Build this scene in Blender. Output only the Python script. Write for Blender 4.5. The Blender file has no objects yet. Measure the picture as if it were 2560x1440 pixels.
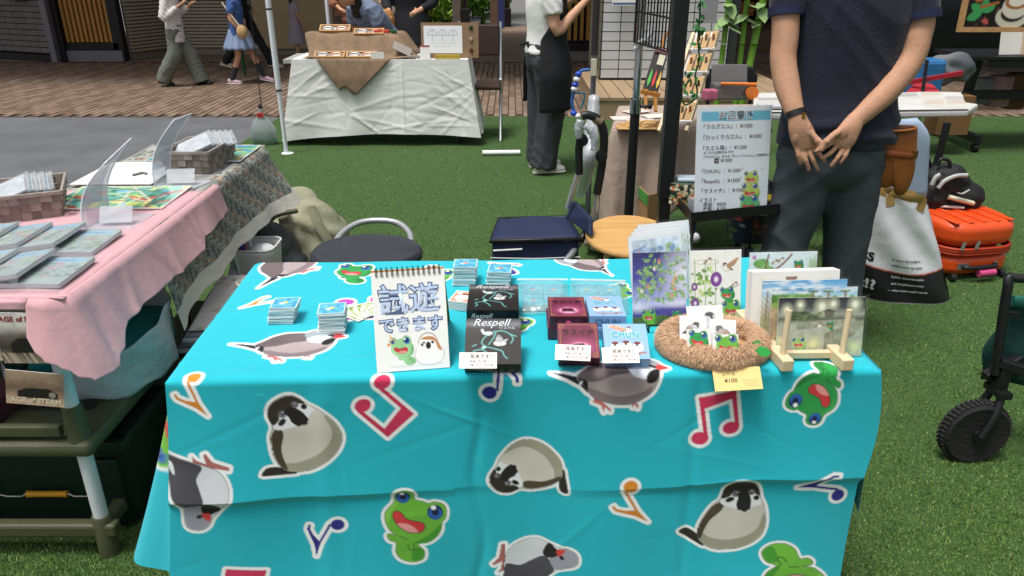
import bpy, bmesh, math, random
import numpy as np
from mathutils import Vector, Matrix, Euler, noise as mnoise
random.seed(7); rng = np.random.default_rng(7)
S = bpy.context.scene
C = S.collection
# ------------------------------------------------------------------ camera, sky, sun, exposure
CAM_H, PITCH, FPX = 1.45, math.radians(23.5), 1890.0
cam_d = bpy.data.cameras.new('camera'); cam = bpy.data.objects.new('camera', cam_d); C.objects.link(cam)
cam_d.sensor_width = 36.0; cam_d.lens = 36.0 * FPX / 2560.0
cam_d.clip_start = 0.05; cam_d.clip_end = 400
cam.location = (0, 0, CAM_H); cam.rotation_euler = (math.pi / 2 - PITCH, 0, 0)
S.camera = cam
W = bpy.data.worlds.new('World'); S.world = W; W.use_nodes = True
nt = W.node_tree; nt.nodes.clear()
sky = nt.nodes.new('ShaderNodeTexSky'); sky.sky_type = 'NISHITA'; sky.sun_disc = False
SUN_EL, SUN_AZ = math.radians(73), math.radians(-130)
sky.sun_elevation = SUN_EL; sky.sun_rotation = SUN_AZ
sky.air_density = 1.0; sky.dust_density = 6.0; sky.ozone_density = 1.0
hsv = nt.nodes.new('ShaderNodeHueSaturation'); hsv.inputs['Saturation'].default_value = 0.35
bg = nt.nodes.new('ShaderNodeBackground'); bg.inputs['Strength'].default_value = 0.078
wo = nt.nodes.new('ShaderNodeOutputWorld')
nt.links.new(sky.outputs[0], hsv.inputs['Color']); nt.links.new(hsv.outputs[0], bg.inputs['Color']); nt.links.new(bg.outputs[0], wo.inputs[0])
sun_d = bpy.data.lights.new('sun', 'SUN'); sun_d.energy = 1.5; sun_d.angle = math.radians(16); sun_d.color = (1.0, 0.97, 0.92)
sun = bpy.data.objects.new('sun', sun_d); C.objects.link(sun); sun.location = (0, 0, 20)
_sd = Vector((math.sin(SUN_AZ) * math.cos(SUN_EL), math.cos(SUN_AZ) * math.cos(SUN_EL), math.sin(SUN_EL)))
sun.rotation_euler = _sd.to_track_quat('Z', 'Y').to_euler()
S.view_settings.view_transform = 'Standard'; S.view_settings.look = 'None'; S.view_settings.gamma = 1; S.view_settings.exposure = 0.82
S.view_settings.use_curve_mapping = False
S.render.engine = 'CYCLES'
S.cycles.max_bounces = 8; S.cycles.transparent_max_bounces = 24; S.cycles.use_denoising = True
S.cycles.caustics_reflective = False; S.cycles.caustics_refractive = False
# ------------------------------------------------------------------ helpers
_c, _s = math.cos(PITCH), math.sin(PITCH)
def ray(px, py):
    x = (px - 1280) / FPX; y = -(py - 720) / FPX
    return Vector((x, _c + y * _s, -_s + y * _c))
def P(px, py, z=0.0):                       # point of the plane at height z
    r = ray(px, py); t = (z - CAM_H) / r.z
    return Vector((r.x * t, r.y * t, z))
def PY(px, py, Y):                          # point of the upright plane at distance Y
    r = ray(px, py); t = Y / r.y
    return Vector((r.x * t, Y, CAM_H + r.z * t))
def lin(h):
    if isinstance(h, str):
        h = h.lstrip('#'); v = [int(h[i:i + 2], 16) / 255 for i in (0, 2, 4)]
        return tuple(c / 12.92 if c <= 0.04045 else ((c + 0.055) / 1.055) ** 2.4 for c in v)
    return tuple(h[:3])
_mats = {}
def M(name, col, r=0.6, var=0.0, vs=20.0, bump=0.0, bs=80.0, metal=0.0, trans=0.0, alpha=1.0, spec=0.5, attr=None, sheen=0.0, ior=1.45, coat=0.0, stretch=None, emit=0.0, weave=0.0, ws=400.0):
    if name in _mats: return _mats[name]
    m = bpy.data.materials.new(name); m.use_nodes = True; _mats[name] = m
    n = m.node_tree.nodes; L = m.node_tree.links; b = n['Principled BSDF']
    col = lin(col); b.inputs['Base Color'].default_value = (*col, 1)
    b.inputs['Roughness'].default_value = r; b.inputs['Metallic'].default_value = metal
    b.inputs['Specular IOR Level'].default_value = spec; b.inputs['IOR'].default_value = ior
    b.inputs['Transmission Weight'].default_value = trans; b.inputs['Alpha'].default_value = alpha
    b.inputs['Sheen Weight'].default_value = sheen; b.inputs['Coat Weight'].default_value = coat
    if emit:
        b.inputs['Emission Color'].default_value = (*col, 1); b.inputs['Emission Strength'].default_value = emit
    tc = n.new('ShaderNodeTexCoord'); src = tc.outputs['Object']
    if stretch:
        mp = n.new('ShaderNodeMapping'); mp.inputs['Scale'].default_value = stretch; L.new(src, mp.inputs[0]); src = mp.outputs[0]
    base = None
    if attr:
        a = n.new('ShaderNodeAttribute'); a.attribute_name = attr; base = a.outputs['Color']
    if var:
        t = n.new('ShaderNodeTexNoise'); t.inputs['Scale'].default_value = vs; t.inputs['Detail'].default_value = 6; L.new(src, t.inputs['Vector'])
        rp = n.new('ShaderNodeMapRange'); rp.inputs['From Min'].default_value = 0.25; rp.inputs['From Max'].default_value = 0.75
        rp.inputs['To Min'].default_value = 1 - var; rp.inputs['To Max'].default_value = 1 + var; L.new(t.outputs[0], rp.inputs['Value'])
        mx = n.new('ShaderNodeVectorMath'); mx.operation = 'SCALE'
        if base is not None: L.new(base, mx.inputs[0])
        else: mx.inputs[0].default_value = col
        L.new(rp.outputs[0], mx.inputs['Scale']); base = mx.outputs[0]
    if base is not None: L.new(base, b.inputs['Base Color'])
    if bump or weave:
        h = None
        if bump:
            t2 = n.new('ShaderNodeTexNoise'); t2.inputs['Scale'].default_value = bs; t2.inputs['Detail'].default_value = 5; L.new(src, t2.inputs['Vector'])
            bp = n.new('ShaderNodeBump'); bp.inputs['Strength'].default_value = bump; bp.inputs['Distance'].default_value = 0.01
            L.new(t2.outputs[0], bp.inputs['Height']); h = bp.outputs[0]
        if weave:
            w = n.new('ShaderNodeTexWave'); w.inputs['Scale'].default_value = ws; w.bands_direction = 'X'; L.new(src, w.inputs['Vector'])
            w2 = n.new('ShaderNodeTexWave'); w2.inputs['Scale'].default_value = ws; w2.bands_direction = 'Z'; L.new(src, w2.inputs['Vector'])
            ad = n.new('ShaderNodeMath'); L.new(w.outputs[0], ad.inputs[0]); L.new(w2.outputs[0], ad.inputs[1])
            b2 = n.new('ShaderNodeBump'); b2.inputs['Strength'].default_value = weave; b2.inputs['Distance'].default_value = 0.002
            L.new(ad.outputs[0], b2.inputs['Height'])
            if h is not None: L.new(h, b2.inputs['Normal'])
            h = b2.outputs[0]
        L.new(h, b.inputs['Normal'])
    return m
def film(name, col='#ffffff', a=0.12, r=0.12, g_=.07):          # thin clear plastic: mostly see-through with a gloss on top
    if name in _mats: return _mats[name]
    m = bpy.data.materials.new(name); m.use_nodes = True; _mats[name] = m
    n = m.node_tree.nodes; L = m.node_tree.links; n.remove(n['Principled BSDF'])
    t = n.new('ShaderNodeBsdfTransparent'); t.inputs[0].default_value = (*lin(col), 1)
    d = n.new('ShaderNodeBsdfDiffuse'); d.inputs[0].default_value = (*lin(col), 1)
    g = n.new('ShaderNodeBsdfGlossy'); g.inputs['Roughness'].default_value = r
    tc = n.new('ShaderNodeTexCoord'); nz = n.new('ShaderNodeTexNoise'); nz.inputs['Scale'].default_value = 18; nz.inputs['Detail'].default_value = 3
    L.new(tc.outputs['Object'], nz.inputs['Vector'])
    bp = n.new('ShaderNodeBump'); bp.inputs['Strength'].default_value = 0.35; bp.inputs['Distance'].default_value = 0.02
    L.new(nz.outputs[0], bp.inputs['Height']); L.new(bp.outputs[0], g.inputs['Normal'])
    m1 = n.new('ShaderNodeMixShader'); m1.inputs[0].default_value = a; L.new(t.outputs[0], m1.inputs[1]); L.new(d.outputs[0], m1.inputs[2])
    m2 = n.new('ShaderNodeMixShader'); m2.inputs[0].default_value = g_; L.new(m1.outputs[0], m2.inputs[1]); L.new(g.outputs[0], m2.inputs[2])
    L.new(m2.outputs[0], n['Material Output'].inputs[0])
    return m
def catmull(pts, k=6, closed=False):
    pts = [Vector(p) for p in pts]; n = len(pts); out = []
    if n < 3 or k < 2: return pts
    rngn = n if closed else n - 1
    for i in range(rngn):
        p1, p2 = pts[i], pts[(i + 1) % n]
        p0 = pts[i - 1] if (i > 0 or closed) else p1 * 2 - p2
        p3 = pts[(i + 2) % n] if (i + 2 < n or closed) else p2 * 2 - p1
        for j in range(k):
            t = j / k
            out.append(0.5 * ((2 * p1) + (p2 - p0) * t + (2 * p0 - 5 * p1 + 4 * p2 - p3) * t * t + (3 * p1 - p0 - 3 * p2 + p3) * t ** 3))
    if not closed: out.append(pts[-1])
    return out
class B:                                    # mesh builder
    def __init__(s): s.v = []; s.f = []
    def add(s, vs, fs):
        o = len(s.v); s.v += [tuple(p) for p in vs]; s.f += [tuple(i + o for i in f) for f in fs]; return s
    def box(s, c, d, rz=0.0, R=None):
        x, y, z = d[0] / 2, d[1] / 2, d[2] / 2
        R = R or Matrix.Rotation(rz, 3, 'Z'); c = Vector(c)
        vs = [c + R @ Vector((sx * x, sy * y, sz * z)) for sz in (-1, 1) for sy in (-1, 1) for sx in (-1, 1)]
        return s.add(vs, [(0, 2, 3, 1), (4, 5, 7, 6), (0, 1, 5, 4), (2, 6, 7, 3), (0, 4, 6, 2), (1, 3, 7, 5)])
    def bar(s, p, q, w, h=None, ref=(0, 0, 1)):
        p, q = Vector(p), Vector(q); d = q - p; L = d.length; y = d.normalized(); r = Vector(ref)
        if abs(y.dot(r)) > .98: r = Vector((1, 0, 0))
        x = y.cross(r).normalized(); z = x.cross(y)
        return s.box((p + q) / 2, (w, L, h or w), R=Matrix((x, y, z)).transposed())
    def tube(s, pts, r, n=10, k=0, caps=True, closed=False, ry=None, ref=None):
        if k: 
            if isinstance(r, (list, tuple)):
                q = catmull([(*p, rr) if False else (p[0], p[1], p[2]) for p, rr in zip(pts, r)], k, closed)
                rr = [a.x for a in catmull([(x, 0, 0) for x in r], k, closed)]
                if isinstance(ry, (list, tuple)): ry = [a.x for a in catmull([(x, 0, 0) for x in ry], k, closed)]
                r = rr
            else: q = catmull(pts, k, closed)
            pts = q
        pts = [Vector(p) for p in pts]; m = len(pts); vs = []; fs = []
        up = None
        for i, p in enumerate(pts):
            if closed: t = (pts[(i + 1) % m] - pts[i - 1])
            else: t = (pts[min(i + 1, m - 1)] - pts[max(i - 1, 0)])
            t.normalize()
            if ref is not None: up = Vector(ref)
            elif up is None: up = Vector((0, 0, 1)) if abs(t.z) < .9 else Vector((0, 1, 0))
            x = t.cross(up)
            if x.length < 1e-6: x = t.cross(Vector((.3, .8, .5)))
            x.normalize(); y = x.cross(t).normalized()
            if ref is None: up = y
            ra = r[i] if isinstance(r, (list, tuple)) else r
            rb = ra if ry is None else (ry[i] if isinstance(ry, (list, tuple)) else ry)
            for j in range(n):
                a = 2 * math.pi * j / n; vs.append(p + x * (ra * math.cos(a)) + y * (rb * math.sin(a)))
        for i in range(m if closed else m - 1):
            for j in range(n):
                a, b = i * n + j, i * n + (j + 1) % n; c2, d2 = ((i + 1) % m) * n + (j + 1) % n, ((i + 1) % m) * n + j
                fs.append((a, b, c2, d2))
        if caps and not closed:
            fs.append(tuple(range(n))[::-1]); fs.append(tuple((m - 1) * n + j for j in range(n)))
        return s.add(vs, fs)
    def lathe(s, prof, c=(0, 0, 0), n=24, sx=1.0, sy=1.0, Mx=None):
        c = Vector(c); vs = []; fs = []; m = len(prof)
        for (r, z) in prof:
            for j in range(n):
                a = 2 * math.pi * j / n; p = Vector((r * math.cos(a) * sx, r * math.sin(a) * sy, z)); vs.append(c + ((Mx @ p) if Mx else p))
        for i in range(m - 1):
            for j in range(n):
                fs.append((i * n + j, i * n + (j + 1) % n, (i + 1) * n + (j + 1) % n, (i + 1) * n + j))
        fs.append(tuple(range(n))[::-1]); fs.append(tuple((m - 1) * n + j for j in range(n)))
        return s.add(vs, fs)
    def prism(s, poly, z0, z1, Mx=None):
        n = len(poly); vs = [Vector((p[0], p[1], z)) for z in (z0, z1) for p in poly]
        if Mx: vs = [Mx @ v for v in vs]
        return s.add(vs, [tuple(range(n))[::-1], tuple(range(n, 2 * n))] + [(i, (i + 1) % n, n + (i + 1) % n, n + i) for i in range(n)])
    def grid(s, fn, nu, nv, closed_u=False):
        vs = [fn(i / (nu if closed_u else nu - 1), j / (nv - 1)) for j in range(nv) for i in range(nu)]
        fs = []
        for j in range(nv - 1):
            for i in range(nu if closed_u else nu - 1):
                fs.append((j * nu + i, j * nu + (i + 1) % nu, (j + 1) * nu + (i + 1) % nu, (j + 1) * nu + i))
        return s.add(vs, fs)
    def ball(s, c, r, n=12, m=8, sc=(1, 1, 1), R=None):
        c = Vector(c); prof = []
        vs = []; fs = []
        for i in range(m + 1):
            t = math.pi * i / m
            for j in range(n):
                a = 2 * math.pi * j / n
                p = Vector((r * math.sin(t) * math.cos(a) * sc[0], r * math.sin(t) * math.sin(a) * sc[1], r * math.cos(t) * sc[2]))
                vs.append(c + (R @ p if R else p))
        for i in range(m):
            for j in range(n): fs.append((i * n + j, (i + 1) * n + j, (i + 1) * n + (j + 1) % n, i * n + (j + 1) % n))
        return s.add(vs, fs)
def mesh_from(b, name):
    me = bpy.data.meshes.new(name); me.from_pydata(b.v, [], b.f); me.validate(clean_customdata=False); me.update(); return me
def link(o, parent=None):
    C.objects.link(o)
    if parent is not None: o.parent = parent
    return o
def tag(o, label=None, cat=None, group=None, kind=None):
    if label: o['label'] = label
    if cat: o['category'] = cat
    if group: o['group'] = group
    if kind: o['kind'] = kind
    return o
def thing(name, label, cat, loc=(0, 0, 0), rz=0.0, group=None, rot=None):
    o = bpy.data.objects.new(name, None); C.objects.link(o); o.location = loc
    o.rotation_euler = rot if rot else (0, 0, rz); o.empty_display_size = .05
    return tag(o, label, cat, group)
def RM(o): return Matrix.LocRotScale(o.location, o.rotation_euler, o.scale)
def rootmat(o):
    m = RM(o)
    while o.parent is not None: o = o.parent; m = RM(o) @ m
    return m
def obj(name, b, mat, parent=None, w=True, sm=None, bev=0, seg=2, label=None, cat=None, group=None, kind=None, sub=0, thick=0):
    """one mesh object; w=True: the builder holds world coordinates, else the parent's own"""
    me = b if isinstance(b, bpy.types.Mesh) else mesh_from(b, name)
    o = bpy.data.objects.new(name, me); link(o, parent)
    if parent is not None and w: me.transform(rootmat(parent).inverted())
    if mat is not None:
        for m in (mat if isinstance(mat, (list, tuple)) else [mat]): me.materials.append(m)
    if sm is not None:
        me.shade_smooth()
        if sm < 180: me.set_sharp_from_angle(angle=math.radians(sm))
    if thick:
        md = o.modifiers.new('thickness', 'SOLIDIFY'); md.thickness = thick; md.offset = 0
    if bev:
        md = o.modifiers.new('bevel', 'BEVEL'); md.width = bev; md.segments = seg; md.limit_method = 'ANGLE'; md.angle_limit = math.radians(40)
    if sub:
        md = o.modifiers.new('subdivision', 'SUBSURF'); md.levels = sub; md.render_levels = sub
    return tag(o, label, cat, group, kind)
def FR(o, x, up):                           # frame: local x, y=up, z=out
    x = Vector(x).normalized(); up = Vector(up); z = x.cross(up).normalized(); y = z.cross(x)
    m = Matrix((x, y, z)).transposed().to_4x4(); m.translation = Vector(o); return m
def remesh(b, voxel, smooth=2, fac=.5, name='body'):
    me = mesh_from(b, name); o = bpy.data.objects.new('tmp', me); C.objects.link(o)
    bm = bmesh.new(); bm.from_mesh(me); bmesh.ops.recalc_face_normals(bm, faces=bm.faces); bm.to_mesh(me); bm.free()
    md = o.modifiers.new('r', 'REMESH'); md.mode = 'VOXEL'; md.voxel_size = voxel
    if smooth:
        s2 = o.modifiers.new('s', 'SMOOTH'); s2.iterations = smooth; s2.factor = fac
    dg = bpy.context.evaluated_depsgraph_get(); out = bpy.data.meshes.new_from_object(o.evaluated_get(dg))
    bpy.data.objects.remove(o); bpy.data.meshes.remove(me); out.name = name; out.shade_smooth(); return out
def displace(me, fn):                       # move each vertex along its normal by fn(co, normal)
    me.update(); n = len(me.vertices); co = np.empty(n * 3, 'f4'); no = np.empty(n * 3, 'f4')
    me.vertices.foreach_get('co', co); me.vertices.foreach_get('normal', no); co = co.reshape(-1, 3); no = no.reshape(-1, 3)
    co = co + no * fn(co, no)[:, None]; me.vertices.foreach_set('co', co.ravel().astype('f4')); me.update(); return me
_txt = {}
def text_mesh(s, size=1.0, offset=0.0, align='LEFT', shear=0.0, spacing=1.0, ext=0.0, res=3):
    key = (s, offset, align, shear, spacing, res)
    cu = bpy.data.curves.new('t', 'FONT'); cu.body = s; cu.size = size; cu.offset = offset; cu.align_x = align; cu.shear = shear
    cu.space_character = spacing; cu.resolution_u = res; cu.extrude = ext; cu.fill_mode = 'FRONT' if not ext else 'BOTH'
    o = bpy.data.objects.new('t', cu); C.objects.link(o)
    dg = bpy.context.evaluated_depsgraph_get(); me = bpy.data.meshes.new_from_object(o.evaluated_get(dg))
    bpy.data.objects.remove(o); bpy.data.curves.remove(cu); return me
def text(s, size, mat, fr, x, y, parent, lift=.0014, sx=1.0, name='lettering', **k):
    """lettering laid on a surface frame fr (local x right, y up, z out)"""
    me = text_mesh(s, size, **k); me.transform(fr @ Matrix.Translation((x, y, lift)) @ Matrix.Diagonal((sx, 1, 1, 1)))
    return obj(name, me, mat, parent)
def copy_thing(o, loc=None, rz=None, label=None, group=None, parent=None):
    c = o.copy(); C.objects.link(c); c.parent = parent
    if loc is not None: c.location = loc
    if rz is not None: c.rotation_euler.z = rz
    if label: c['label'] = label
    if group: c['group'] = group
    for ch in [x for x in bpy.data.objects if x.parent == o]: copy_thing(ch, parent=c)
    return c
# ------------------------------------------------------------------ setting
def flat(name, poly, z, mat, kind='structure', label=None):
    b = B(); b.add([(x, y, z) for x, y in poly], [tuple(range(len(poly)))]); return obj(name, b, mat, kind=kind, label=label)
m_ground = M('ground_grey', '#6a6a68', .95, .12, 3, .3, 40)
flat('ground', [(-120, -60), (120, -60), (120, 200), (-120, 200)], -.03, m_ground)
m_asph = M('asphalt', '#626468', .9, .22, 2.6, .6, 160)
flat('asphalt_yard', [(-9.5, -3), (-2.3, -3), (-2.3, 7.66), (-9.5, 7.66)], -.008, m_asph)
m_turfbase = M('turf_backing', '#3a5528', .95, .3, 60, .6, 120)
TX = -2.33
flat('turf_ground', [(TX, -3), (9, -3), (9, 7.66), (TX, 7.66)], 0.0, m_turfbase)
def make_grass():
    N = 335000
    u = rng.random(N); y0, y1 = 1.2, 7.66
    p = -0.9
    Y = (y0 ** p + u * (y1 ** p - y0 ** p)) ** (1 / p)
    hw = .74 * (Y * .93 + .35) + .25
    X = (rng.random(N) * 2 - 1) * hw; k = (X > TX) ; X, Y = X[k], Y[k]; n = len(X)
    a = rng.random(n) * 2 * np.pi; h = .004 + .0045 * rng.random(n); w = (.0009 + .0005 * rng.random(n)) * (1 + Y * .30)
    ln = rng.random(n) * .008; la = rng.random(n) * 2 * np.pi + .6
    cl = np.sin(X * 21 + np.sin(Y * 13) * 2) * np.sin(Y * 19 + np.sin(X * 17) * 2)
    v = np.empty((n, 3, 3)); ca, sa = np.cos(a), np.sin(a)
    v[:, 0] = np.stack([X - ca * w, Y - sa * w, np.full(n, .0005)], 1); v[:, 1] = np.stack([X + ca * w, Y + sa * w, np.full(n, .0005)], 1)
    v[:, 2] = np.stack([X + np.cos(la) * ln, Y + np.sin(la) * ln, h + .003 * cl], 1)
    me = bpy.data.meshes.new('turf_grass'); me.vertices.add(n * 3); me.vertices.foreach_set('co', v.astype('f4').ravel())
    me.loops.add(n * 3); me.loops.foreach_set('vertex_index', np.arange(n * 3, dtype='i4'))
    me.polygons.add(n); me.polygons.foreach_set('loop_start', np.arange(0, n * 3, 3, dtype='i4')); me.update()
    base = np.array([lin('#65833f'), lin('#526f35'), lin('#778f50'), lin('#8f9a64')]); pk = rng.choice(4, n, p=[.4, .34, .18, .08])
    col = base[pk] * (.84 + .32 * rng.random((n, 1))) * (1 + .12 * cl[:, None])
    col = np.repeat(np.concatenate([col, np.ones((n, 1))], 1), 3, 0)
    at = me.color_attributes.new('tint', 'FLOAT_COLOR', 'POINT'); at.data.foreach_set('color', col.astype('f4').ravel())
    obj('turf_grass', me, M('grass_blades', '#4f7a32', .7, attr='tint', spec=.25), kind='stuff', label='short green artificial turf covering the market ground')
make_grass()
# brick paving beyond the turf
m_brick = [M('paver_%d' % i, c, .85, .12, 6, .2, 90) for i, c in enumerate(['#7f6b5a', '#766252', '#857162', '#6d5a4b'])]
m_grout = M('paver_joint', '#4c423b', .95, .15, 10)
pav = flat('pavement', [(-14, 7.66), (14, 7.66), (14, 19), (-14, 19)], -.012, m_grout)
BW, BL = .075, .23
pb = B(); pb.box((0, 0, -.008), (BW - .012, BL - .010, .02)); pmesh = [None] * 4
for i in range(4):
    pmesh[i] = mesh_from(pb, 'brick'); pmesh[i].materials.append(m_brick[i])
cells = []
for i in range(-130, 90):
    for j in range(0, 22):
        x = i * BW; y = 7.66 + BL / 2 + j * BL + (BL / 2 if i % 2 else 0)
        if y > 12.0 or abs(x) > .74 * y: continue
        cells.append((y, x))
cells.sort(); near = [c for c in cells if not (-2.2 < c[1] < -.3)][:300]; ns = set(near); rest = [c for c in cells if c not in ns]
for y, x in near:
    o = bpy.data.objects.new('brick', random.choice(pmesh)); link(o, pav); o.location = (x, y, random.uniform(-.0015, .0015))
for i in range(4):
    rb = B()
    for y, x in rest[i::4]: rb.box((x, y, -.008 + random.uniform(-.0015, .0015)), (BW - .012, BL - .010, .02))
    obj('far_bricks', rb, m_brick[i], pav, kind='stuff')
flat('far_paving', [(-14, 12.1), (14, 12.1), (14, 19), (-14, 19)], -.004, M('far_pavers', '#85705f', .85, .12, 8, .2, 40, stretch=(8, 1, 1)))
# unseen roof slab, added and sized to shade the brick passage
rf = B(); rf.box((0, 12.9, 4.3), (34, 7.4, .4))
obj('shade_roof', rf, M('soffit', '#8a8580', .8, .05, 2), label='flat concrete roof slab over the brick passage', cat='roof', group=None)
# --- building with wooden slat door and ribbed shutters
m_wall = M('grey_tile_wall', '#77726f', .75, .1, 5, .2, 30); m_joint = M('wall_joint', '#3b3937', .9)
m_dark = M('dark_frame', '#1d1d20', .5, .1, 8); m_jamb = M('steel_jamb', '#77767c', .45, .05, 6)
m_wood = M('slat_wood', '#b3823f', .55, .18, 5, .2, 30, stretch=(1, 1, .12)); m_rib = M('ribbed_metal', '#b3a692', .5, .06, 3)
A0, A1 = Vector((-9.6, 13.15, 0)), Vector((-6.95, 12.06, 0)); A2 = Vector((-6.0, 12.2, 0))
hall = thing('hall_building', 'grey tiled building with a wooden slat door behind the brick passage', 'building', (-6.5, 13, 0))
def wall_tiles(a, b_, tw, th, z0, z1, mat, parent, d=.02, name='wall_tiles', gap=.012):
    a, b_ = Vector(a), Vector(b_); L = (b_ - a).length; x = (b_ - a).normalized(); nrm = Vector((x.y, -x.x, 0)); bb = B()
    ang = math.atan2(x.y, x.x); r = 0; z = z0
    while z < z1:
        u = -(tw / 2 if r % 2 else 0)
        while u < L:
            l0, l1 = max(u, 0) + gap / 2, min(u + tw, L) - gap / 2
            if l1 - l0 > .01: bb.box(a + x * ((l0 + l1) / 2) + nrm * (d / 2 + random.uniform(-.002, .002)) + Vector((0, 0, z + th / 2)), (l1 - l0, d, th - gap), ang)
            u += tw
        z += th; r += 1
    return obj(name, bb, mat, parent, kind='stuff' if parent is not None else None)
b = B(); b.bar(A0 + Vector((0, 0, 2.2)) + Vector((.1, .25, 0)), A1 + Vector((.05, .25, 2.2)), .4, 4.4); obj('wall', b, m_joint, hall)
wall_tiles(A0, A1, .42, .085, .12, 1.75, m_wall, hall)
b = B(); b.bar(A0 + Vector((0, -.03, .05)), A1 + Vector((0, -.03, .05)), .08, .1); obj('plinth', b, m_dark, hall)
b = B(); b.box((-6.98, 12.03, 2.2), (.09, .14, 4.4)); obj('jamb', b, m_jamb, hall, bev=.01)
b = B(); b.box((-6.0, 12.2, 2.2), (.06, .14, 4.4)); obj('jamb', b, m_dark, hall, bev=.01)
b = B(); b.box((-6.48, 12.32, 2.2), (.96, .04, 4.4)); obj('door_back', b, m_dark, hall)
b = B(); b.box((-6.9, 12.13, 2.2), (.08, .1, 4.4)); b.box((-6.08, 12.2, 2.2), (.1, .1, 4.4)); b.box((-6.48, 12.2, .22), (.85, .1, .1)); obj('door_frame', b, m_dark, hall)
b = B(); b.box((-6.48, 12.2, .08), (.95, .16, .16)); obj('door_sill', b, m_jamb, hall)
for i in range(10):
    b = B(); b.prism([(-.028, 0), (.028, 0), (.02, -.06), (-.02, -.06)], .28, 4.3); o = obj('slat', b, m_wood, hall, w=False); o.location = (-6.82 + i * .074 + .5 - .0 - .5 + 6.5, 12.22 - 13, 0)
# shutters
b = B(); b.bar((-5.96, 12.32, 2.2), (-5.66, 13.0, 2.2), .06, 4.4); b.box((-4.2, 13.12, 2.2), (3.1, .2, 4.4)); obj('shutter_wall', b, M('shutter_back', '#8a8070', .7), hall)
b = B()
for k in range(34):
    z = .14 + k * .052
    b.bar((-5.92, 12.28, z), (-5.6, 12.99, z), .05, .034); b.box((-4.9, 13.0, z), (1.35, .05, .034))
obj('shutter_ribs', b, m_rib, hall, kind='stuff')
b = B(); b.box((-5.58, 12.93, 2.2), (.09, .1, 4.4)); obj('shutter_post', b, M('shutter_post', '#46464a', .5), hall)
b = B(); b.box((-3.55, 13.0, .9), (1.3, .05, 1.6)); obj('panel', b, M('tan_panel', '#b39f7c', .7, .06, 2), hall)
# pipes and box on the tiled wall
pp = thing('wall_conduit', 'dark electrical conduit pipes and junction box on the tiled wall', 'conduit', (-7.9, 12.4, .8))
m_pipe = M('dark_pipe', '#34302f', .5, .1, 10)
def onA(t, z, off=.05): 
    p = A0.lerp(A1, t); return Vector((p.x - .38 * off, p.y - .92 * off, z))
b = B()
for t in (.79, .82, .85): b.tube([onA(t, 1.15), onA(t, 3.0)], .016, 8)
obj('pipes', b, m_pipe, pp, sm=60)
b = B(); b.bar(onA(.77, 1.02, .08), onA(.88, 1.02, .08), .1, .26); obj('junction_box', b, M('box_brown', '#3a332f', .6), pp, bev=.01)
b = B(); b.tube([onA(.2, 1.05), onA(.77, 1.05)], .012, 8); b.tube([onA(.2, 1.16), onA(.77, 1.16)], .012, 8); obj('cable', b, m_pipe, pp, sm=60)
b = B(); b.bar(onA(.55, .86, .06), onA(.6, .86, .06), .06, .16); b.tube([onA(.575, 1.05), onA(.575, .95)], .01, 6); obj('padlock_box', b, m_pipe, pp, bev=.008)
# slatted facade beyond the apron person
fac = thing('slat_facade', 'facade of upright wooden slats on a dark base past the apron vendor', 'facade', (.9, 12.3, 0))
b = B(); b.box((1.2, 12.4, 2.2), (1.3, .1, 4.4)); obj('backing', b, m_dark, fac)
b = B(); b.box((1.2, 12.3, .2), (1.3, .14, .12)); obj('rail', b, m_dark, fac)
b = B(); b.box((1.2, 12.28, .07), (1.3, .2, .14)); obj('plinth', b, M('plinth_grey', '#7b7672', .8, .1, 4), fac)
for i in range(13):
    b = B(); b.box((.6 + i * .095, 12.3, 2.4), (.05, .07, 4.2)); obj('slat', b, m_wood, fac)
# --- white tiled column on a timber deck
col = thing('tiled_column', 'white tiled square column rising from a timber deck', 'column', (1.6, 8.9, .2))
m_tile = M('white_tile', '#c9cdd0', .25, .04, 4); m_tgrout = M('tile_joint', '#2b3636', .9); m_tileg = M('side_tile', '#7f7c68', .3, .06, 4)
CX0, CX1, CY = .97, 2.45, 8.62
b = B(); b.box(((CX0 + CX1) / 2, CY + .66, 2.3), (CX1 - CX0, 1.3, 4.2)); obj('core', b, m_tgrout, col)
tb = B(); tb.box((0, 0, 0), (.186, .02, .088)); tm = mesh_from(tb, 'tile'); tm.materials.append(m_tile)
cl_inv = RM(col).inverted()
for r in range(13):
    for i in range(7):
        o = bpy.data.objects.new('tile', tm); link(o, col); o.location = cl_inv @ Vector((CX0 + .105 + i * .196, CY + random.uniform(-.001, .001), .29 + r * .098))
tb2 = B(); tb2.box((0, 0, 0), (.02, .186, .088)); tm2 = mesh_from(tb2, 'tile'); tm2.materials.append(m_tileg)  # side face tiles have a darker, greener tone than the front
for r in range(13):
    for i in range(6):
        o = bpy.data.objects.new('tile', tm2); link(o, col); o.location = cl_inv @ Vector((CX0, CY + .12 + i * .196, .29 + r * .098))
dk = thing('timber_deck', 'low timber deck wrapped round the white tiled column', 'deck', (1.7, 8.0, 0))
m_deck = M('deck_wood', '#9b8569', .7, .15, 4, .25, 40, stretch=(1, .2, 1))
DX0, DX1, DY0 = .80, 2.9, 7.45
for i in range(14):
    x = DX0 + .075 + i * .15
    b = B(); b.box((x, (DY0 + 9.4) / 2, .205), (.14, 9.4 - DY0, .03)); obj('plank', b, m_deck, dk)
b = B(); b.box(((DX0 + DX1) / 2, DY0 + .03, .095), (DX1 - DX0, .04, .19)); b.box((DX0 + .03, 8.4, .095), (.04, 1.85, .19)); obj('fascia', b, m_deck, dk)
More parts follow.
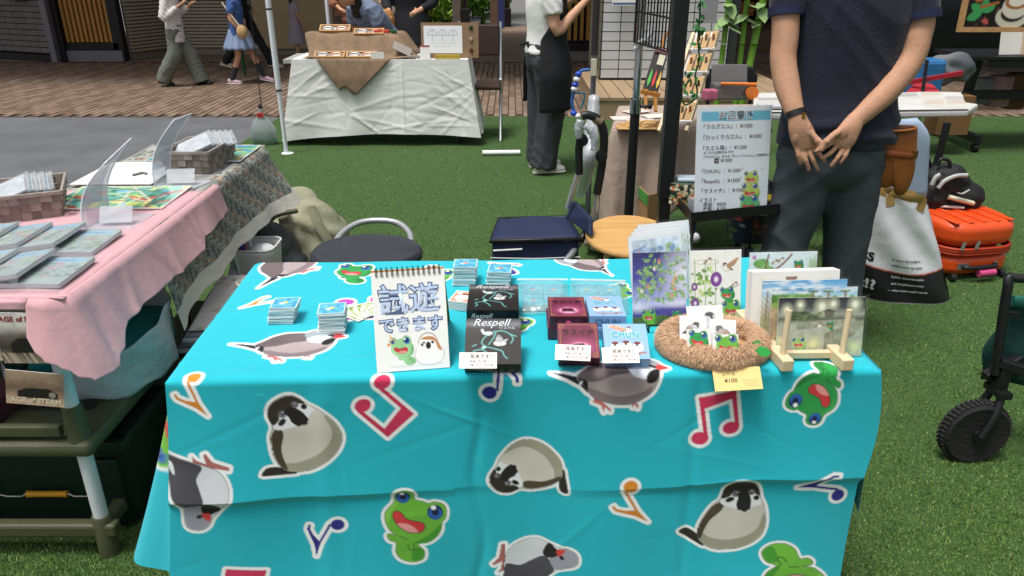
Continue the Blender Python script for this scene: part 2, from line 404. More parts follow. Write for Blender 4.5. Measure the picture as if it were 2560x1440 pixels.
# --- shop front past the bamboo
shop = thing('shop_front', 'dark shop front with wooden shelves past the bamboo stems', 'shop', (5.0, 15.0, 0))
b = B(); b.box((6.0, 15.6, 2.2), (6, .2, 4.4)); obj('back_wall', b, M('shop_dark', '#15161a', .6, .2, 2), shop)
b = B(); b.box((6.0, 14.6, .16), (6, 1.8, .32)); obj('step', b, M('shop_step', '#7d664f', .7, .1, 3), shop)
for i, (x, z, w, h, c) in enumerate([(3.75, .75, .5, .5, '#6f4526'), (4.35, .6, .35, .25, '#b06a2c'), (4.75, .85, .4, .7, '#3d2a22'), (5.3, .6, .5, .35, '#8a5530'), (4.0, 1.25, .9, .06, '#9c6a3a'), (5.1, 1.2, 1.0, .06, '#9c6a3a'), (4.45, 1.4, .3, .25, '#c58a3d')]):  # warm box colours stand in for the shop's orange light
    b = B(); b.box((x, 15.2, z), (w, .35, h)); obj('display_shelf' if h < .1 else 'display_case', b, M('shopbox%d' % i, c, .5, .2, 6), shop, bev=.01)
# --- far end of the passage: piers, planters, shrubs, trees, a parked car
for i, (px, c, nm, lb) in enumerate([(1237, '#7d6452', 'brick_pier', 'slim brown pier at the far mouth of the passage'), (1143, '#77716a', 'tiled_pier', 'grey tiled pier with a pale notice near the shrubs')]):
    t = thing(nm, lb, 'pier', P(px, 66)); p = P(px, 66)
    b = B(); b.box((p.x, p.y, 2.2), (.2, .2, 4.4)); obj('shaft', b, M('pier%d' % i, c, .8, .1, 5), t)
    if i == 1:
        b = B(); b.box((p.x, p.y - .11, 1.25), (.18, .02, .4)); obj('notice', b, M('notice', '#c9b98a', .6), t)
bn = PY(1253, 64, 18.2); b = B(); b.box((bn.x, 18.25, 1.4), (.15, .03, 2.8)); obj('blue_banner', b, M('banner_blue', '#3f4a86', .7), label='tall narrow blue banner beside the brown pier', cat='banner')
for i, (px, lb) in enumerate([(1163, 'black lantern post beside the tiled pier'), (1266, 'black lantern post beside the blue banner')]):
    p = P(px, 66); t = thing('lantern_post', lb, 'lamp post', p, group='black lantern posts')
    b = B(); b.box((p.x, p.y, .2), (.22, .22, .4)); obj('base', b, m_dark, t, bev=.02)
    b = B(); b.box((p.x, p.y, 1.6), (.06, .06, 2.5)); obj('post', b, m_dark, t)
    b = B(); b.box((p.x, p.y + .08, 1.5), (.14, .02, 2.2)); obj('glass_panel', b, M('olive_glass', '#8a8a4a', .3), t)
m_leafs = [M('leaf_%d' % i, c, .55, .2, 3) for i, c in enumerate(['#6aa53c', '#8cc24c', '#4f8a34', '#a5d05e'])]
m_bark = M('bark', '#3c3129', .9, .2, 8, .5, 30)
def leaves(b, c, rad, n, size):
    for _ in range(n):
        while True:
            d = Vector((random.uniform(-1, 1), random.uniform(-1, 1), random.uniform(-1, 1)))
            if .15 < d.length < 1: break
        d = d * (.55 + .45 * random.random()); p = Vector(c) + Vector((d.x * rad[0], d.y * rad[1], d.z * rad[2]))
        R = Euler((random.uniform(0, 6), random.uniform(0, 6), random.uniform(0, 6))).to_matrix(); s = size * random.uniform(.6, 1.3)
        b.add([p + R @ Vector(q) for q in ((-s, 0, 0), (0, -s * .5, 0), (s, 0, s * .2), (0, s * .5, 0))], [(0, 1, 2, 3)])
def shrub(px, py, z, rad, label, n=900, mats=(0, 1)):
    c = P(px, py, 0); c.z = z
    t = thing('shrub', label, 'shrub', (c.x, c.y, 0), group='shrubs beyond the passage')
    for k in mats:
        b = B(); leaves(b, c, rad, n, .085); obj('foliage', b, m_leafs[k], t)
    b = B(); b.tube([(c.x, c.y, 0), (c.x + .1, c.y, z)], .04, 6); obj('stem', b, m_bark, t)
shrub(1015, 62, .75, (1.0, .7, 1.0), 'bright green leafy shrub seen past the black robed person')
shrub(1085, 60, .6, (.8, .7, .8), 'low green shrub between dark trunks', mats=(1, 3))
shrub(1120, 58, .9, (.6, .6, .9), 'tall pale green shrub next to the tiled pier', mats=(1, 3))
shrub(1205, 60, .9, (.8, .7, .9), 'dense green shrub between the two lantern posts', mats=(0, 2))
shrub(1205, 42, 1.1, (1.4, .8, 1.1), 'far green bush behind the lantern posts', mats=(1, 2))
def tree(px, py, h, lean, label, r=.09):
    c = P(px, py, 0); t = thing('tree', label, 'tree', c, group='trees beyond the passage')
    b = B(); b.tube([c, c + Vector((lean * .3, 0, h * .3)), c + Vector((lean, 0, h * .62)), c + Vector((lean * 1.3, .2, h))], [r, r * .8, r * .65, r * .3], 8, k=4)
    b.tube([c + Vector((lean * .3, 0, h * .32)), c + Vector((lean - .5, .1, h * .5)), c + Vector((lean - .9, .2, h * .72))], [r * .5, r * .4, r * .2], 6, k=3)
    b.tube([c + Vector((lean * .5, 0, h * .42)), c + Vector((lean + .5, .1, h * .6)), c + Vector((lean + .9, .2, h * .8))], [r * .5, r * .4, r * .2], 6, k=3); obj('trunk', b, m_bark, t, sm=60)
    for k in (0, 1, 2):
        b = B()
        for _ in range(7): leaves(b, c + Vector((lean + random.uniform(-1.2, 1.2), random.uniform(-.8, .8), h * random.uniform(.42, .98))), (.7, .7, .55), 90, .12)
        obj('crown', b, m_leafs[k], t)
tree(1050, 50, 4.2, .3, 'young tree with a forked dark trunk by the parked car')
tree(1118, 48, 4.6, -.2, 'slim dark trunked tree in front of the tiled pier', .1)
tree(1195, 40, 4.4, .4, 'leaning tree at the far edge of the shrubs')
tree(1010, 30, 4.0, .1, 'tree standing furthest behind the bright shrub')
pc = P(1060, 30, 0); car = thing('parked_car', 'white car parked beyond the shrubs', 'car', (pc.x, pc.y + 1.5, 0))
b = B(); prof = [(-1.9, .35), (-1.95, .75), (-1.2, .95), (-.7, 1.42), (.9, 1.45), (1.6, .95), (1.95, .85), (1.95, .35)]
b.prism([(x, z) for x, z in prof], -.8, .8, Mx=Matrix(((1, 0, 0, 0), (0, 0, 1, 0), (0, 1, 0, 0), (0, 0, 0, 1)))); obj('body', b, M('car_white', '#cdd6dd', .25, coat=.4), car, w=False, bev=.06)
for s2 in (-1, 1):
    b = B(); b.prism([(-1.02, .98), (-.62, 1.36), (.1, 1.38), (.1, .98)], 0, .01, Mx=Matrix(((1, 0, 0, 0), (0, 0, 1, s2 * .81), (0, 1, 0, 0), (0, 0, 0, 1)))); obj('window', b, M('car_glass', '#2a3a46', .1), car, w=False)
    b = B(); b.prism([(.16, .98), (.16, 1.38), (.84, 1.38), (1.3, .98)], 0, .01, Mx=Matrix(((1, 0, 0, 0), (0, 0, 1, s2 * .81), (0, 1, 0, 0), (0, 0, 0, 1)))); obj('window', b, M('car_glass', '#2a3a46', .1), car, w=False)
    for x in (-1.2, 1.25):
        b = B(); b.lathe([(.2, -.1), (.32, -.1), (.32, .1), (.2, .1)], n=20, Mx=Matrix.Rotation(math.pi / 2, 3, 'X'), c=(x, s2 * .74, .32)); wh = obj('wheel', b, M('tyre', '#191919', .8), car, w=False, sm=40)
        b = B(); b.lathe([(.02, -.11), (.2, -.11), (.2, .11), (.02, .11)], n=16, Mx=Matrix.Rotation(math.pi / 2, 3, 'X'), c=(x, s2 * .74, .32)); obj('rim', b, M('rim', '#9a9da0', .35, metal=.8), wh, w=False)
# ------------------------------------------------------------------ painter for flat print (paints print colour only, into point colours of a mesh)
def vnoise(h, w, cells, seed=0):
    r = np.random.default_rng(seed); out = np.zeros((h, w)); a = 1.0; tot = 0
    for o in range(3):
        n = max(2, int(cells * 2 ** o)); g = r.random((n + 2, n + 2))
        yy = np.linspace(0, n, h); xx = np.linspace(0, n, w); yi = yy.astype(int); xi = xx.astype(int)
        fy = (yy - yi)[:, None]; fx = (xx - xi)[None]; fy = fy * fy * (3 - 2 * fy); fx = fx * fx * (3 - 2 * fx)
        v = g[yi][:, xi] * (1 - fy) * (1 - fx) + g[yi + 1][:, xi] * fy * (1 - fx) + g[yi][:, xi + 1] * (1 - fy) * fx + g[yi + 1][:, xi + 1] * fy * fx
        out += a * v; tot += a; a *= .5
    return out / tot
class Cv:
    def __init__(s, x0, y0, x1, y1, res, bg, seed=1):
        s.x0, s.y0, s.res = x0, y0, res; s.w = max(2, int(round((x1 - x0) / res))); s.h = max(2, int(round((y1 - y0) / res)))
        s.x1, s.y1 = x1, y1; s.a = np.empty((s.h, s.w, 3)); s.a[:] = lin(bg)
        s.nz = vnoise(s.h, s.w, 14, seed); s.r = random.Random(seed)
    def _box(s, xa, ya, xb, yb):
        i0 = max(0, int((xa - s.x0) / s.res) - 2); i1 = min(s.w, int((xb - s.x0) / s.res) + 3)
        j0 = max(0, int((ya - s.y0) / s.res) - 2); j1 = min(s.h, int((yb - s.y0) / s.res) + 3)
        if i1 <= i0 or j1 <= j0: return None
        X, Y = np.meshgrid(s.x0 + (np.arange(i0, i1) + .5) * s.res, s.y0 + (np.arange(j0, j1) + .5) * s.res)
        return (slice(j0, j1), slice(i0, i1)), X, Y
    def _put(s, sl, m, col, tex=0.0):
        c = np.array(lin(col))
        if tex: c = c[None, None] * (1 + tex * 2.4 * (s.nz[sl][..., None] - .5))
        s.a[sl] = s.a[sl] * (1 - m[..., None]) + c * m[..., None]
    def fill(s, poly, col, a=1.0, tex=0.0):
        p = np.array([(q[0], q[1]) for q in poly], float); bx = s._box(p[:, 0].min(), p[:, 1].min(), p[:, 0].max(), p[:, 1].max())
        if bx is None: return
        sl, X, Y = bx; m = np.zeros_like(X)
        for ox, oy in ((-.25, -.25), (.25, -.25), (-.25, .25), (.25, .25)):
            x = X + ox * s.res; y = Y + oy * s.res; ins = np.zeros(X.shape, bool); j = len(p) - 1
            for i in range(len(p)):
                (xi, yi), (xj, yj) = p[i], p[j]
                if yi != yj:
                    c = ((yi > y) != (yj > y)) & (x < (xj - xi) * (y - yi) / (yj - yi) + xi); ins ^= c
                j = i
            m += ins * .25
        s._put(sl, m * a, col, tex)
    def stroke(s, pts, w, col, closed=False, a=1.0):
        p = [(q[0], q[1]) for q in pts]
        if closed: p = p + [p[0]]
        q = np.array(p); bx = s._box(q[:, 0].min() - w, q[:, 1].min() - w, q[:, 0].max() + w, q[:, 1].max() + w)
        if bx is None: return
        sl, X, Y = bx; D = np.full(X.shape, 1e9)
        for (xa, ya), (xb, yb) in zip(p[:-1], p[1:]):
            dx, dy = xb - xa, yb - ya; l = dx * dx + dy * dy + 1e-18; t = np.clip(((X - xa) * dx + (Y - ya) * dy) / l, 0, 1)
            D = np.minimum(D, (X - xa - t * dx) ** 2 + (Y - ya - t * dy) ** 2)
        m = np.clip((w / 2 - np.sqrt(D)) / s.res + .5, 0, 1) * min(1.0, a * max(.35, min(1, w / s.res))); s._put(sl, m, col)
    def ell(s, cx, cy, rx, ry, col, rot=0.0, a=1.0, soft=0.0, tex=0.0):
        R = max(rx, ry); bx = s._box(cx - R, cy - R, cx + R, cy + R)
        if bx is None: return
        sl, X, Y = bx; c, n = math.cos(rot), math.sin(rot); x = (X - cx) * c + (Y - cy) * n; y = -(X - cx) * n + (Y - cy) * c
        d = np.sqrt((x / rx) ** 2 + (y / ry) ** 2)
        m = np.clip((1 - d) / soft, 0, 1) if soft else np.clip((1 - d) * min(rx, ry) / s.res + .5, 0, 1)
        s._put(sl, m * a, col, tex)
    def vgrad(s, stops):                     # printed picture background, stops (t, colour) downwards
        ts = [t for t, _ in stops]; cs = np.array([lin(c) for _, c in stops]); t = np.linspace(0, 1, s.h)
        for k in range(3): s.a[:, :, k] = np.interp(t, ts, cs[:, k])[:, None]
    def mottle(s, amt, cells=10, seed=3): s.a *= (1 + amt * 2 * (vnoise(s.h, s.w, cells, seed) - .5))[..., None]
    def sample(s, x, y):
        i = np.clip(((x - s.x0) / s.res - .5), 0, s.w - 1.001); j = np.clip(((y - s.y0) / s.res - .5), 0, s.h - 1.001)
        i0 = i.astype(int); j0 = j.astype(int); fx = (i - i0)[..., None]; fy = (j - j0)[..., None]; A = s.a
        return A[j0, i0] * (1 - fx) * (1 - fy) + A[j0, i0 + 1] * fx * (1 - fy) + A[j0 + 1, i0] * (1 - fx) * fy + A[j0 + 1, i0 + 1] * fx * fy
def grid_mesh(name, XYZ, col):               # XYZ (nv,nu,3), col (nv,nu,3) -> mesh with point colours
    nv, nu = XYZ.shape[:2]; me = bpy.data.meshes.new(name); me.vertices.add(nv * nu); me.vertices.foreach_set('co', XYZ.astype('f4').ravel())
    idx = np.arange(nv * nu).reshape(nv, nu); q = np.stack([idx[:-1, :-1], idx[1:, :-1], idx[1:, 1:], idx[:-1, 1:]], -1).reshape(-1, 4)
    me.loops.add(q.size); me.loops.foreach_set('vertex_index', q.astype('i4').ravel()); me.polygons.add(len(q)); me.polygons.foreach_set('loop_start', np.arange(0, q.size, 4, dtype='i4'))
    me.update(); at = me.color_attributes.new('print', 'FLOAT_COLOR', 'POINT')
    at.data.foreach_set('color', np.concatenate([col.reshape(-1, 3), np.ones((nv * nu, 1))], 1).clip(0, 1).astype('f4').ravel()); me.shade_smooth(); return me
def paper(name, cv, fr, mat, parent=None, bend=None, lift=0.0006, step=1, sx=1.0, sy=1.0, **k):
    """painted sheet: canvas x right, y down, placed with its lower left corner at the frame's origin"""
    nu, nv = cv.w // step, cv.h // step; X, Y = np.meshgrid(np.linspace(cv.x0, cv.x1, nu), np.linspace(cv.y0, cv.y1, nv))
    col = cv.sample(X, Y); u = (X - cv.x0) * sx; v = (cv.y1 - Y) * sy; w = np.full_like(u, lift)
    if bend is not None: w = w + bend(u, v)
    Mx = np.array(fr); p = np.stack([u, v, w, np.ones_like(u)], -1) @ Mx.T
    return obj(name, grid_mesh(name, p[..., :3], col), mat, parent, **k)
# ------------------------------------------------------------------ the teal stall table and its printed cloth
TH_ = .70
TA, TBp = P(412, 958, TH_), P(2203, 930, TH_)
TL = (TBp - TA).length; EX = (TBp - TA).normalized(); EY = Vector((-EX.y, EX.x, 0)); TD = (P(612, 664, TH_) - TA).dot(EY)
def T(u, d, z=0.0): return TA + EX * u + EY * d + Vector((0, 0, z))          # table frame: along, deep, above the top
def uv(px, py):
    p = P(px, py, TH_) - TA; d = p.dot(EY)
    if d >= 0: return (p.dot(EX), -d)
    r = ray(px, py); o = Vector((0, 0, CAM_H)); t = (TA - o).dot(EY) / r.dot(EY); q = o + r * t
    u0, s0 = (q - TA).dot(EX), TH_ - q.z; u1 = u0                 # undo the flare of the hanging cloth
    for _ in range(6): u1 = u0 + .085 * max(0., min(1., s0 / .62)) ** 1.2 * max(0., min(1., 1 - u1 / .5))
    return (u1, s0)
def sprite(layers, crop, ref):
    ox, oy, k = crop; f = lambda p: uv(ox + p[0] / k, oy + p[1] / k)
    return layers, f, (f(ref[0]), f(ref[1]))
def smooth2(p, k=5): return [(q.x, q.y) for q in catmull([(a[0], a[1], 0) for a in p], k, True)]
CR2, CR3, CR5, CR6, CR7, CR1 = (560, 620, 4.235), (1080, 620, 4.235), (600, 940, 2.88), (1160, 900, 2.667), (1660, 900, 2.667), (0, 900, 2.667)
def cpt(cr, p): return uv(cr[0] + p[0] / cr[2], cr[1] + p[1] / cr[2])
K = '#1d1a1a'
SPARROW = sprite([
    ('sil', [(85, 1105), (130, 1088), (170, 1102), (205, 1130), (232, 1165), (240, 1195), (190, 1168), (112, 1128)], '#2c2520', 2),
    ('sil', [(375, 890), (400, 840), (460, 800), (530, 793), (590, 805), (620, 840), (632, 905), (655, 960), (662, 1040), (650, 1100), (620, 1150), (560, 1190), (480, 1215), (400, 1222), (320, 1218), (260, 1195), (215, 1160), (205, 1110), (220, 1060), (260, 1000), (310, 945), (355, 918)], '#cfcbc0', 5),
    ('fill', [(215, 1160), (240, 1120), (300, 1150), (420, 1165), (540, 1140), (610, 1090), (650, 1000), (660, 1040), (648, 1100), (618, 1148), (560, 1188), (480, 1213), (400, 1220), (320, 1216), (260, 1193)], '#a29f8b', .25),
    ('fill', [(360, 930), (388, 945), (370, 980), (330, 1010), (290, 1040), (255, 1090), (235, 1130), (216, 1155), (205, 1120), (224, 1060), (267, 997), (312, 950)], '#4b4030', .5),
    ('fill', [(375, 905), (430, 895), (480, 880), (560, 890), (600, 880), (628, 900), (638, 945), (600, 955), (560, 970), (480, 975), (400, 955), (365, 935)], '#eceef2', .05),
    ('fill', [(372, 905), (395, 845), (460, 802), (530, 796), (588, 808), (618, 842), (628, 890), (600, 880), (570, 855), (545, 880), (500, 880), (480, 860), (440, 880), (425, 897)], '#30291f', .4),
    ('ell', (428, 916), 30, 15, K, -.35), ('ell', (605, 905), 19, 16, K, .2), ('ell', (470, 880), 26, 20, '#75747c', 0), ('ell', (575, 870), 20, 19, '#75747c', 0),
    ('fill', [(485, 880), (515, 868), (550, 872), (562, 890), (570, 930), (562, 975), (545, 985), (525, 998), (500, 985), (480, 982), (470, 945), (482, 915)], K, .1),
    ('ell', (477, 877), 11, 9, '#0c0b0b', 0), ('ell', (574, 871), 10, 9, '#0c0b0b', 0), ('ell', (479, 874), 4, 3, '#ffffff', 0), ('ell', (576, 868), 4, 3, '#ffffff', 0)], CR7, ((85, 1105), (530, 793)))
FINCH = sprite([
    ('sil', [(470, 1160), (540, 1185), (620, 1222), (612, 1240), (560, 1215), (540, 1245), (520, 1205), (440, 1190)], '#c96f68', 1), ('sil', [(825, 1160), (880, 1160), (925, 1190), (912, 1208), (880, 1185), (860, 1205)], '#c96f68', 1),
    ('sil', [(70, 1048), (200, 1050), (330, 1060), (430, 1090), (400, 1140), (350, 1108), (230, 1075)], '#22222c', 1),
    ('sil', [(320, 1065), (420, 1020), (540, 970), (680, 940), (860, 935), (960, 910), (1050, 900), (1150, 905), (1205, 922), (1235, 950), (1285, 972), (1240, 986), (1185, 998), (1150, 1050), (1080, 1110), (980, 1150), (850, 1185), (700, 1195), (560, 1185), (450, 1160), (380, 1105)], '#a99a9c', 4),
    ('fill', [(320, 1065), (420, 1022), (540, 972), (680, 942), (860, 937), (910, 990), (870, 1020), (700, 1040), (560, 1070), (430, 1078)], '#685c5e', .4),
    ('fill', [(410, 1110), (700, 1150), (950, 1120), (1080, 1080), (1070, 1112), (980, 1148), (850, 1182), (700, 1192), (560, 1182), (450, 1158)], '#857679', .3),
    ('fill', [(880, 985), (960, 965), (1080, 952), (1135, 960), (1110, 1005), (1040, 1045), (900, 1030)], '#e4eaf0', .08),
    ('fill', [(860, 937), (960, 912), (1050, 902), (1150, 907), (1205, 922), (1225, 948), (1170, 965), (1080, 955), (960, 967), (885, 990)], '#9ba2ab', .15),
    ('fill', [(1035, 1035), (1080, 1005), (1130, 993), (1182, 990), (1160, 1032), (1100, 1062), (1040, 1062)], K, 0), ('fill', [(1090, 948), (1140, 953), (1178, 965), (1165, 977), (1110, 967)], K, 0),
    ('fill', [(330, 1068), (420, 1075), (410, 1125), (375, 1100)], K, 0), ('ell', (348, 1092), 14, 16, '#e8ecf2', .4),
    ('fill', [(1172, 955), (1215, 945), (1283, 972), (1235, 985), (1172, 992)], '#d5413d', .2)], CR2, ((70, 1048), (1285, 972)))
LYING = sprite([
    ('sil', [(1296, 622), (1330, 648), (1395, 668), (1372, 612), (1388, 606), (1435, 655), (1550, 690), (1548, 710), (1470, 697), (1400, 694), (1310, 668)], '#b26a68', 1),
    ('sil', [(1040, 520), (1105, 595), (1200, 635), (1300, 660), (1400, 685), (1480, 715), (1530, 770), (1556, 840), (1548, 900), (1500, 950), (1445, 1010), (1420, 1060), (1370, 1090), (1300, 1085), (1265, 1050), (1250, 960), (1180, 880), (1160, 800), (1110, 650)], '#d9dbe1', 4),
    ('fill', [(1040, 520), (1105, 597), (1200, 637), (1300, 662), (1370, 690), (1335, 760), (1362, 830), (1390, 915), (1300, 942), (1243, 945), (1180, 880), (1160, 800), (1112, 650)], '#4d4b53', .45),
    ('fill', [(1250, 962), (1330, 935), (1400, 955), (1440, 1005), (1418, 1058), (1370, 1088), (1300, 1083), (1267, 1050)], '#9b9ca7', .2),
    ('fill', [(1370, 930), (1410, 906), (1470, 928), (1500, 955), (1460, 978), (1400, 1002), (1370, 970)], K, 0), ('fill', [(1340, 998), (1378, 992), (1370, 1012), (1340, 1016)], K, 0),
    ('fill', [(1370, 990), (1402, 982), (1432, 990), (1425, 1032), (1395, 1020)], '#d5413d', .2), ('fill', [(1128, 648), (1165, 665), (1186, 722), (1180, 738), (1150, 702)], '#e8ecf2', 0)], CR1, ((1105, 600), (1370, 1090)))
def frog_sprite(c1, c2, c3): return sprite([
    ('sil', [(1120, 840), (1150, 815), (1210, 812), (1250, 835), (1262, 880), (1320, 895), (1358, 908), (1400, 898), (1460, 910), (1487, 950), (1480, 1010), (1452, 1045), (1450, 1090), (1420, 1140), (1360, 1178), (1285, 1190), (1330, 1235), (1322, 1290), (1250, 1305), (1170, 1280), (1130, 1230), (1132, 1172), (1085, 1152), (1068, 1118), (1090, 1108), (1150, 1130), (1085, 1085), (1050, 1010), (1060, 950), (1112, 898)], c1, 4),
    ('fill', [(1455, 1045), (1448, 1090), (1418, 1138), (1360, 1176), (1250, 1185), (1360, 1130)], c2, .3), ('fill', [(1265, 1210), (1318, 1225), (1326, 1260), (1318, 1288), (1262, 1300), (1240, 1270)], c2, .2), ('fill', [(1062, 955), (1110, 905), (1150, 900), (1090, 960), (1075, 1040), (1055, 1010)], c3, .1),
    ('line', [(1160, 1130), (1215, 1155)], 4), ('line', [(1215, 1185), (1222, 1215), (1245, 1230), (1260, 1215), (1255, 1185)], 4),
    ('fill', [(1103, 978), (1128, 955), (1165, 970), (1200, 1010), (1260, 1030), (1312, 1040), (1336, 1072), (1310, 1106), (1250, 1112), (1190, 1092), (1138, 1052), (1113, 1012)], '#cf3a3c', .25),
    ('fill', [(1136, 1046), (1180, 1042), (1240, 1060), (1288, 1106), (1230, 1107), (1170, 1082)], '#ec9c9a', .15),
    ('cline', [(1103, 978), (1128, 955), (1165, 970), (1200, 1010), (1260, 1030), (1312, 1040), (1336, 1072), (1310, 1106), (1250, 1112), (1190, 1092), (1138, 1052), (1113, 1012)], 3),
    ('ell', (1177, 860), 52, 43, '#16325f', 0), ('ell', (1177, 868), 44, 34, '#2a63b4', 0), ('ell', (1178, 858), 24, 22, '#0d1a40', 0), ('ell', (1170, 834), 17, 11, '#ffffff', 0),
    ('ell', (1408, 970), 56, 52, '#16325f', 0), ('ell', (1408, 980), 48, 40, '#2a63b4', 0), ('ell', (1408, 966), 26, 26, '#0d1a40', 0), ('ell', (1395, 937), 19, 16, '#ffffff', 0)], CR5, ((1177, 860), (1408, 970)))
FROG_L = frog_sprite('#6fb83a', '#45992f', '#86c84e'); FROG_D = frog_sprite('#2c9a4a', '#1f7d3c', '#3dab58')
def note_sprite(c): return sprite([('sil', [(666, 1052), (592, 1178), (584, 1200), (562, 1268), (546, 1192), (508, 1118), (492, 1084), (503, 1054), (520, 1058), (512, 1082), (534, 1122), (580, 1166), (652, 1040)], c, 1), ('sell', (712, 1048), 50, 36, c, .3)], CR5, ((712, 1048), (562, 1268)))
NOTE_B, NOTE_O = note_sprite('#2b2a86'), note_sprite('#dd8a2c')
def note2(c): return sprite([('sil', [(230, 258), (480, 208), (497, 440), (470, 445), (452, 266), (268, 328), (285, 505), (258, 500)], c, 0), ('sell', (232, 515), 56, 40, c, -.1), ('sell', (440, 452), 54, 38, c, -.1)], CR7, ((232, 515), (440, 452)))
NOTE_P = note2('#d0355c')
cloth_cv = Cv(-.12, -TD - .02, TL + .06, .70, .0011, '#21b4c4', 5)
def stamp(sp, q0, q1, cv=None, mirror=False, wl=.0075, out=True):
    layers, f, (r0, r1) = sp; cv = cv or cloth_cv
    def toz(p): z = complex(p[0] - r0[0], p[1] - r0[1]); return z
    den = complex(r1[0] - r0[0], r1[1] - r0[1]); num = complex(q1[0] - q0[0], q1[1] - q0[1])
    if mirror: den = den.conjugate()
    k = num / den; sc = abs(k); rot = math.atan2(k.imag, k.real)
    def tr(p):
        z = toz(f(p)); z = z.conjugate() if mirror else z; z = z * k; return (q0[0] + z.real, q0[1] + z.imag)
    def eld(c, rx, ry):
        a = tr(c); b1 = tr((c[0] + rx, c[1])); b2 = tr((c[0], c[1] + ry)); return a, math.dist(a, b1), math.dist(a, b2), math.atan2(b1[1] - a[1], b1[0] - a[0])
    ow = wl * min(1.0, sc)
    def shp(pts, k_): 
        q = [tr(p) for p in pts]; return smooth2(q, k_) if k_ > 1 else q
    if out:
        for l in layers:
            if l[0] == 'sil': p = shp(l[1], l[3]); cv.stroke(p, ow * 2, '#f2f5f5', True); cv.fill(p, '#f2f5f5')
            if l[0] == 'sell': a, rx, ry, ro = eld(l[1], l[2], l[3]); cv.ell(*a, rx + ow, ry + ow, '#f2f5f5', ro + l[5])
    for l in layers:
        if l[0] == 'sil':
            p = shp(l[1], l[3])
            if l[3] > 1: cv.stroke(p, .0022 * sc, '#1d1a1a', True, a=.9)
            cv.fill(p, l[2], tex=.18)
        elif l[0] == 'fill': cv.fill(smooth2([tr(p) for p in l[1]], 3), l[2], tex=l[3])
        elif l[0] in ('line', 'cline'): cv.stroke(smooth2([tr(p) for p in l[1]], 3) if l[0] == 'cline' else [tr(p) for p in l[1]], .0019 * sc, '#1d1a1a', l[0] == 'cline', a=.9)
        elif l[0] in ('ell', 'sell'): a, rx, ry, ro = eld(l[1], l[2], l[3]); cv.ell(*a, rx, ry, l[4], ro + (l[5] if not mirror else -l[5]))
for sp, cr, a, b_ in [
    (SPARROW, CR7, (85, 1105), (530, 793)), (SPARROW, CR5, (175, 690), (275, 170)), (SPARROW, CR6, (682, 868), (195, 845)),
    (FINCH, CR2, (70, 1048), (1285, 972)), (FINCH, CR6, (580, 105), (1362, 75)), (FINCH, CR2, (360, 452), (720, 20)), (FINCH, CR3, (1905, 320), (1330, 110)),
    (LYING, CR1, (1105, 600), (1370, 1090)), (LYING, CR6, (235, 1520), (745, 1250)),
    (FROG_L, CR5, (1177, 860), (1408, 970)), (FROG_D, CR7, (995, 392), (873, 275)), (FROG_D, CR2, (1287, 215), (1502, 236)), (FROG_L, CR7, (985, 1570), (720, 1570)), (FROG_L, CR3, (822, 735), (990, 815)),
    (FROG_L, CR2, (2200, 230), (2372, 285)), (FROG_L, CR3, (2010, 420), (2100, 500)),
    (NOTE_B, CR5, (712, 1048), (562, 1268)), (NOTE_B, CR7, (1145, 890), (870, 830)), (NOTE_B, CR6, (170, 228), (215, 15)), (NOTE_B, CR7, (60, 1560), (110, 1425)), (NOTE_B, CR3, (840, 290), (610, 180)), (NOTE_B, CR1, (1150, -95), (1000, 40)),
    (NOTE_O, CR1, (1295, 135), (1395, 372)), (NOTE_O, CR6, (1100, 815), (1215, 1045)), (NOTE_O, CR2, (590, 610), (175, 662)),
    (NOTE_P, CR7, (232, 515), (440, 452)), (NOTE_P, CR5, (1025, 55), (885, 222)), (NOTE_P, CR1, (1470, 1545), (1700, 1540))]:
    stamp(sp, cpt(cr, a), cpt(cr, b_))
stamp(note2('#b445b0'), cpt(CR2, (1640, 560)), cpt(CR2, (1290, 600)))
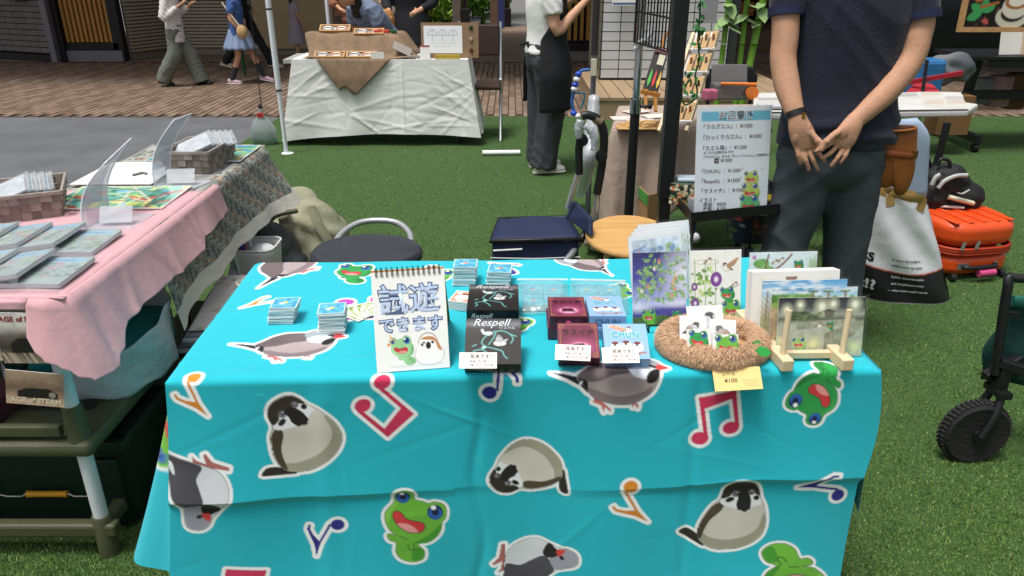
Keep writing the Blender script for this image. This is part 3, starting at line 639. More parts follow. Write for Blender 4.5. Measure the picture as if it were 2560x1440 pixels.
def cloth_surface(u, s):                     # numpy arrays -> xyz, u along the edge, s over the edge (negative on top)
    r = .014; q = r * math.pi / 2
    top = s < -r * .0
    a = np.clip((s + q / 2) / q, 0, 1) * math.pi / 2
    d = np.where(s < -q / 2, -s - q / 2 + r, np.where(s > q / 2, 0, r - r * np.sin(a)))
    z = np.where(s < -q / 2, 0, np.where(s > q / 2, -(s - q / 2) - r, -(r - r * np.cos(a))))
    f = np.clip(s / .62, 0, 1)
    # hanging part: belly, the sharp fold line, soft upright waves
    fold = .272 - .022 * (u / TL) + .006 * np.sin(u * 9) * (u > .55)
    t = np.clip(s / fold, 0, 1.0); ridge = np.where(s < fold, .013 * t ** 2.6, .013 - .011 * np.clip((s - fold) / .018, 0, 1) ** .7)
    f2 = .57; ridge = ridge + np.where(s > fold, np.where(s < f2, .010 * np.clip((s - fold - .05) / (f2 - fold - .05), 0, 1) ** 3, .010 - .009 * np.clip((s - f2) / .015, 0, 1)), 0)
    amp = .55 + .45 * np.sin(u * 5.3 + 1.0)
    wav = f ** .8 * (.010 * np.sin(u * 7.0 + .7 + .6 * np.sin(s * 5)) + .006 * np.sin(u * 15 + s * 3) + .004 * np.sin(u * 27 - s * 6))
    cre = -.004 * np.exp(-((u - .60 - .01 * np.sin(s * 20)) / .012) ** 2) - .003 * np.exp(-((u - 1.04) / .012) ** 2) + .0025 * np.exp(-((u - .30) / .02) ** 2)
    out = np.where(s > 0, ridge * amp + wav + cre * np.clip(s / .05, 0, 1), 0) + .03 * f ** 1.3
    ton = np.where(s < 0, .0016 * np.exp(-((s + .075 + .004 * np.sin(u * 8)) / .006) ** 2) + .0022 * np.exp(-((s + .30 + .004 * np.sin(u * 5)) / .006) ** 2) + .002 * np.exp(-((s + .50) / .006) ** 2)
                   + .0012 * np.sin(u * 19 + s * 5) * np.clip(-s / .1, 0, 1) * np.sin(s * 14) + .0016 * np.exp(-((u - .60) / .008) ** 2) + .0016 * np.exp(-((u - 1.04) / .008) ** 2), 0)
    z = z + ton
    rr_ = np.random.default_rng(11)
    for _ in range(38):                      # small random creases
        cu, cs, an, ln_, wd, am = rr_.uniform(0, TL), rr_.uniform(-.55, .62), rr_.normal(0, .8), rr_.uniform(.04, .16), rr_.uniform(.004, .010), rr_.uniform(-.0016, .0022)
        a_ = (u - cu) * np.cos(an) + (s - cs) * np.sin(an); c_ = -(u - cu) * np.sin(an) + (s - cs) * np.cos(an); e_ = am * np.exp(-(c_ / wd) ** 2 - (a_ / ln_) ** 2)
        out = out + np.where(s > .03, e_ * .45, 0); z = z + np.where(s < -.03, e_ * .5, 0)
    w = np.clip((s - .0) / .62, 0, 1)
    uu = u - .085 * w ** 1.2 * np.clip(1 - u / .5, 0, 1) + (.018 * np.sin(np.clip(s / .27, 0, 1) * math.pi)) * np.clip((u - TL + .12) / .12, 0, 1)
    # soft drop at the two ends of the top
    z = z - np.where(s < 0, .006 * np.clip((u - TL + .02) / .02, 0, 1) ** 2 + .006 * np.clip((.02 - u) / .02, 0, 1) ** 2, 0)
    p = np.array(TA)[None, None] + uu[..., None] * np.array(EX) + (d - out)[..., None] * np.array(EY); p[..., 2] += z + .006
    return p
nu = 640; us = np.linspace(0, TL, nu); ss = np.concatenate([np.linspace(-TD, -.03, 190), np.linspace(-.03, .03, 26)[1:], np.linspace(.03, .655, 290)[1:]])
U, SS_ = np.meshgrid(us, ss)
m_cloth = M('teal_print_cloth', '#21b4c4', .8, attr='print', var=.03, vs=3, bump=.05, bs=350, spec=.25, sheen=.15)
cloth = thing('tablecloth', 'teal tablecloth printed with sparrows, finches, frogs and music notes', 'tablecloth', TA)
obj('printed_sheet', grid_mesh('printed_sheet', cloth_surface(U, SS_), cloth_cv.sample(U, SS_)), m_cloth, cloth, label='printed top and front of the cloth')
# flaring side flap by the pink stall
n1, n2 = 70, 60; Tt, S2 = np.meshgrid(np.linspace(0, 1, n1), np.linspace(0, 1, n2)); hem = .47 - .09 * Tt + .02 * np.sin(Tt * 9)
s_ = S2 * hem; fl = np.interp(Tt, [0, .06, .14, .3, .6, 1], [.06, .13, .165, .12, .15, .13]) * (s_ / .45) ** 1.1 + .014 * np.sin(Tt * 22) * (s_ / .45)
fold_in = .03 * np.exp(-((Tt - .03) / .025) ** 2) * np.clip(s_ / .1, 0, 1)
p = np.array(TA)[None, None] + (-fl + fold_in + .0)[..., None] * np.array(EX) + (Tt * TD - .02 * (1 - Tt) * (s_ / .45))[..., None] * np.array(EY); p[..., 2] += -s_ + .006 - .006 * (S2 < .01)
flap_cv = Cv(0, 0, TD, .5, .003, '#21b4c4', 8)
for q0, q1 in (((.10, .14), (.05, .20)), ((.38, .2), (.45, .22))): stamp(FROG_L, q0, q1, flap_cv)
stamp(FROG_D, (.22, .32), (.28, .36), flap_cv)
obj('side_flap', grid_mesh('side_flap', p, flap_cv.sample(Tt * TD, s_)), m_cloth, cloth)
# flap on the other end, out of sight but real
p = np.array(TA)[None, None] + (TL + .02 * S2 + .012 * np.sin(Tt * 16) * S2)[..., None] * np.array(EX) + (Tt * TD)[..., None] * np.array(EY); p[..., 2] += -S2 * .36 + .004
obj('side_flap', grid_mesh('side_flap', p, flap_cv.sample(Tt * TD, S2 * .36)), m_cloth, cloth)
tb = thing('folding_table', 'long folding table hidden beneath the teal printed cloth', 'table', T(TL / 2, TD / 2, -TH_))
m_tgrey = M('table_grey', '#a8a8a4', .5); m_leg = M('leg_steel', '#8c8f92', .35, metal=.7)
b = B(); b.box(T(TL / 2, TD / 2, -.012), (TL - .03, TD - .05, .024), math.atan2(EX.y, EX.x)); obj('tabletop', b, m_tgrey, tb)
for u in (.12, TL - .12):
    for d in (.06, TD - .06):
        b = B(); b.tube([T(u, d, -.025), T(u, d, -TH_)], .013, 8); obj('leg', b, m_leg, tb, sm=60)
# ------------------------------------------------------------------ wares on the teal table
ZT = TH_ + .0075
m_print = M('printed_paper', '#ffffff', .55, attr='print', spec=.35); m_gloss = M('printed_gloss', '#ffffff', .28, attr='print', spec=.5)
m_white = M('white_card', '#f1efea', .7); m_ink = M('black_ink', '#222226', .7); m_cream = M('cream_card', '#efe3dc', .75)
m_clear = film('clear_sleeve', '#fcfdfd', .015, .1, .03); m_acryl = film('clear_acrylic', '#eef1f5', .30, .05)
m_blackw = M('black_wire', '#161617', .4); m_beech = M('pale_beech', '#dcc7a4', .55, .08, 12, .05, 40, stretch=(1, 1, .2))
def onplane(px, py, o, n):
    r = ray(px, py); c = Vector((0, 0, CAM_H)); return c + r * ((Vector(o) - c).dot(n) / r.dot(n))
def stand(bl, br, top, z=ZT, tilt=15.0):
    """upright sheet resting on height z: frame at its lower left corner, width, height; tilt = degrees it leans back"""
    a, b_ = P(*bl, z), P(*br, z); x = (b_ - a).normalized(); back = Vector((-x.y, x.x, 0)); t = math.radians(tilt)
    up = (Vector((0, 0, 1)) * math.cos(t) + back * math.sin(t)); fr = FR(a, x, up); q = onplane(*top, a, x.cross(up)); return fr, (b_ - a).length, (q - a).dot(up)
def lay(bl, br, top, z):                      # lying sheet/box top at height z
    a, b_ = P(*bl, z), P(*br, z); x = (b_ - a).normalized(); fr = FR(a, x, Vector((-x.y, x.x, 0))); q = P(*top, z); return fr, (b_ - a).length, (q - a).dot(Vector((-x.y, x.x, 0)))
def slab(fr, w, h, t, z0=0.0, x0=0.0, y0=0.0):
    b = B(); b.add([fr @ Vector((x0 + x * w, y0 + y * h, z0 - t + z * t)) for z in (0, 1) for y in (0, 1) for x in (0, 1)], [(0, 2, 3, 1), (4, 5, 7, 6), (0, 1, 5, 4), (2, 6, 7, 3), (0, 4, 6, 2), (1, 3, 7, 5)]); return b
def bird(cv, x, y, s, flip=1, cap='#7a4a34', body='#f4efe6'):
    cv.fill(smooth2([(x - flip * .9 * s, y + .25 * s), (x - flip * 1.5 * s, y + .75 * s), (x - flip * 1.25 * s, y + .8 * s), (x - flip * .5 * s, y + .7 * s)], 2), cap)
    cv.ell(x, y + .25 * s, .95 * s, .72 * s, '#5b4438'); cv.ell(x + flip * .05 * s, y + .25 * s, .88 * s, .65 * s, body); cv.ell(x - flip * .45 * s, y + .15 * s, .45 * s, .3 * s, '#a8886c', -flip * .5)
    cv.ell(x + flip * .45 * s, y - .45 * s, .5 * s, .42 * s, '#5b4438'); cv.ell(x + flip * .45 * s, y - .42 * s, .45 * s, .36 * s, body); cv.ell(x + flip * .4 * s, y - .62 * s, .42 * s, .22 * s, cap); cv.ell(x + flip * .62 * s, y - .3 * s, .14 * s, .2 * s, '#2b2220')
def frogp(cv, x, y, s, sp=None, ang=0.0): stamp(sp or FROG_L, (x - s * .5 * math.cos(ang), y - s * .5 * math.sin(ang)), (x + s * .5 * math.cos(ang), y + s * .5 * math.sin(ang)), cv, out=False)
def leaf(cv, x, y, s, a, col): cv.fill(smooth2([(x, y), (x + s * math.cos(a - .5) * .6, y + s * math.sin(a - .5) * .6), (x + s * math.cos(a), y + s * math.sin(a)), (x + s * math.cos(a + .5) * .6, y + s * math.sin(a + .5) * .6)], 2), col)
# --- flip calendar sign
fr, w, h = stand((943, 932), (1125, 918), (931, 678), tilt=20)
sg = thing('flip_sign', 'ring bound upright sign inviting trial play, with frog and sparrow drawing', 'sign', fr.translation)
obj('page', slab(fr, w, h, .004), m_white, sg)
cv = Cv(0, 0, w, h, w / 150, '#f6f7f4', 4); cv.mottle(.025, 30)
for _ in range(40): x = cv.r.uniform(0, w) if cv.r.random() < .3 else cv.r.choice([cv.r.uniform(0, .05 * w), cv.r.uniform(.95 * w, w)]); y = cv.r.uniform(0, h); cv.stroke([(x, y), (x + .03 * w, y - .04 * w)], w / 200, '#efd3c6', a=.5)
cv.fill([(0, 0), (w, 0), (w, h * .012), (0, h * .016)], '#c9822f')
frogp(cv, .33 * w, .70 * h, .19 * w, frog_sprite('#9fd59a', '#7fc184', '#b4e0ae'))
cv.ell(.73 * w, .855 * h, .205 * w, .155 * w, '#6d5a4c'); cv.ell(.73 * w, .855 * h, .2 * w, .15 * w, '#fbfaf7'); cv.ell(.72 * w, .74 * h, .135 * w, .145 * w, '#6d5a4c'); cv.ell(.72 * w, .745 * h, .13 * w, .14 * w, '#fbfaf7'); cv.ell(.73 * w, .81 * h, .17 * w, .14 * w, '#fbfaf7')
cv.fill(smooth2([(.62 * w, .70 * h), (.70 * w, .675 * h), (.80 * w, .685 * h), (.87 * w, .75 * h), (.90 * w, .82 * h), (.85 * w, .80 * h), (.80 * w, .72 * h)]), '#c98c5c')
cv.ell(.72 * w, .765 * h, .035 * w, .05 * w, '#2c2624'); cv.ell(.66 * w, .735 * h, .016 * w, .014 * w, '#2c2624'); cv.ell(.78 * w, .735 * h, .02 * w, .02 * w, '#2c2624'); cv.ell(.635 * w, .755 * h, .018 * w, .02 * w, '#2c2624')
stamp(note_sprite('#e5a034'), (.18 * w, .735 * h), (.2 * w, .63 * h), cv, wl=.001)
cv.ell(.35 * w, .955 * h, .2 * w, .012 * h, '#cfd2d2', a=.5); cv.ell(.75 * w, .955 * h, .2 * w, .012 * h, '#cfd2d2', a=.5)
paper('drawing', cv, fr, m_print, sg)
m_bub = M('bubble_fill', '#c3d6f4', .6, .08, 60); m_bubo = M('bubble_line', '#55648c', .6)
for s_, yy, xx, sz in (('試遊', .60, .49, .42), ('できます', .40, .50, .22)):
    for off, mt, lf in ((.020, m_bubo, .0013), (.004, m_bub, .0018)): text(s_, w * sz, mt, fr, w * xx, h * yy, sg, lift=lf, sx=1.0, offset=w * off * (.9 if sz > .3 else .75), align='CENTER')
for i in range(13):
    x = w * (.07 + i * .0715); b = B()
    for dx in (-.0011, .0011): b.tube([fr @ Vector((x + dx, h - .012, .002)), fr @ Vector((x + dx, h - .004, .0045)), fr @ Vector((x + dx, h + .005, .001)), fr @ Vector((x + dx, h + .003, -.007)), fr @ Vector((x + dx, h - .008, -.008))], .0007, 5, k=3)
    obj('binding_ring', b, m_blackw, sg, sm=60)
b = B(); n0 = fr.to_3x3() @ Vector((0, 0, -1)); a = fr @ Vector((0, h, -.008)); c_ = fr @ Vector((w, h, -.008)); bk = Vector((-EX.y, EX.x, 0)) * .14
ft = [Vector((a.x, a.y, 0)) + bk, Vector((c_.x, c_.y, 0)) + bk]; b.add([a, c_, ft[1] + Vector((0, 0, ZT)), ft[0] + Vector((0, 0, ZT))], [(0, 1, 2, 3)]); obj('rear_board', b, M('kraft_board', '#b98a4d', .8), sg, thick=.002)
# --- tile stacks
m_tilec = [M('tile_card', '#dfe8e8', .6), M('tile_edge', '#b7c9cc', .6)]
def tile_face(seed):
    cv = Cv(0, 0, .058, .058, .0012, '#5fb3cf', seed)
    for i in range(6):
        for j in range(6): cv.fill([(.003 + i * .0087, .003 + j * .0087), (.003 + i * .0087 + .0087, .003 + j * .0087), (.003 + i * .0087 + .0087, .003 + j * .0087 + .0087), (.003 + i * .0087, .003 + j * .0087 + .0087)], cv.r.choice(['#55a9c8', '#6fc0d8', '#4b9dc2', '#63b6d2']))
    cv.stroke([(0, 0), (.058, 0), (.058, .058), (0, .058)], .0035, '#e6efef', True)
    cv.ell(.03, .027, .006, .005, cv.r.choice(['#d9d06a', '#7bbf5a', '#e08a6a'])); cv.ell(.022, .033, .006, .004, '#e9eef0'); return cv
for i, (px, py, n, rz, lb) in enumerate([(708, 797, 15, .05, 'leaning stack of square blue tile cards beside the orange note print'), (832, 823, 19, .12, 'tall stack of square blue tile cards before the fanned cards'), (1162, 704, 19, .0, 'neat stack of blue tile cards at the far edge behind the reddish deck'), (1247, 706, 15, -.08, 'stack of blue tile cards behind the black game boxes')]):
    c = P(px, py, ZT); t = thing('tile_card_stack', lb, 'card stack', c, rz, group='stacks of blue tile cards')
    z = 0; q = .056
    for k in range(n):
        dx, dy = (random.uniform(-.002, .002) + (.0006 * k if i == 0 else .0002 * k), random.uniform(-.002, .002))
        b = B(); b.box((dx, dy, z + .0012), (q, q * .97, .00235), random.uniform(-.05, .05)); obj('tile_card', b, m_tilec[k % 2], t, w=False); z += .0026
    paper('tile_picture', tile_face(20 + i), Matrix.Translation((dx - .029, dy - .028, z)), m_gloss, t, w=False, sy=.97, lift=.0006)
# --- fanned hand of cards
ft = P(905, 795, ZT); 
for i in range(6):
    a = math.radians(52 - i * 17); fan_c = P(925, 800, ZT)
    d = Vector((math.sin(-a) , math.cos(-a), 0)); x = Vector((d.y, -d.x, 0)); o = fan_c + d * .012 - x * .024 + Vector((0, 0, .0012 * (i + 1)))
    fr2 = FR(o, x, d); t = thing('playing_card', 'green framed picture card, number %s from the tile stack in the fanned hand' % ['one', 'two', 'three', 'four', 'five', 'six'][i], 'card', o, group='fanned hand of picture cards')
    cv = Cv(0, 0, .048, .075, .0012, '#f2efe6', 40 + i); cv.fill([(.004, .004), (.044, .004), (.044, .071), (.004, .071)], '#a9c486', tex=.3)
    for _ in range(14): cv.ell(cv.r.uniform(.006, .042), cv.r.uniform(.006, .069), .005, .003, cv.r.choice(['#7fa35c', '#cfd9b0', '#8d6b4a']), cv.r.random() * 3)
    cv.ell(.024, .036, .014, .018, '#f3ece0'); cv.ell(.026, .03, .009, .006, '#a8553c'); cv.ell(.022, .018, .009, .006, '#e5e0d2')
    obj('card', slab(fr2, .048, .075, .0005), m_white, t); paper('picture', cv, fr2, m_gloss, t, lift=.0004)
# --- reddish picture deck
fr2, w, h = lay((1120, 752), (1170, 768), (1135, 708), ZT + .022); fr2 = FR(fr2.translation, (1, -.28, 0), (.28, 1, 0)); w, h = .050, .062
t = thing('picture_deck', 'deck of cards with a reddish bird picture, next to the flip sign', 'card deck', fr2.translation)
for k in range(9): obj('card', slab(fr2, w, h, .0021, z0=-.0024 * k, x0=random.uniform(-.0008, .0008)), m_tilec[k % 2], t)
cv = Cv(0, 0, w, h, .0011, '#f4f0ea', 9); cv.fill([(.003, .003), (w - .003, .003), (w - .003, h - .003), (.003, h - .003)], '#d9977c', tex=.5); cv.ell(w * .5, h * .62, .017, .018, '#f3ebe2'); cv.ell(w * .55, h * .35, .012, .010, '#f3ebe2'); cv.ell(w * .55, h * .29, .011, .005, '#8a3f30'); cv.stroke([(.008, h * .82), (w - .008, h * .75)], .002, '#9c4a38'); cv.fill([(.006, .006), (.02, .008), (.018, .02), (.007, .02)], '#f1e4dc'); paper('picture', cv, fr2, m_gloss, t)
# --- game boxes
def box_faces(fr, w, h, d, side, parent, top_cv, name='box'):
    b = slab(fr, w, h, d); obj('carton', b, side, parent, bev=.0008); paper('cover', top_cv, fr, m_gloss, parent, lift=.0007)
m_blackbox = M('black_carton', '#14161a', .25, coat=.3); m_maroon = M('maroon_carton', '#4a1a2c', .3, coat=.3); m_blue = M('blue_carton', '#86acd8', .4); m_silver = M('silver_ink', '#cfd6da', .4)
m_teal = M('teal_ink', '#3aa7b4', .5); m_maroonink = M('maroon_ink', '#3c0f20', .5)
def front_frame(fr, w, d):                    # the upright front side of a box whose top frame is fr
    x = fr.to_3x3() @ Vector((1, 0, 0)); up = fr.to_3x3() @ Vector((0, 0, 1)); return FR(fr @ Vector((0, 0, -d)), x, up)
def respell(fr, w, h, d, t):
    cv = Cv(0, 0, w, h, w / 80, '#1d1d1f', 11); cv.vgrad([(0, '#2a2b2e'), (.12, '#6d6f72'), (.22, '#3a3838'), (.4, '#2b2623'), (1, '#1b1918')]); cv.mottle(.25, 20)
    cv.stroke([(.3 * w, .26 * h), (.33 * w, .33 * h), (.42 * w, .36 * h)], .006, '#bfc4c6'); cv.ell(.42 * w, .33 * h, .1 * w, .05 * h, '#d8f4f4', soft=.8); cv.ell(.42 * w, .33 * h, .05 * w, .03 * h, '#ffffff', soft=.5)
    for p in ([(.42, .35), (.33, .45), (.3, .55), (.36, .62), (.3, .68), (.16, .72), (.2, .8), (.16, .86)], [(.36, .62), (.5, .66), (.66, .72), (.7, .82), (.76, .88)], [(.5, .3), (.66, .28), (.8, .35), (.86, .46), (.82, .55)], [(.55, .3), (.5, .45), (.42, .58)], [(.8, .35), (.92, .4)], [(.2, .58), (.14, .62)], [(.3, .68), (.4, .76), (.45, .85)]):
        cv.stroke(catmull([(a * w, c * h, 0) for a, c in p], 4), w * .022, '#2f8f8e', a=.6); cv.stroke(catmull([(a * w, c * h, 0) for a, c in p], 4), w * .010, '#8fe0dc')
    cv.ell(.34 * w, .64 * h, .05 * w, .035 * h, '#bff3ee', soft=.7)
    cv.ell(.62 * w, .55 * h, .11 * w, .06 * h, '#d9dad6', tex=.4); cv.ell(.61 * w, .47 * h, .065 * w, .07 * h, '#aeb4b6', tex=.4); cv.ell(.6 * w, .4 * h, .035 * w, .035 * h, '#8c9498'); cv.ell(.72 * w, .49 * h, .05 * w, .018 * h, '#b9bebf', -.6)
    box_faces(fr, w, h, d, m_blackbox, t, cv)
    text('Respell', w * .23, m_silver, fr, w * .12, h * .83, t, lift=.0016, shear=.35); text('リスペル', w * .075, m_silver, fr, w * .60, h * .755, t, lift=.0016)
    ff = front_frame(fr, w, d); text('Respell', d * .55, m_silver, ff, w * .08, d * .38, t, shear=.35); text('リスペル', d * .24, m_silver, ff, w * .34, d * .14, t)
def rasuichi(fr, w, h, d, t, dot=False):
    cv = Cv(0, 0, w, h, w / 68, '#6d2a42', 12); cv.mottle(.12, 6); cv.ell(.55 * w, .68 * h, .5 * w, .3 * h, '#c25a86', soft=.9, a=.8); cv.ell(.52 * w, .7 * h, .3 * w, .17 * h, '#f3c3d6', soft=.6, a=.9)
    cv.fill([(.36 * w, .6 * h), (.62 * w, .58 * h), (.72 * w, .76 * h), (.34 * w, .76 * h)], '#4e1730'); cv.stroke([(.06 * w, .05 * h), (.94 * w, .05 * h), (.94 * w, .95 * h), (.06 * w, .95 * h)], w * .012, '#b98a4a', True)
    for sx in (0, 1):
        for sy in (0, 1): cx, cy = (.1 + .8 * sx) * w, (.1 + .8 * sy) * h; cv.stroke([(cx + .05 * w * math.cos(a / 3), cy + .05 * w * math.sin(a / 3)) for a in range(20)], w * .011, '#c79a55')
    box_faces(fr, w, h, d, m_maroon, t, cv); text('ラスイチ', w * .2, m_maroonink, fr, w * .5, h * .66, t, lift=.0016, align='CENTER', offset=w * .006)
    ff = front_frame(fr, w, d); text('ラスイチ', d * .5, M('wine_ink', '#7d5060', .4), ff, w * .5, d * .3, t, align='CENTER')
def chun(fr, w, h, d, t):
    cv = Cv(0, 0, w, h, w / 72, '#8fb4e2', 13); cv.mottle(.04, 5)
    cv.fill(smooth2([(.12 * w, .06 * h), (.3 * w, .04 * h), (.5 * w, .14 * h), (.44 * w, .22 * h), (.25 * w, .16 * h)]), '#d9a184', tex=.5); bird(cv, .56 * w, .17 * h, .1 * w, 1, '#7a3b30')
    cv.stroke([(.2 * w, .84 * h), (.55 * w, .87 * h), (.92 * w, .82 * h)], .004, '#a9774e')
    for i in range(3): x, y = (.26 + .25 * i) * w, (.68 - (.03 if i == 1 else 0)) * h; cv.ell(x, y, .135 * w, .12 * w, '#5b4438'); cv.ell(x, y, .125 * w, .112 * w, '#fbf8f4'); cv.ell(x, y - .085 * w, .1 * w, .07 * w, '#fbf8f4'); cv.ell(x - .01 * w, y - .12 * w, .085 * w, .042 * w, '#6e2f29'); cv.ell(x - .02 * w, y - .06 * w, .03 * w, .03 * w, '#3b2a26')
    cv.ell(.38 * w, .9 * h, .05 * w, .02 * h, '#8a5a3f', .5); cv.ell(.74 * w, .88 * h, .06 * w, .022 * h, '#8a5a3f', -.3)
    box_faces(fr, w, h, d, m_blue, t, cv); text('CHUN', w * .22, M('chun_white', '#e8f0f6', .5), fr, w * .5, h * .60, t, lift=.0013, align='CENTER', offset=w * .016); text('CHUN', w * .22, m_teal, fr, w * .5, h * .60, t, lift=.0018, align='CENTER', offset=w * .008)
    ff = front_frame(fr, w, d); text('CHUN', d * .75, M('chun_dark', '#55749e', .5), ff, w * .5, d * .22, t, align='CENTER', offset=.0006)
def flat_box(bl, br, tp, zt): return lay(bl, br, tp, zt)
def prop_box(bl, br, tp, d, ang):             # box leaning back: its lower front edge on the table
    a0, b0 = P(*bl, ZT + d * math.cos(math.radians(ang))), P(*br, ZT + d * math.cos(math.radians(ang))); x = (b0 - a0).normalized(); back = Vector((-x.y, x.x, 0)); t = math.radians(ang)
    up = back * math.cos(t) + Vector((0, 0, 1)) * math.sin(t); fr = FR(a0, x, up); q = onplane(*tp, a0, x.cross(up)); return fr, (b0 - a0).length, (q - a0).dot(up)
D1, D2 = .029, .026
for k, lb in ((0, 'black fantasy card game box lying on top of its pair behind the propped sample'), (1, 'black fantasy card game box at the bottom of its pair behind the propped sample')):
    fr, w, h = flat_box((1166, 776), (1297, 776), (1181, 712), ZT + D1 * 2); fr = fr.copy(); fr.translation += Vector((.001 * k, -.003 * k, -(D1 + .0006) * k))
    t = thing('card_game_box', lb, 'game box', fr.translation, group='black game boxes'); respell(fr, w, h, D1 - .001, t)
fr, w, h = prop_box((1160, 911), (1303, 911), (1177, 797), D1, 27)
t = thing('card_game_box', 'black fantasy card game box propped up as a sample, with a note card', 'game box', fr.translation, group='black game boxes'); respell(fr, w, h, D1, t)
def wedge(fr, w, h, d, t):                    # prop beneath a sample box
    b = B(); p = fr @ Vector((w * .25, h * .85, -d)); q = fr @ Vector((w * .75, h * .85, -d)); b.bar(Vector((p.x, p.y, ZT + (p.z - ZT) / 2)), Vector((q.x, q.y, ZT + (p.z - ZT) / 2)), .012, p.z - ZT); obj('prop', b, m_white, t)
wedge(fr, w, h, D1, t)
for k in range(2):
    lb = 'maroon chocolate game box %s behind its propped sample' % ['on top with a pink dot, stacked', 'underneath the pink dotted one, stacked'][k]
    fr, w, h = flat_box((1374, 792), (1469, 792), (1360, 743), ZT + D2 * 2); fr = fr.copy(); fr.translation += Vector((-.003 * k, -.002 * k, -(D2 + .0006) * k))
    t = thing('card_game_box', lb, 'game box', fr.translation, group='maroon game boxes'); rasuichi(fr, w, h, D2 - .001, t)
    if k == 0:
        ff = front_frame(fr, w, D2); b = B(); b.lathe([(.0005, 0), (.0055, 0), (.0055, .0012), (.0005, .0012)], n=18, Mx=ff.to_3x3(), c=ff @ Vector((w * .5, D2 * .45, .001))); obj('pink_dot', b, M('hot_pink', '#ef5aa0', .5), t)
    lb = 'light blue bird game box %s behind its propped sample' % ['on top of its pair', 'at the bottom of its pair'][k]
    fr, w, h = flat_box((1474, 791), (1566, 791), (1456, 741), ZT + D2 * 2); fr = fr.copy(); fr.translation += Vector((.001 * k, -.003 * k, -(D2 + .0006) * k))
    t = thing('card_game_box', lb, 'game box', fr.translation, group='light blue game boxes'); chun(fr, w, h, D2 - .001, t)
fr, w, h = prop_box((1397, 896), (1501, 896), (1391, 808), D2, 27); t = thing('card_game_box', 'maroon chocolate game box propped up as a sample', 'game box', fr.translation, group='maroon game boxes'); rasuichi(fr, w, h, D2, t); wedge(fr, w, h, D2, t)
fr, w, h = prop_box((1514, 898), (1626, 898), (1502, 810), D2, 27); t = thing('card_game_box', 'light blue bird game box propped up as a sample', 'game box', fr.translation, group='light blue game boxes'); chun(fr, w, h, D2, t); wedge(fr, w, h, D2, t)
for (bl, br, tp, lb) in [((1147, 921), (1242, 921), (1157, 881), 'pale note card on the black sample game box'), ((1387, 899), (1476, 903), (1386, 860), 'pale note card on the maroon sample game box'), ((1507, 908), (1600, 907), (1502, 869), 'pale note card on the light blue sample game box')]:
    zc = ZT + .036; a0, b0 = P(*bl, zc), P(*br, zc); x = (b0 - a0).normalized(); back = Vector((-x.y, x.x, 0)); ta = math.radians(30); up = back * math.cos(ta) + Vector((0, 0, 1)) * math.sin(ta); fr = FR(a0, x, up); q = onplane(*tp, a0, x.cross(up)); h = (q - a0).dot(up); w = (b0 - a0).length
    t = thing('note_card', lb, 'note card', a0, group='sample note cards'); obj('card', slab(fr, w, h, .0006), m_cream, t)
    text('見本です！', h * .27, m_ink, fr, w * .28, h * .64, t); text('ご自由に手に取って', h * .15, m_ink, fr, w * .20, h * .38, t); text('ご覧くださいませ★', h * .15, m_ink, fr, w * .24, h * .14, t)
# --- zip bags of tile boards
for (bl, br, tp, lb, sd) in [((1300, 766), (1424, 766), (1305, 700), 'clear zip bag of blue tiles with red fish marks', 3), ((1432, 762), (1568, 766), (1424, 700), 'clear zip bag of blue tiles with yellow marks', 4)]:
    fr, w, h = lay(bl, br, tp, ZT + .018); t = thing('zip_bag', lb, 'zip bag', fr.translation, group='zip bags of tiles')
    for i in range(2):
        for j in range(2):
            x0, y0 = .008 + i * (w - .016) / 2, .012 + j * (h - .03) / 2; ww, hh = (w - .018) / 2, (h - .034) / 2
            tl = obj('tile', slab(fr, ww, hh, .014, x0=x0, y0=y0, z0=-.003), m_tilec[0], t); cv = Cv(0, 0, ww, hh, .0014, '#5fb6cc', sd * 7 + i + 2 * j)
            for a in range(5):
                for c in range(4): cv.fill([(a * ww / 5, c * hh / 4), ((a + 1) * ww / 5, c * hh / 4), ((a + 1) * ww / 5, (c + 1) * hh / 4), (a * ww / 5, (c + 1) * hh / 4)], cv.r.choice(['#5cb4ca', '#6ac0d2', '#52a9c2', '#72c6d4']))
            cv.ell(ww * .5, hh * .55, ww * .1, hh * .1, '#d98a86' if sd == 3 else '#cfc46a'); cv.stroke([(ww * .25, hh * .6), (ww * .75, hh * .5)], .002, '#d5e2e6')
            f2 = fr @ Matrix.Translation((x0, y0, -.003)); paper('tile_picture', cv, f2, m_gloss, tl)
    def bagf(u, v, fr=fr, w=w, h=h): 
        e = 1 - (2 * u - 1) ** 6 * .7; return fr @ Vector((-.006 + u * (w + .012), -.01 + v * (h + .03), .002 + .002 * math.sin(u * 17 + v * 9) - (1 - e) * .018 - (.016 if v < .04 else 0) - max(0, v - .88) * .09))
    b = B(); b.grid(bagf, 24, 20); obj('bag', b, film('bag_film', '#eef6f6', .14, .08), t, sm=180)
    b = B(); b.bar(fr @ Vector((-.006, h - .006, .003)), fr @ Vector((w + .006, h - .006, .003)), .004, .002); b.bar(fr @ Vector((-.006, h + .004, .001)), fr @ Vector((w + .006, h + .004, .001)), .003, .002); obj('zip_seal', b, film('seal_film', '#f4fbfb', .5, .1), t)
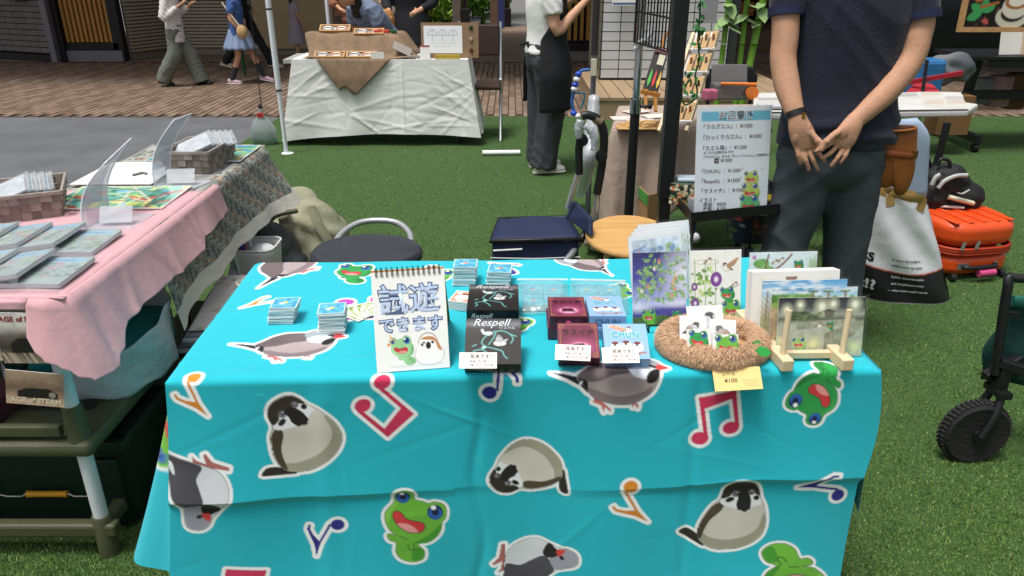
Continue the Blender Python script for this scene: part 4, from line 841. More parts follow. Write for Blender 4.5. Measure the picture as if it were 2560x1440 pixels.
# ------------------------------------------------------------------ standing picture cards
def sheet(fr, w, h, cv, t, clear=True, thick=.0012, pad=.006):
    obj('card', slab(fr, w, h, thick), m_white, t); paper('picture', cv, fr, m_print, t, lift=.0005)
    if clear: b = B(); b.grid(lambda u, v: fr @ Vector((-pad + u * (w + 2 * pad), -pad + v * (h + 2 * pad), .0022 + .0008 * math.sin(u * 9 + v * 5))), 8, 8); obj('sleeve', b, m_clear, t, sm=180)
def cv_night(w, h):
    cv = Cv(0, 0, w, h, w / 120, '#3c3f8e', 21); cv.vgrad([(0, '#2a2a68'), (.35, '#4c4aa6'), (.7, '#b9bfe8'), (.78, '#4a459c'), (1, '#3a3a80')]); cv.mottle(.3, 16)
    cv.ell(.95 * w, .3 * h, .55 * w, .5 * h, '#f2f4ff', soft=1.0, a=.95); cv.ell(.1 * w, .74 * h, .35 * w, .1 * h, '#f2f4ff', soft=1.0, a=.8); cv.ell(.75 * w, .7 * h, .4 * w, .07 * h, '#e8ebff', soft=1.0, a=.7)
    for _ in range(260): x, y = cv.r.random() * w, cv.r.random() * h * .85; cv.stroke([(x, y), (x + cv.r.uniform(-.03, .03) * w, y + cv.r.uniform(-.02, .02) * w)], w / 160, cv.r.choice(['#6a6ad0', '#2d2d78', '#dfe3ff', '#8f93e0']), a=.6)
    cv.stroke(catmull([(.05 * w, .68 * h, 0), (.3 * w, .42 * h, 0), (.55 * w, .26 * h, 0), (.9 * w, .14 * h, 0)], 5), w * .018, '#7fae5a')
    for _ in range(95):
        x = cv.r.uniform(.08, .98) * w; y = cv.r.uniform(.05, .66) * h; a = cv.r.uniform(0, 6)
        for k in range(7): q = a + k * .4; cv.stroke([(x, y), (x + .06 * w * math.cos(q), y + .06 * w * math.sin(q))], w * .010, cv.r.choice(['#6fa34a', '#9fcc70', '#4c7f45', '#b9dc8c']))
    for _ in range(10): x, y = cv.r.uniform(.1, .8) * w, cv.r.uniform(.08, .6) * h; cv.fill([(x, y), (x + .04 * w, y + .01 * h), (x + .03 * w, y + .06 * h), (x - .01 * w, y + .05 * h)], cv.r.choice(['#e58a7a', '#6aa6d8', '#e8b07a', '#f0dfe0']))
    cv.fill([(0, .87 * h)] + [(i / 10 * w, (.86 + .015 * math.sin(i * 2)) * h) for i in range(11)] + [(w, h), (0, h)], '#4f6d3a', tex=.6); frogp(cv, .28 * w, .80 * h, .16 * w); frogp(cv, .80 * w, .82 * h, .11 * w, FROG_D); return cv
def cv_glory(w, h):
    cv = Cv(0, 0, w, h, w / 120, '#f3f2ec', 22); cv.mottle(.04, 12)
    for _ in range(50): x, y = cv.r.random() * w, cv.r.random() * h * .25; cv.stroke([(x, y), (x + .06 * w, y - .03 * w)], w / 90, '#dfe0d6', a=.6)
    cv.ell(.32 * w, .17 * h, .24 * w, .035 * h, '#9bb07a'); cv.ell(.32 * w, .17 * h, .23 * w, .029 * h, '#f3f2ec')
    for x in (.1, .3, .5): cv.stroke([(x * w, .14 * h), (x * w + .02 * w, .8 * h)], w * .014, '#86a862')
    for _ in range(70): leaf(cv, cv.r.uniform(.05, .52) * w, cv.r.uniform(.3, .78) * h, cv.r.uniform(.06, .13) * w, cv.r.uniform(0, 6), cv.r.choice(['#8fb45a', '#b3cf7c', '#6d9a48', '#cfdf9c']))
    for x, y, s in ((.52, .42, .11), (.1, .52, .06), (.12, .76, .08)): cv.ell(x * w, y * h, s * w, s * w * 1.3, '#7c3f96'); cv.ell(x * w, y * h, s * w * .5, s * w * .7, '#f1e6f4', soft=.6)
    cv.fill([(.0, .86 * h), (.4 * w, .82 * h), (w, .85 * h), (w, h), (0, h)], '#cbb79c', tex=.4); bird(cv, .36 * w, .15 * h, .07 * w); bird(cv, .72 * w, .24 * h, .09 * w, -1); cv.fill(smooth2([(.72 * w, .22 * h), (.88 * w, .13 * h), (.95 * w, .12 * h), (.84 * w, .24 * h)]), '#b28c68', tex=.4); bird(cv, .88 * w, .5 * h, .06 * w)
    cv.stroke([(.6 * w, .6 * h), (.8 * w, .56 * h), (.98 * w, .5 * h)], w * .012, '#8a8a86'); frogp(cv, .72 * w, .57 * h, .17 * w, FROG_D); frogp(cv, .80 * w, .78 * h, .22 * w); return cv
def cv_pond(w, h):
    cv = Cv(0, 0, w, h, w / 130, '#e6eef0', 23); cv.mottle(.08, 8)
    for _ in range(80): x, y = cv.r.random() * w, cv.r.random() * h; cv.stroke([(x, y), (x + .07 * w, y)], w / 120, cv.r.choice(['#bcd5e0', '#cfe2e6', '#ffffff']), a=.7)
    for x, y, s in ((.18, .22, .12), (.1, .5, .1), (.3, .35, .1), (.85, .5, .1), (.6, .7, .1), (.2, .8, .1)): cv.ell(x * w, y * h, s * w, s * w * .6, '#7fae5c', cv.r.random(), tex=.6)
    for _ in range(30): x = cv.r.uniform(.86, 1) * w; cv.stroke([(x, .5 * h), (x + cv.r.uniform(-.03, .06) * w, cv.r.uniform(0, .2) * h)], w * .006, '#8fb06a')
    for x, y in ((.07, .1), (.95, .48), (.15, .72)): 
        for k in range(6): leaf(cv, x * w, y * h, .04 * w, k * 1.05, '#c77fb0')
    cv.stroke(catmull([(0, .55 * h, 0), (.2 * w, .42 * h, 0), (.4 * w, .32 * h, 0), (.52 * w, .2 * h, 0), (.62 * w, .05 * h, 0)], 5), w * .03, '#9a7663'); cv.stroke([(.22 * w, .42 * h), (.28 * w, .05 * h)], w * .024, '#8a6856')
    bird(cv, .38 * w, .19 * h, .045 * w); bird(cv, .47 * w, .15 * h, .045 * w); frogp(cv, .72 * w, .2 * h, .09 * w, FROG_D); return cv
def cv_plain(w, h):
    cv = Cv(0, 0, w, h, w / 100, '#f4f3ee', 24); cv.fill([(.38 * w, .08 * h), (.52 * w, .08 * h), (.5 * w, .13 * h), (.39 * w, .13 * h)], '#8c6a5c', tex=.5)
    for x in (.1, .14, .84, .88): cv.stroke([(x * w, .12 * h), (x * w + .02 * w, .06 * h)], w * .008, '#dfd9a0')
    return cv
def clouds(cv, w, h, y1):
    for _ in range(26): cv.ell(cv.r.random() * w, cv.r.random() * y1 * h, cv.r.uniform(.05, .14) * w, cv.r.uniform(.015, .04) * h, '#f4f8fa', soft=.8, a=.8)
def cv_winter(w, h):
    cv = Cv(0, 0, w, h, w / 110, '#8cc3e6', 25); cv.vgrad([(0, '#5aa8dc'), (.16, '#a9d4ee'), (.3, '#d9e6e0'), (.5, '#c9c2a0'), (1, '#b9a884')]); clouds(cv, w, h, .2); cv.mottle(.1, 14)
    for x in (.05, .12): 
        cv.stroke([(x * w, .9 * h), (x * w + .01 * w, .4 * h), (x * w + .02 * w, .15 * h)], w * .016, '#8a7260')
        for k in range(12): y = .2 + k * .04; cv.stroke([(x * w + .01 * w, y * h + .1 * h), (x * w + (.08 if k % 2 else -.06) * w, y * h)], w * .007, '#8a7260')
    cv.fill([(0, .55 * h), (.2 * w, .5 * h), (.2 * w, h), (0, h)], '#a8b07c', a=.5, tex=.6); return cv
def cv_park(w, h):
    cv = Cv(0, 0, w, h, w / 110, '#8cc3e6', 26); cv.vgrad([(0, '#3f97cc'), (.1, '#a6d4ea'), (.17, '#e4eee0'), (.2, '#9bb860'), (1, '#7fa04a')]); clouds(cv, w, h, .1)
    for i in range(9): cv.ell((.02 + i * .055) * w, .16 * h, .05 * w, .07 * h, cv.r.choice(['#6fa048', '#86b358', '#5d8f40']), tex=.6)
    for x in (.48, .66, .86): cv.stroke([(x * w, .08 * h), (x * w, .24 * h)], w * .028, '#9a7f66'); cv.stroke([(x * w - .05 * w, .06 * h), (x * w + .05 * w, .06 * h)], w * .02, '#5f7f48'); cv.ell((x + .08) * w, .17 * h, .04 * w, .04 * h, '#6fa048', tex=.5)
    cv.fill([(0, .3 * h), (.08 * w, .3 * h), (.08 * w, h), (0, h)], '#bda480', tex=.5); cv.mottle(.12, 20); return cv
def cv_garden(w, h):
    cv = Cv(0, 0, w, h, w / 140, '#8f9482', 27); cv.vgrad([(0, '#23252b'), (.16, '#4d4f55'), (.28, '#a9ab9e'), (.36, '#5f6a54'), (.45, '#b5b8a6'), (1, '#bfc2ac')]); cv.mottle(.3, 18)
    for x, y, r in ((.1, .2, .09), (.25, .12, .08), (.5, .15, .12), (.63, .11, .09), (.88, .12, .11)): cv.ell(x * w, y * h, r * w, r * w * 1.1, '#e9ecca', soft=1, a=.95); cv.ell(x * w, y * h, r * w * .45, r * w * .5, '#fdfde8', soft=.7)
    for _ in range(40): cv.ell(cv.r.uniform(.15, .48) * w, cv.r.uniform(.25, .36) * h, .035 * w, .025 * h, cv.r.choice(['#56683f', '#3f4d33', '#74855a']), tex=.5)
    cv.fill([(.5 * w, .24 * h), (.58 * w, .19 * h), (.68 * w, .24 * h)], '#4a4640'); cv.fill([(.53 * w, .24 * h), (.65 * w, .24 * h), (.63 * w, .34 * h), (.55 * w, .34 * h)], '#6d6a5e')
    cv.fill([(.22 * w, .42 * h), (.9 * w, .35 * h), (.9 * w, .42 * h), (.22 * w, .55 * h)], '#a3a693', tex=.4); cv.fill([(.55 * w, .6 * h), (.92 * w, .4 * h), (w, .42 * h), (w, .5 * h), (.62 * w, .98 * h), (.55 * w, .98 * h)], '#9a9f8a', tex=.5)
    for k in range(12): cv.stroke([((.25 + k * .055) * w, (.435 - k * .004) * h), ((.25 + k * .055) * w, (.53 - k * .011) * h)], w * .005, '#6d715f')
    for k in range(8): cv.stroke([((.6 + k * .045) * w, (.62 - k * .025) * h), ((.63 + k * .045) * w, (.9 - k * .06) * h)], w * .006, '#727764')
    for x, y, r in ((.06, .72, .08), (.43, .78, .1), (.9, .85, .1)): cv.ell(x * w, y * h, r * w, r * w, '#eef0a8', soft=1, a=.9)
    frogp(cv, .25 * w, .70 * h, .1 * w, frog_sprite('#a9cf7c', '#8cb868', '#bddc94')); bird(cv, .48 * w, .46 * h, .035 * w); frogp(cv, .6 * w, .43 * h, .05 * w, FROG_D); bird(cv, .07 * w, .86 * h, .05 * w)
    for _ in range(50): x, y = cv.r.random() * w, cv.r.uniform(.85, 1) * h; cv.stroke([(x, y), (x + .02 * w, y - .06 * h)], w * .005, '#7a8f5a', a=.7)
    return cv
def picture(bl, br, tp, painter, label, tilt=14, z=ZT, clear=True, name='picture_card', thick=.0012):
    fr, w, h = stand(bl, br, tp, z, tilt); t = thing(name, label, 'picture card', fr.translation, group='picture cards for sale'); sheet(fr, w, h, painter(w, h), t, clear, thick); return fr, w, h, t
frn, wn, hn, _ = picture((1582, 818), (1716, 812), (1569, 633), cv_night, 'framed star festival night picture card with bamboo and frogs', 16)
picture((1722, 800), (1850, 796), (1713, 627), cv_glory, 'picture card of morning glories, sparrows and two frogs', 16)
picture((1868, 760), (2035, 756), (1845, 632), cv_pond, 'picture card of a lily pond with birds on a branch and a frog', 12)
fr, w, h, t = picture((1873, 850), (2088, 842), (1873, 681), cv_plain, 'thick block of white backed picture cards behind the winter scene', 12, name='picture_card_block', thick=.03)
picture((1897, 868), (2106, 862), (1895, 703), cv_winter, 'picture card of a winter park with a bare tree and blue sky', 12)
picture((1921, 880), (2132, 874), (1918, 722), cv_park, 'picture card of a summer park with round green bushes', 12)
picture((1938, 893), (2152, 890), (1935, 745), cv_garden, 'picture card of a lantern lit night garden at the front of its stand', 12)
# leaning sheaf of plastic sleeved prints behind the night picture
for k in range(4):
    a0 = P(1590 + 10 * k, 790 - 3 * k, ZT); fr = FR(a0 + Vector((0, .035 + .012 * k, 0)), Vector((1, .32, 0)), Vector((-.05, .32, 1)))
    t = thing('sleeved_print', 'sleeved white art print, %s in the sheaf behind the night picture' % ['first', 'second', 'third', 'fourth'][k], 'art print', a0, group='sheaf of sleeved prints')
    w, h = .135, .168 + .003 * k; cv = Cv(0, 0, w, h, w / 80, '#eef1f4', 60 + k); cv.fill([(.008, .01), (w - .008, .01), (w - .008, h - .01), (.008, h - .01)], '#cfdbe8', tex=.4); cv.fill([(.01, .03), (w * .5, .03), (w * .5, h * .3), (.01, h * .3)], '#a9bcdc', tex=.5)
    for _ in range(30): cv.ell(cv.r.uniform(.5, .95) * w, cv.r.uniform(.1, .9) * h, .008, .005, cv.r.choice(['#9fb87c', '#c7d4a8', '#7fa0c8']), cv.r.random() * 3)
    cv.stroke([(.05 * w, .22 * h), (.3 * w, .15 * h)], .003, '#5b78b8'); cv.stroke([(.12 * w, .3 * h), (.2 * w, .2 * h)], .003, '#c86a5a'); sheet(fr, w, h, cv, t, True, .003)
# black wire display stand under the night card
t = thing('wire_stand', 'small black wire stand holding the night picture card', 'display stand', frn.translation)
b = B(); z0 = ZT + .003
for x in (.25 * wn, .8 * wn):
    p = frn @ Vector((x, 0, 0)); b.tube([p + Vector((0, -.03, .018)), p + Vector((0, -.03, -.0)), p + Vector((0, .03, 0)), p + Vector((0, .08, .0))], .0018, 6); b.tube([p + Vector((0, .03, 0)), frn @ Vector((x, hn * .6, -.01)), p + Vector((0, .08, 0))], .0018, 6)
b.tube([frn @ Vector((.25 * wn, 0, 0)) + Vector((0, -.03, .018)), frn @ Vector((.8 * wn, 0, 0)) + Vector((0, -.03, .018))], .0018, 6); obj('wire_frame', b, m_blackw, t, sm=60)
# beech peg stand
t = thing('peg_stand', 'pale beech peg stand holding the row of picture cards', 'display stand', P(2040, 900, ZT))
for (fx, fy, tx, ty) in ((1968, 930, 1975, 800), (2118, 928, 2136, 800)):
    a0 = P(fx, fy, ZT); dirb = Vector((-.12, 1, 0)).normalized(); b = B(); b.bar(a0 + Vector((0, 0, .0125)), a0 + dirb * .24 + Vector((0, 0, .0125)), .024, .025); obj('foot', b, m_beech, t, bev=.0025)
    for dd in (.028, .2):
        b = B(); q = a0 + dirb * dd; b.tube([q + Vector((0, 0, .02)), q + Vector((.004, .012, .115))], .0058, 12); obj('peg', b, m_beech, t, sm=50)
b = B(); b.bar(P(1968, 930, ZT) + Vector((.0, .05, .012)), P(2118, 928, ZT) + Vector((0, .05, .012)), .014, .012); obj('crossbar', b, m_beech, t)
# ------------------------------------------------------------------ furry ring basket
fc = P(1779, 872, ZT); RX, RY, RT = .094, .077, .017
fb = thing('fur_basket', 'round nest basket of curly beige fur holding stickers', 'basket', fc)
b = B(); b.grid(lambda u, v: fc + Vector(((RX + RT * .72 * math.cos(v * 6.2832)) * math.cos(u * 6.2832), (RY + RT * .72 * math.cos(v * 6.2832)) * math.sin(u * 6.2832), RT + RT * .8 * math.sin(v * 6.2832))), 60, 16, True); obj('ring', b, M('fur_base', '#c8a884', .95), fb, sm=180)
b = B(); b.lathe([(.001, .004), (RX * .95, .004), (RX * .95, .010), (.001, .010)], c=fc, n=40, sy=RY / RX); obj('liner', b, M('liner_tan', '#b8905e', .9), fb)
n = 24000; uu = rng.random(n) * 2 * np.pi; vv = (rng.random(n) * 1.25 - .38) * np.pi; L = .009 + .008 * rng.random(n)
clump = np.sin(uu * 34 + np.sin(vv * 7) * 2) * np.sin(vv * 9 + uu * 5)
def ringp(u, v, o): return np.stack([fc.x + (RX + (RT * .72 + o) * np.cos(v)) * np.cos(u), fc.y + (RY + (RT * .72 + o) * np.cos(v)) * np.sin(u), fc.z + RT + (RT * .8 + o) * np.sin(v)], 1)
du, dv = .07 * clump + .10 * rng.normal(size=n), -.15 + .35 * np.cos(uu * 29 + vv * 6) + .3 * rng.normal(size=n)
p0, p1, p2 = ringp(uu, vv, 0), ringp(uu + du * .5, vv + dv * .5, L * .75), ringp(uu + du, vv + dv * 1.3, L)
tang = np.stack([-np.sin(uu), np.cos(uu), rng.normal(size=n) * .3], 1) * .0008
V = np.stack([p0 - tang, p0 + tang, p1 + tang * .8, p1 - tang * .8, p2], 1); V[..., 2] = np.maximum(V[..., 2], ZT + .001); me = bpy.data.meshes.new('fur')
idx = np.arange(n)[:, None] * 5; F = [tuple(r) for r in np.concatenate([idx + np.array([0, 1, 2, 3])], 0).tolist()] + [tuple(r) for r in (idx + np.array([3, 2, 4])).tolist()]
me.from_pydata(V.reshape(-1, 3).tolist(), [], F); at = me.color_attributes.new('tint', 'FLOAT_COLOR', 'POINT')
cc = np.array(lin('#e3bd98')) * (.65 + .55 * rng.random((n, 1))) * (1 + .18 * clump[:, None]); cc = np.repeat(np.concatenate([cc, np.ones((n, 1))], 1), 5, 0); at.data.foreach_set('color', cc.astype('f4').ravel())
obj('fur', me, M('fur_strand', '#c49a70', .8, attr='tint', sheen=.3), fb)
for k, (px, py, a, s) in enumerate([(1880, 856, .1, .034), (1888, 876, -.5, .03)]):
    c = P(px, py, ZT + .045); b = B(); x = Vector((math.cos(a), math.sin(a) * .3, -math.sin(a + .6))); y = Vector((0, .5, .8)).normalized(); b.add([c, c + x * s * .4 + y * s * .35, c + x * s * .9 + y * s * .28, c + x * s * 1.15, c + x * s * .8 - y * s * .3, c + x * s * .35 - y * s * .3], [(0, 1, 2, 3, 4, 5)]); lf = obj('felt_leaf', b, M('felt_green', '#2f9a44', .85), fb, thick=.002)
for k, (bl, br, tp, kind, lb) in enumerate([((1725, 850), (1815, 846), (1720, 766), 0, 'clear packed sticker sheet with a finch, rear in the fur basket'), ((1698, 858), (1765, 860), (1690, 790), 1, 'clear packed sparrow sticker at the edge of the fur basket'), ((1770, 862), (1836, 866), (1768, 798), 2, 'clear packed grey bird sticker by the felt leaf'), ((1712, 868), (1772, 866), (1708, 824), 3, 'dark green frog sticker packed in the fur basket'), ((1772, 872), (1836, 870), (1776, 836), 4, 'light green frog sticker packed in the fur basket')]):
    fr, w, h = stand(bl, br, tp, ZT + .03, 38 - k * 3); fr = fr.copy(); fr.translation += fr.to_3x3() @ Vector((0, 0, .006 * k)); t = thing('sticker_pack', lb, 'sticker', fr.translation, group='sticker packs in the fur basket')
    cv = Cv(0, 0, w, h, w / 60, '#eceae6', 70 + k)
    for _ in range(30): x, y = cv.r.random() * w, cv.r.random() * h; cv.stroke([(x, y), (x + .1 * w, y - .05 * w)], w / 60, cv.r.choice(['#c9c6c4', '#dcd9d8', '#b7b3b3']), a=.7)
    if kind == 3: cv.ell(.5 * w, .5 * h, .46 * w, .5 * h, '#f6f6f4'); frogp(cv, .45 * w, .3 * h, .5 * w, FROG_D, .2)
    elif kind == 4: cv.ell(.5 * w, .5 * h, .48 * w, .5 * h, '#f6f6f4'); frogp(cv, .5 * w, .3 * h, .55 * w, FROG_L, .05)
    elif kind == 2: bird(cv, .5 * w, .5 * h, .3 * w, -1, '#6e6a6a', '#b9b4b0')
    else: bird(cv, .5 * w, .45 * h, .28 * w, 1, '#4d4a50', '#cfd2d8')
    sheet(fr, w, h, cv, t, True, .0012, .004)
# yellow price note hanging over the edge
a0 = T(*(lambda q: (q[0], max(-q[1], 0)))(uv(1782, 925)), .004); yn = thing('price_note', 'yellow price note slipped under the fur basket over the table edge', 'price note', a0)
tl, tr_, br_, bl_ = P(1763, 926, ZT + .003), P(1880, 920, ZT + .003), PY(1908, 972, T(uv(1908, 972)[0], -.03).y), PY(1788, 979, T(uv(1788, 979)[0], -.03).y)
fr = FR(bl_, br_ - bl_, tl - bl_); w = (br_ - bl_).length; h = (tl - bl_).length
b = slab(fr, w, h, .0006); obj('note', b, M('yellow_paper', '#ecd08a', .75), yn); cv = Cv(0, 0, w, h, .0012, '#ecd08a', 91)
for k_ in range(3):
    x_ = w * (.6 + .02 * k_)
    while x_ < w * .92: cv.stroke([(x_, h * (.60 + .11 * k_)), (x_ + .002, h * (.60 + .11 * k_) + cv.r.uniform(-.002, .002))], .0011, '#a58e62'); x_ += .0032
paper('faint_scribble', cv, fr, m_print, yn, lift=.0004)
text('シール', h * .2, m_ink, fr, w * .18, h * .66, yn); text('¥100', h * .24, m_ink, fr, w * .22, h * .36, yn, sx=1.15)
# ------------------------------------------------------------------ the neighbouring stall: resin rack, cloths and wares
ZL = .752
m_olive = M('olive_resin', '#4d4f38', .5, .06, 10, .1, 200); m_tubew = M('white_tube', '#d9dce0', .3, .03, 8)
rk = thing('resin_rack', 'olive resin shelf rack with white tubes under the pink cloth', 'rack', (-1.5, 1.8, 0))
RX0, RX1, RY0, RY1 = -1.82, -1.03, 1.535, 2.14
def tray(z, name):
    b = B(); b.box(((RX0 + RX1) / 2, (RY0 + RY1) / 2, z), (RX1 - RX0, RY1 - RY0, .045)); o = obj(name, b, m_olive, rk, bev=.018, seg=3)
    b = B()
    for k in (0, 1):
        y = RY0 + .17 + k * .17; b.tube([(-1.9, y, z + .0235), (-1.1, y, z + .0235)], .018, 8, ry=.0035, ref=(0, 0, 1))
    obj('slot', b, M('slot_dark', '#23241b', .7), o, sm=60)
    b = B(); b.box(((RX0 + RX1) / 2, RY0 + .02, z + .05), (RX1 - RX0 - .14, .02, .03)); obj('rail', b, m_olive, o, bev=.004)
tray(.345, 'shelf'); 
b = B(); b.box(((RX0 + RX1) / 2, (RY0 + RY1) / 2, .715), (RX1 - RX0, RY1 - RY0, .05)); obj('shelf', b, m_olive, rk, bev=.015)
b = B(); b.box(((RX0 + RX1) / 2, RY0 + .03, .085), (RX1 - RX0, .035, .04)); b.box((RX1 - .04, (RY0 + RY1) / 2, .085), (.035, RY1 - RY0 - .1, .04)); obj('base_bar', b, m_olive, rk, bev=.008)
for x in (RX0 + .04, RX1 - .04):
    for y in (RY0 + .035, RY1 - .04):
        b = B(); b.tube([(x, y, .10), (x, y, .71)], .0185, 16); obj('tube', b, m_tubew, rk, sm=50)
        b = B(); b.lathe([(.027, 0), (.025, .12), (.0225, .125)], c=(x, y, 0), n=18); obj('foot', b, m_olive, rk, sm=50)
        b = B(); b.lathe([(.03, .36), (.0265, .375), (.0235, .46), (.0225, .46)], c=(x, y, 0), n=18); obj('socket', b, m_olive, rk, sm=50)
bt = thing('side_table', 'narrow table behind the rack carrying the ethnic patterned cloth', 'table', (-1.5, 2.7, 0))
b = B(); b.box((-1.25, 2.63, .735), (.44, .86, .03)); obj('tabletop', b, m_tgrey, bt)
for x in (-1.43, -1.08):
    for y in (2.26, 3.02): b = B(); b.tube([(x, y, .72), (x, y, 0)], .014, 8); obj('leg', b, M('dark_leg', '#3a3a30', .5), bt, sm=60)
def drape(path, drop, flare, n=90, m=26, wav=.01, wf=26, z=ZL, ph=0.0):
    """cloth hanging from a path on the table edge: arrays nv x nu x 3"""
    pts = [Vector(p) for p in path]; L = [0]
    for a, c in zip(pts[:-1], pts[1:]): L.append(L[-1] + (c - a).length)
    out = np.zeros((m, n, 3)); tt = np.linspace(0, 1, n)
    for i, t in enumerate(tt):
        s = t * L[-1]; k = max(j for j in range(len(L) - 1) if L[j] <= s + 1e-9); f = (s - L[k]) / (L[k + 1] - L[k]); p = pts[k].lerp(pts[k + 1], f)
        e = .06; def_t = lambda q: pts[min(range(len(pts)), key=lambda j: abs(L[j] - q))]
        # smoothed outward normal
        k2 = min(k + 1, len(pts) - 2) if f > .7 else k; k0 = max(k - 1, 0) if f < .3 else k; nn = Vector((0, 0, 0))
        for kk, wt in ((k0, .25), (k, .5), (k2, .25)): d = (pts[kk + 1] - pts[kk]).normalized(); nn += Vector((d.y, -d.x, 0)) * wt
        nn.normalize(); dr = drop(t); fl = flare(t)
        for j in range(m):
            v = j / (m - 1); rr = min(1, v * 6); o = .014 * math.sin(rr * math.pi / 2) + fl * v ** 1.2 + wav * v * math.sin(t * wf + ph + v * 1.5) + wav * .5 * v * math.sin(t * wf * 2.3 + 1)
            q = p + nn * o; out[j, i] = (q.x, q.y, z - dr * (v if v * 6 > 1 else v * (.4 + .6 * v * 6)))
    return out
def plain_mesh(name, A, mat, parent, thick=.002, **k):
    nv_, nu_ = A.shape[:2]; b = B(); b.add([tuple(x) for x in A.reshape(-1, 3)], [(j * nu_ + i, (j + 1) * nu_ + i, (j + 1) * nu_ + i + 1, j * nu_ + i + 1) for j in range(nv_ - 1) for i in range(nu_ - 1)]); return obj(name, b, mat, parent, sm=180, thick=thick, **k)
m_pink = M('pink_linen', '#cfa1a7', .95, .07, 30, .14, 60, sheen=.2, weave=.15, ws=260)
pk = thing('pink_cloth', 'dusty pink linen cloth with a folded corner over the rack', 'cloth', (-1.3, 1.9, ZL))
b = B(); b.grid(lambda u, v: Vector((-1.82 + .81 * u, 1.548 + .86 * v, ZL + .0025 * math.sin(u * 23 + v * 9) * math.sin(v * 14) - (.0 if u < .99 else .003))), 40, 40); obj('top', b, m_pink, pk, sm=180, thick=.002)
path = [(-1.085, 1.548, 0), (-1.05, 1.546, 0), (-1.012, 1.57, 0), (-1.01, 1.72, 0), (-1.008, 1.95, 0), (-1.008, 2.2, 0), (-1.008, 2.488, 0)]
A = drape(path, lambda t: np.interp(t, [0, .03, .075, .10, .16, .3, .55, .72, .725, .9, 1], [.08, .13, .195, .185, .13, .12, .125, .12, .095, .10, .09]), lambda t: np.interp(t, [0, .05, .1, .2, .3, .6, 1], [.02, .05, .075, .045, .04, .05, .02]), 160, 40, .0035, 17)
for j in range(A.shape[0]):
    for i in range(A.shape[1]):
        t_, v_ = i / 159, j / 39; q_ = sum(a_ * math.exp(-((t_ - c_ - s_ * v_) / w_) ** 2) for c_, s_, w_, a_ in ((.07, .03, .012, .012), (.13, -.03, .014, -.012), (.2, .04, .02, .010), (.31, -.05, .02, .012), (.43, .05, .018, -.010), (.55, -.03, .02, .012), (.66, .03, .014, .010), (.78, -.04, .02, -.008), (.9, .03, .02, .01))); A[j, i, 0] += q_ * v_ * .6; A[j, i, 1] -= q_ * v_ * .25

plain_mesh('hanging_side', A, m_pink, pk, .0012)
A2 = drape([(-1.82, 1.548, 0), (-1.085, 1.548, 0)], lambda t: .022, lambda t: .002, 30, 8, .001, 30); plain_mesh('front_hem', A2, m_pink, pk)
# patterned cloth
m_pat = M('patterned_cotton', '#777777', .85, attr='print', bump=.3, bs=40, sheen=.1)
pc = thing('patterned_cloth', 'olive and blue ethnic patterned cloth with a white hem', 'cloth', (-1.4, 2.8, ZL))
cv = Cv(0, 0, 1.3, .5, .0028, '#8d8f84', 31)
for i in range(0, 44):
    x = i * .031
    for j in range(14):
        y = .01 + j * .033; k = (i * 7 + j * 3) % 5; dx = x + cv.r.uniform(-.004, .004)
        if k in (0, 3): cv.stroke([(dx, y), (dx + .004, y + .024)], .009, '#3c4852'); cv.stroke([(dx + .004, y + .008), (dx + .014, y + .014)], .006, '#45525c'); cv.stroke([(dx - .01, y + .02), (dx + .012, y + .026)], .004, '#39434c')
        elif k == 1: cv.ell(dx, y + .01, .009, .006, '#c79a78', .6); cv.ell(dx + .012, y + .018, .006, .004, '#b98a6c', -.4); cv.stroke([(dx, y + .02), (dx + .016, y)], .003, '#4d5a52')
        elif k == 2: cv.stroke([(dx, y), (dx + .01, y + .02), (dx + .02, y)], .004, '#d6d6ca'); cv.ell(dx + .008, y + .008, .008, .005, '#4a565f')
        else: cv.ell(dx + .006, y + .012, .011, .013, '#39434c'); cv.ell(dx + .006, y + .012, .006, .008, '#b08a70'); cv.stroke([(dx - .008, y + .03), (dx + .02, y + .03)], .003, '#d2d0c0')
cv.fill([(0, .40), (1.3, .40), (1.3, .5), (0, .5)], '#dad8cc'); cv.mottle(.12, 30)
path = [(-1.014, 1.98, 0), (-1.014, 2.3, 0), (-1.012, 2.7, 0), (-1.012, 3.04, 0), (-1.04, 3.09, 0), (-1.35, 3.10, 0)]
A = drape(path, lambda t: np.interp(t, [0, .1, .35, .6, .75, .82, 1], [.30, .28, .25, .23, .25, .23, .22]), lambda t: np.interp(t, [0, .1, .5, .75, .8, 1], [.03, .02, .04, .1, .12, .06]), 240, 90, .008, 25)
TT, VV = np.meshgrid(np.linspace(0, 1.3, 240), np.linspace(.14, .47, 90)); obj('hanging_side', grid_mesh('hanging_side', A, cv.sample(TT, VV)), m_pat, pc)
X, Y = np.meshgrid(np.linspace(-1.48, -1.012, 120), np.linspace(2.36, 3.09, 80)); Z = np.full_like(X, ZL - .002) + .0015 * np.sin(X * 30) * np.sin(Y * 20); obj('top', grid_mesh('top', np.stack([X, Y, Z], -1), cv.sample((X + 2.05) * .9, (Y - 2.4) * .5)), m_pat, pc)
# clear sheet hanging at the far corner
b = B(); b.grid(lambda u, v: Vector((-1.01 + .04 * u + .05 * v, 2.85 + .26 * u, ZL + .01 - .20 * v + .01 * math.sin(u * 9))), 10, 10); obj('plastic_sheet', b, m_clear, sm=180, label='clear plastic sheet hanging off the far corner of the patterned cloth', cat='plastic sheet')
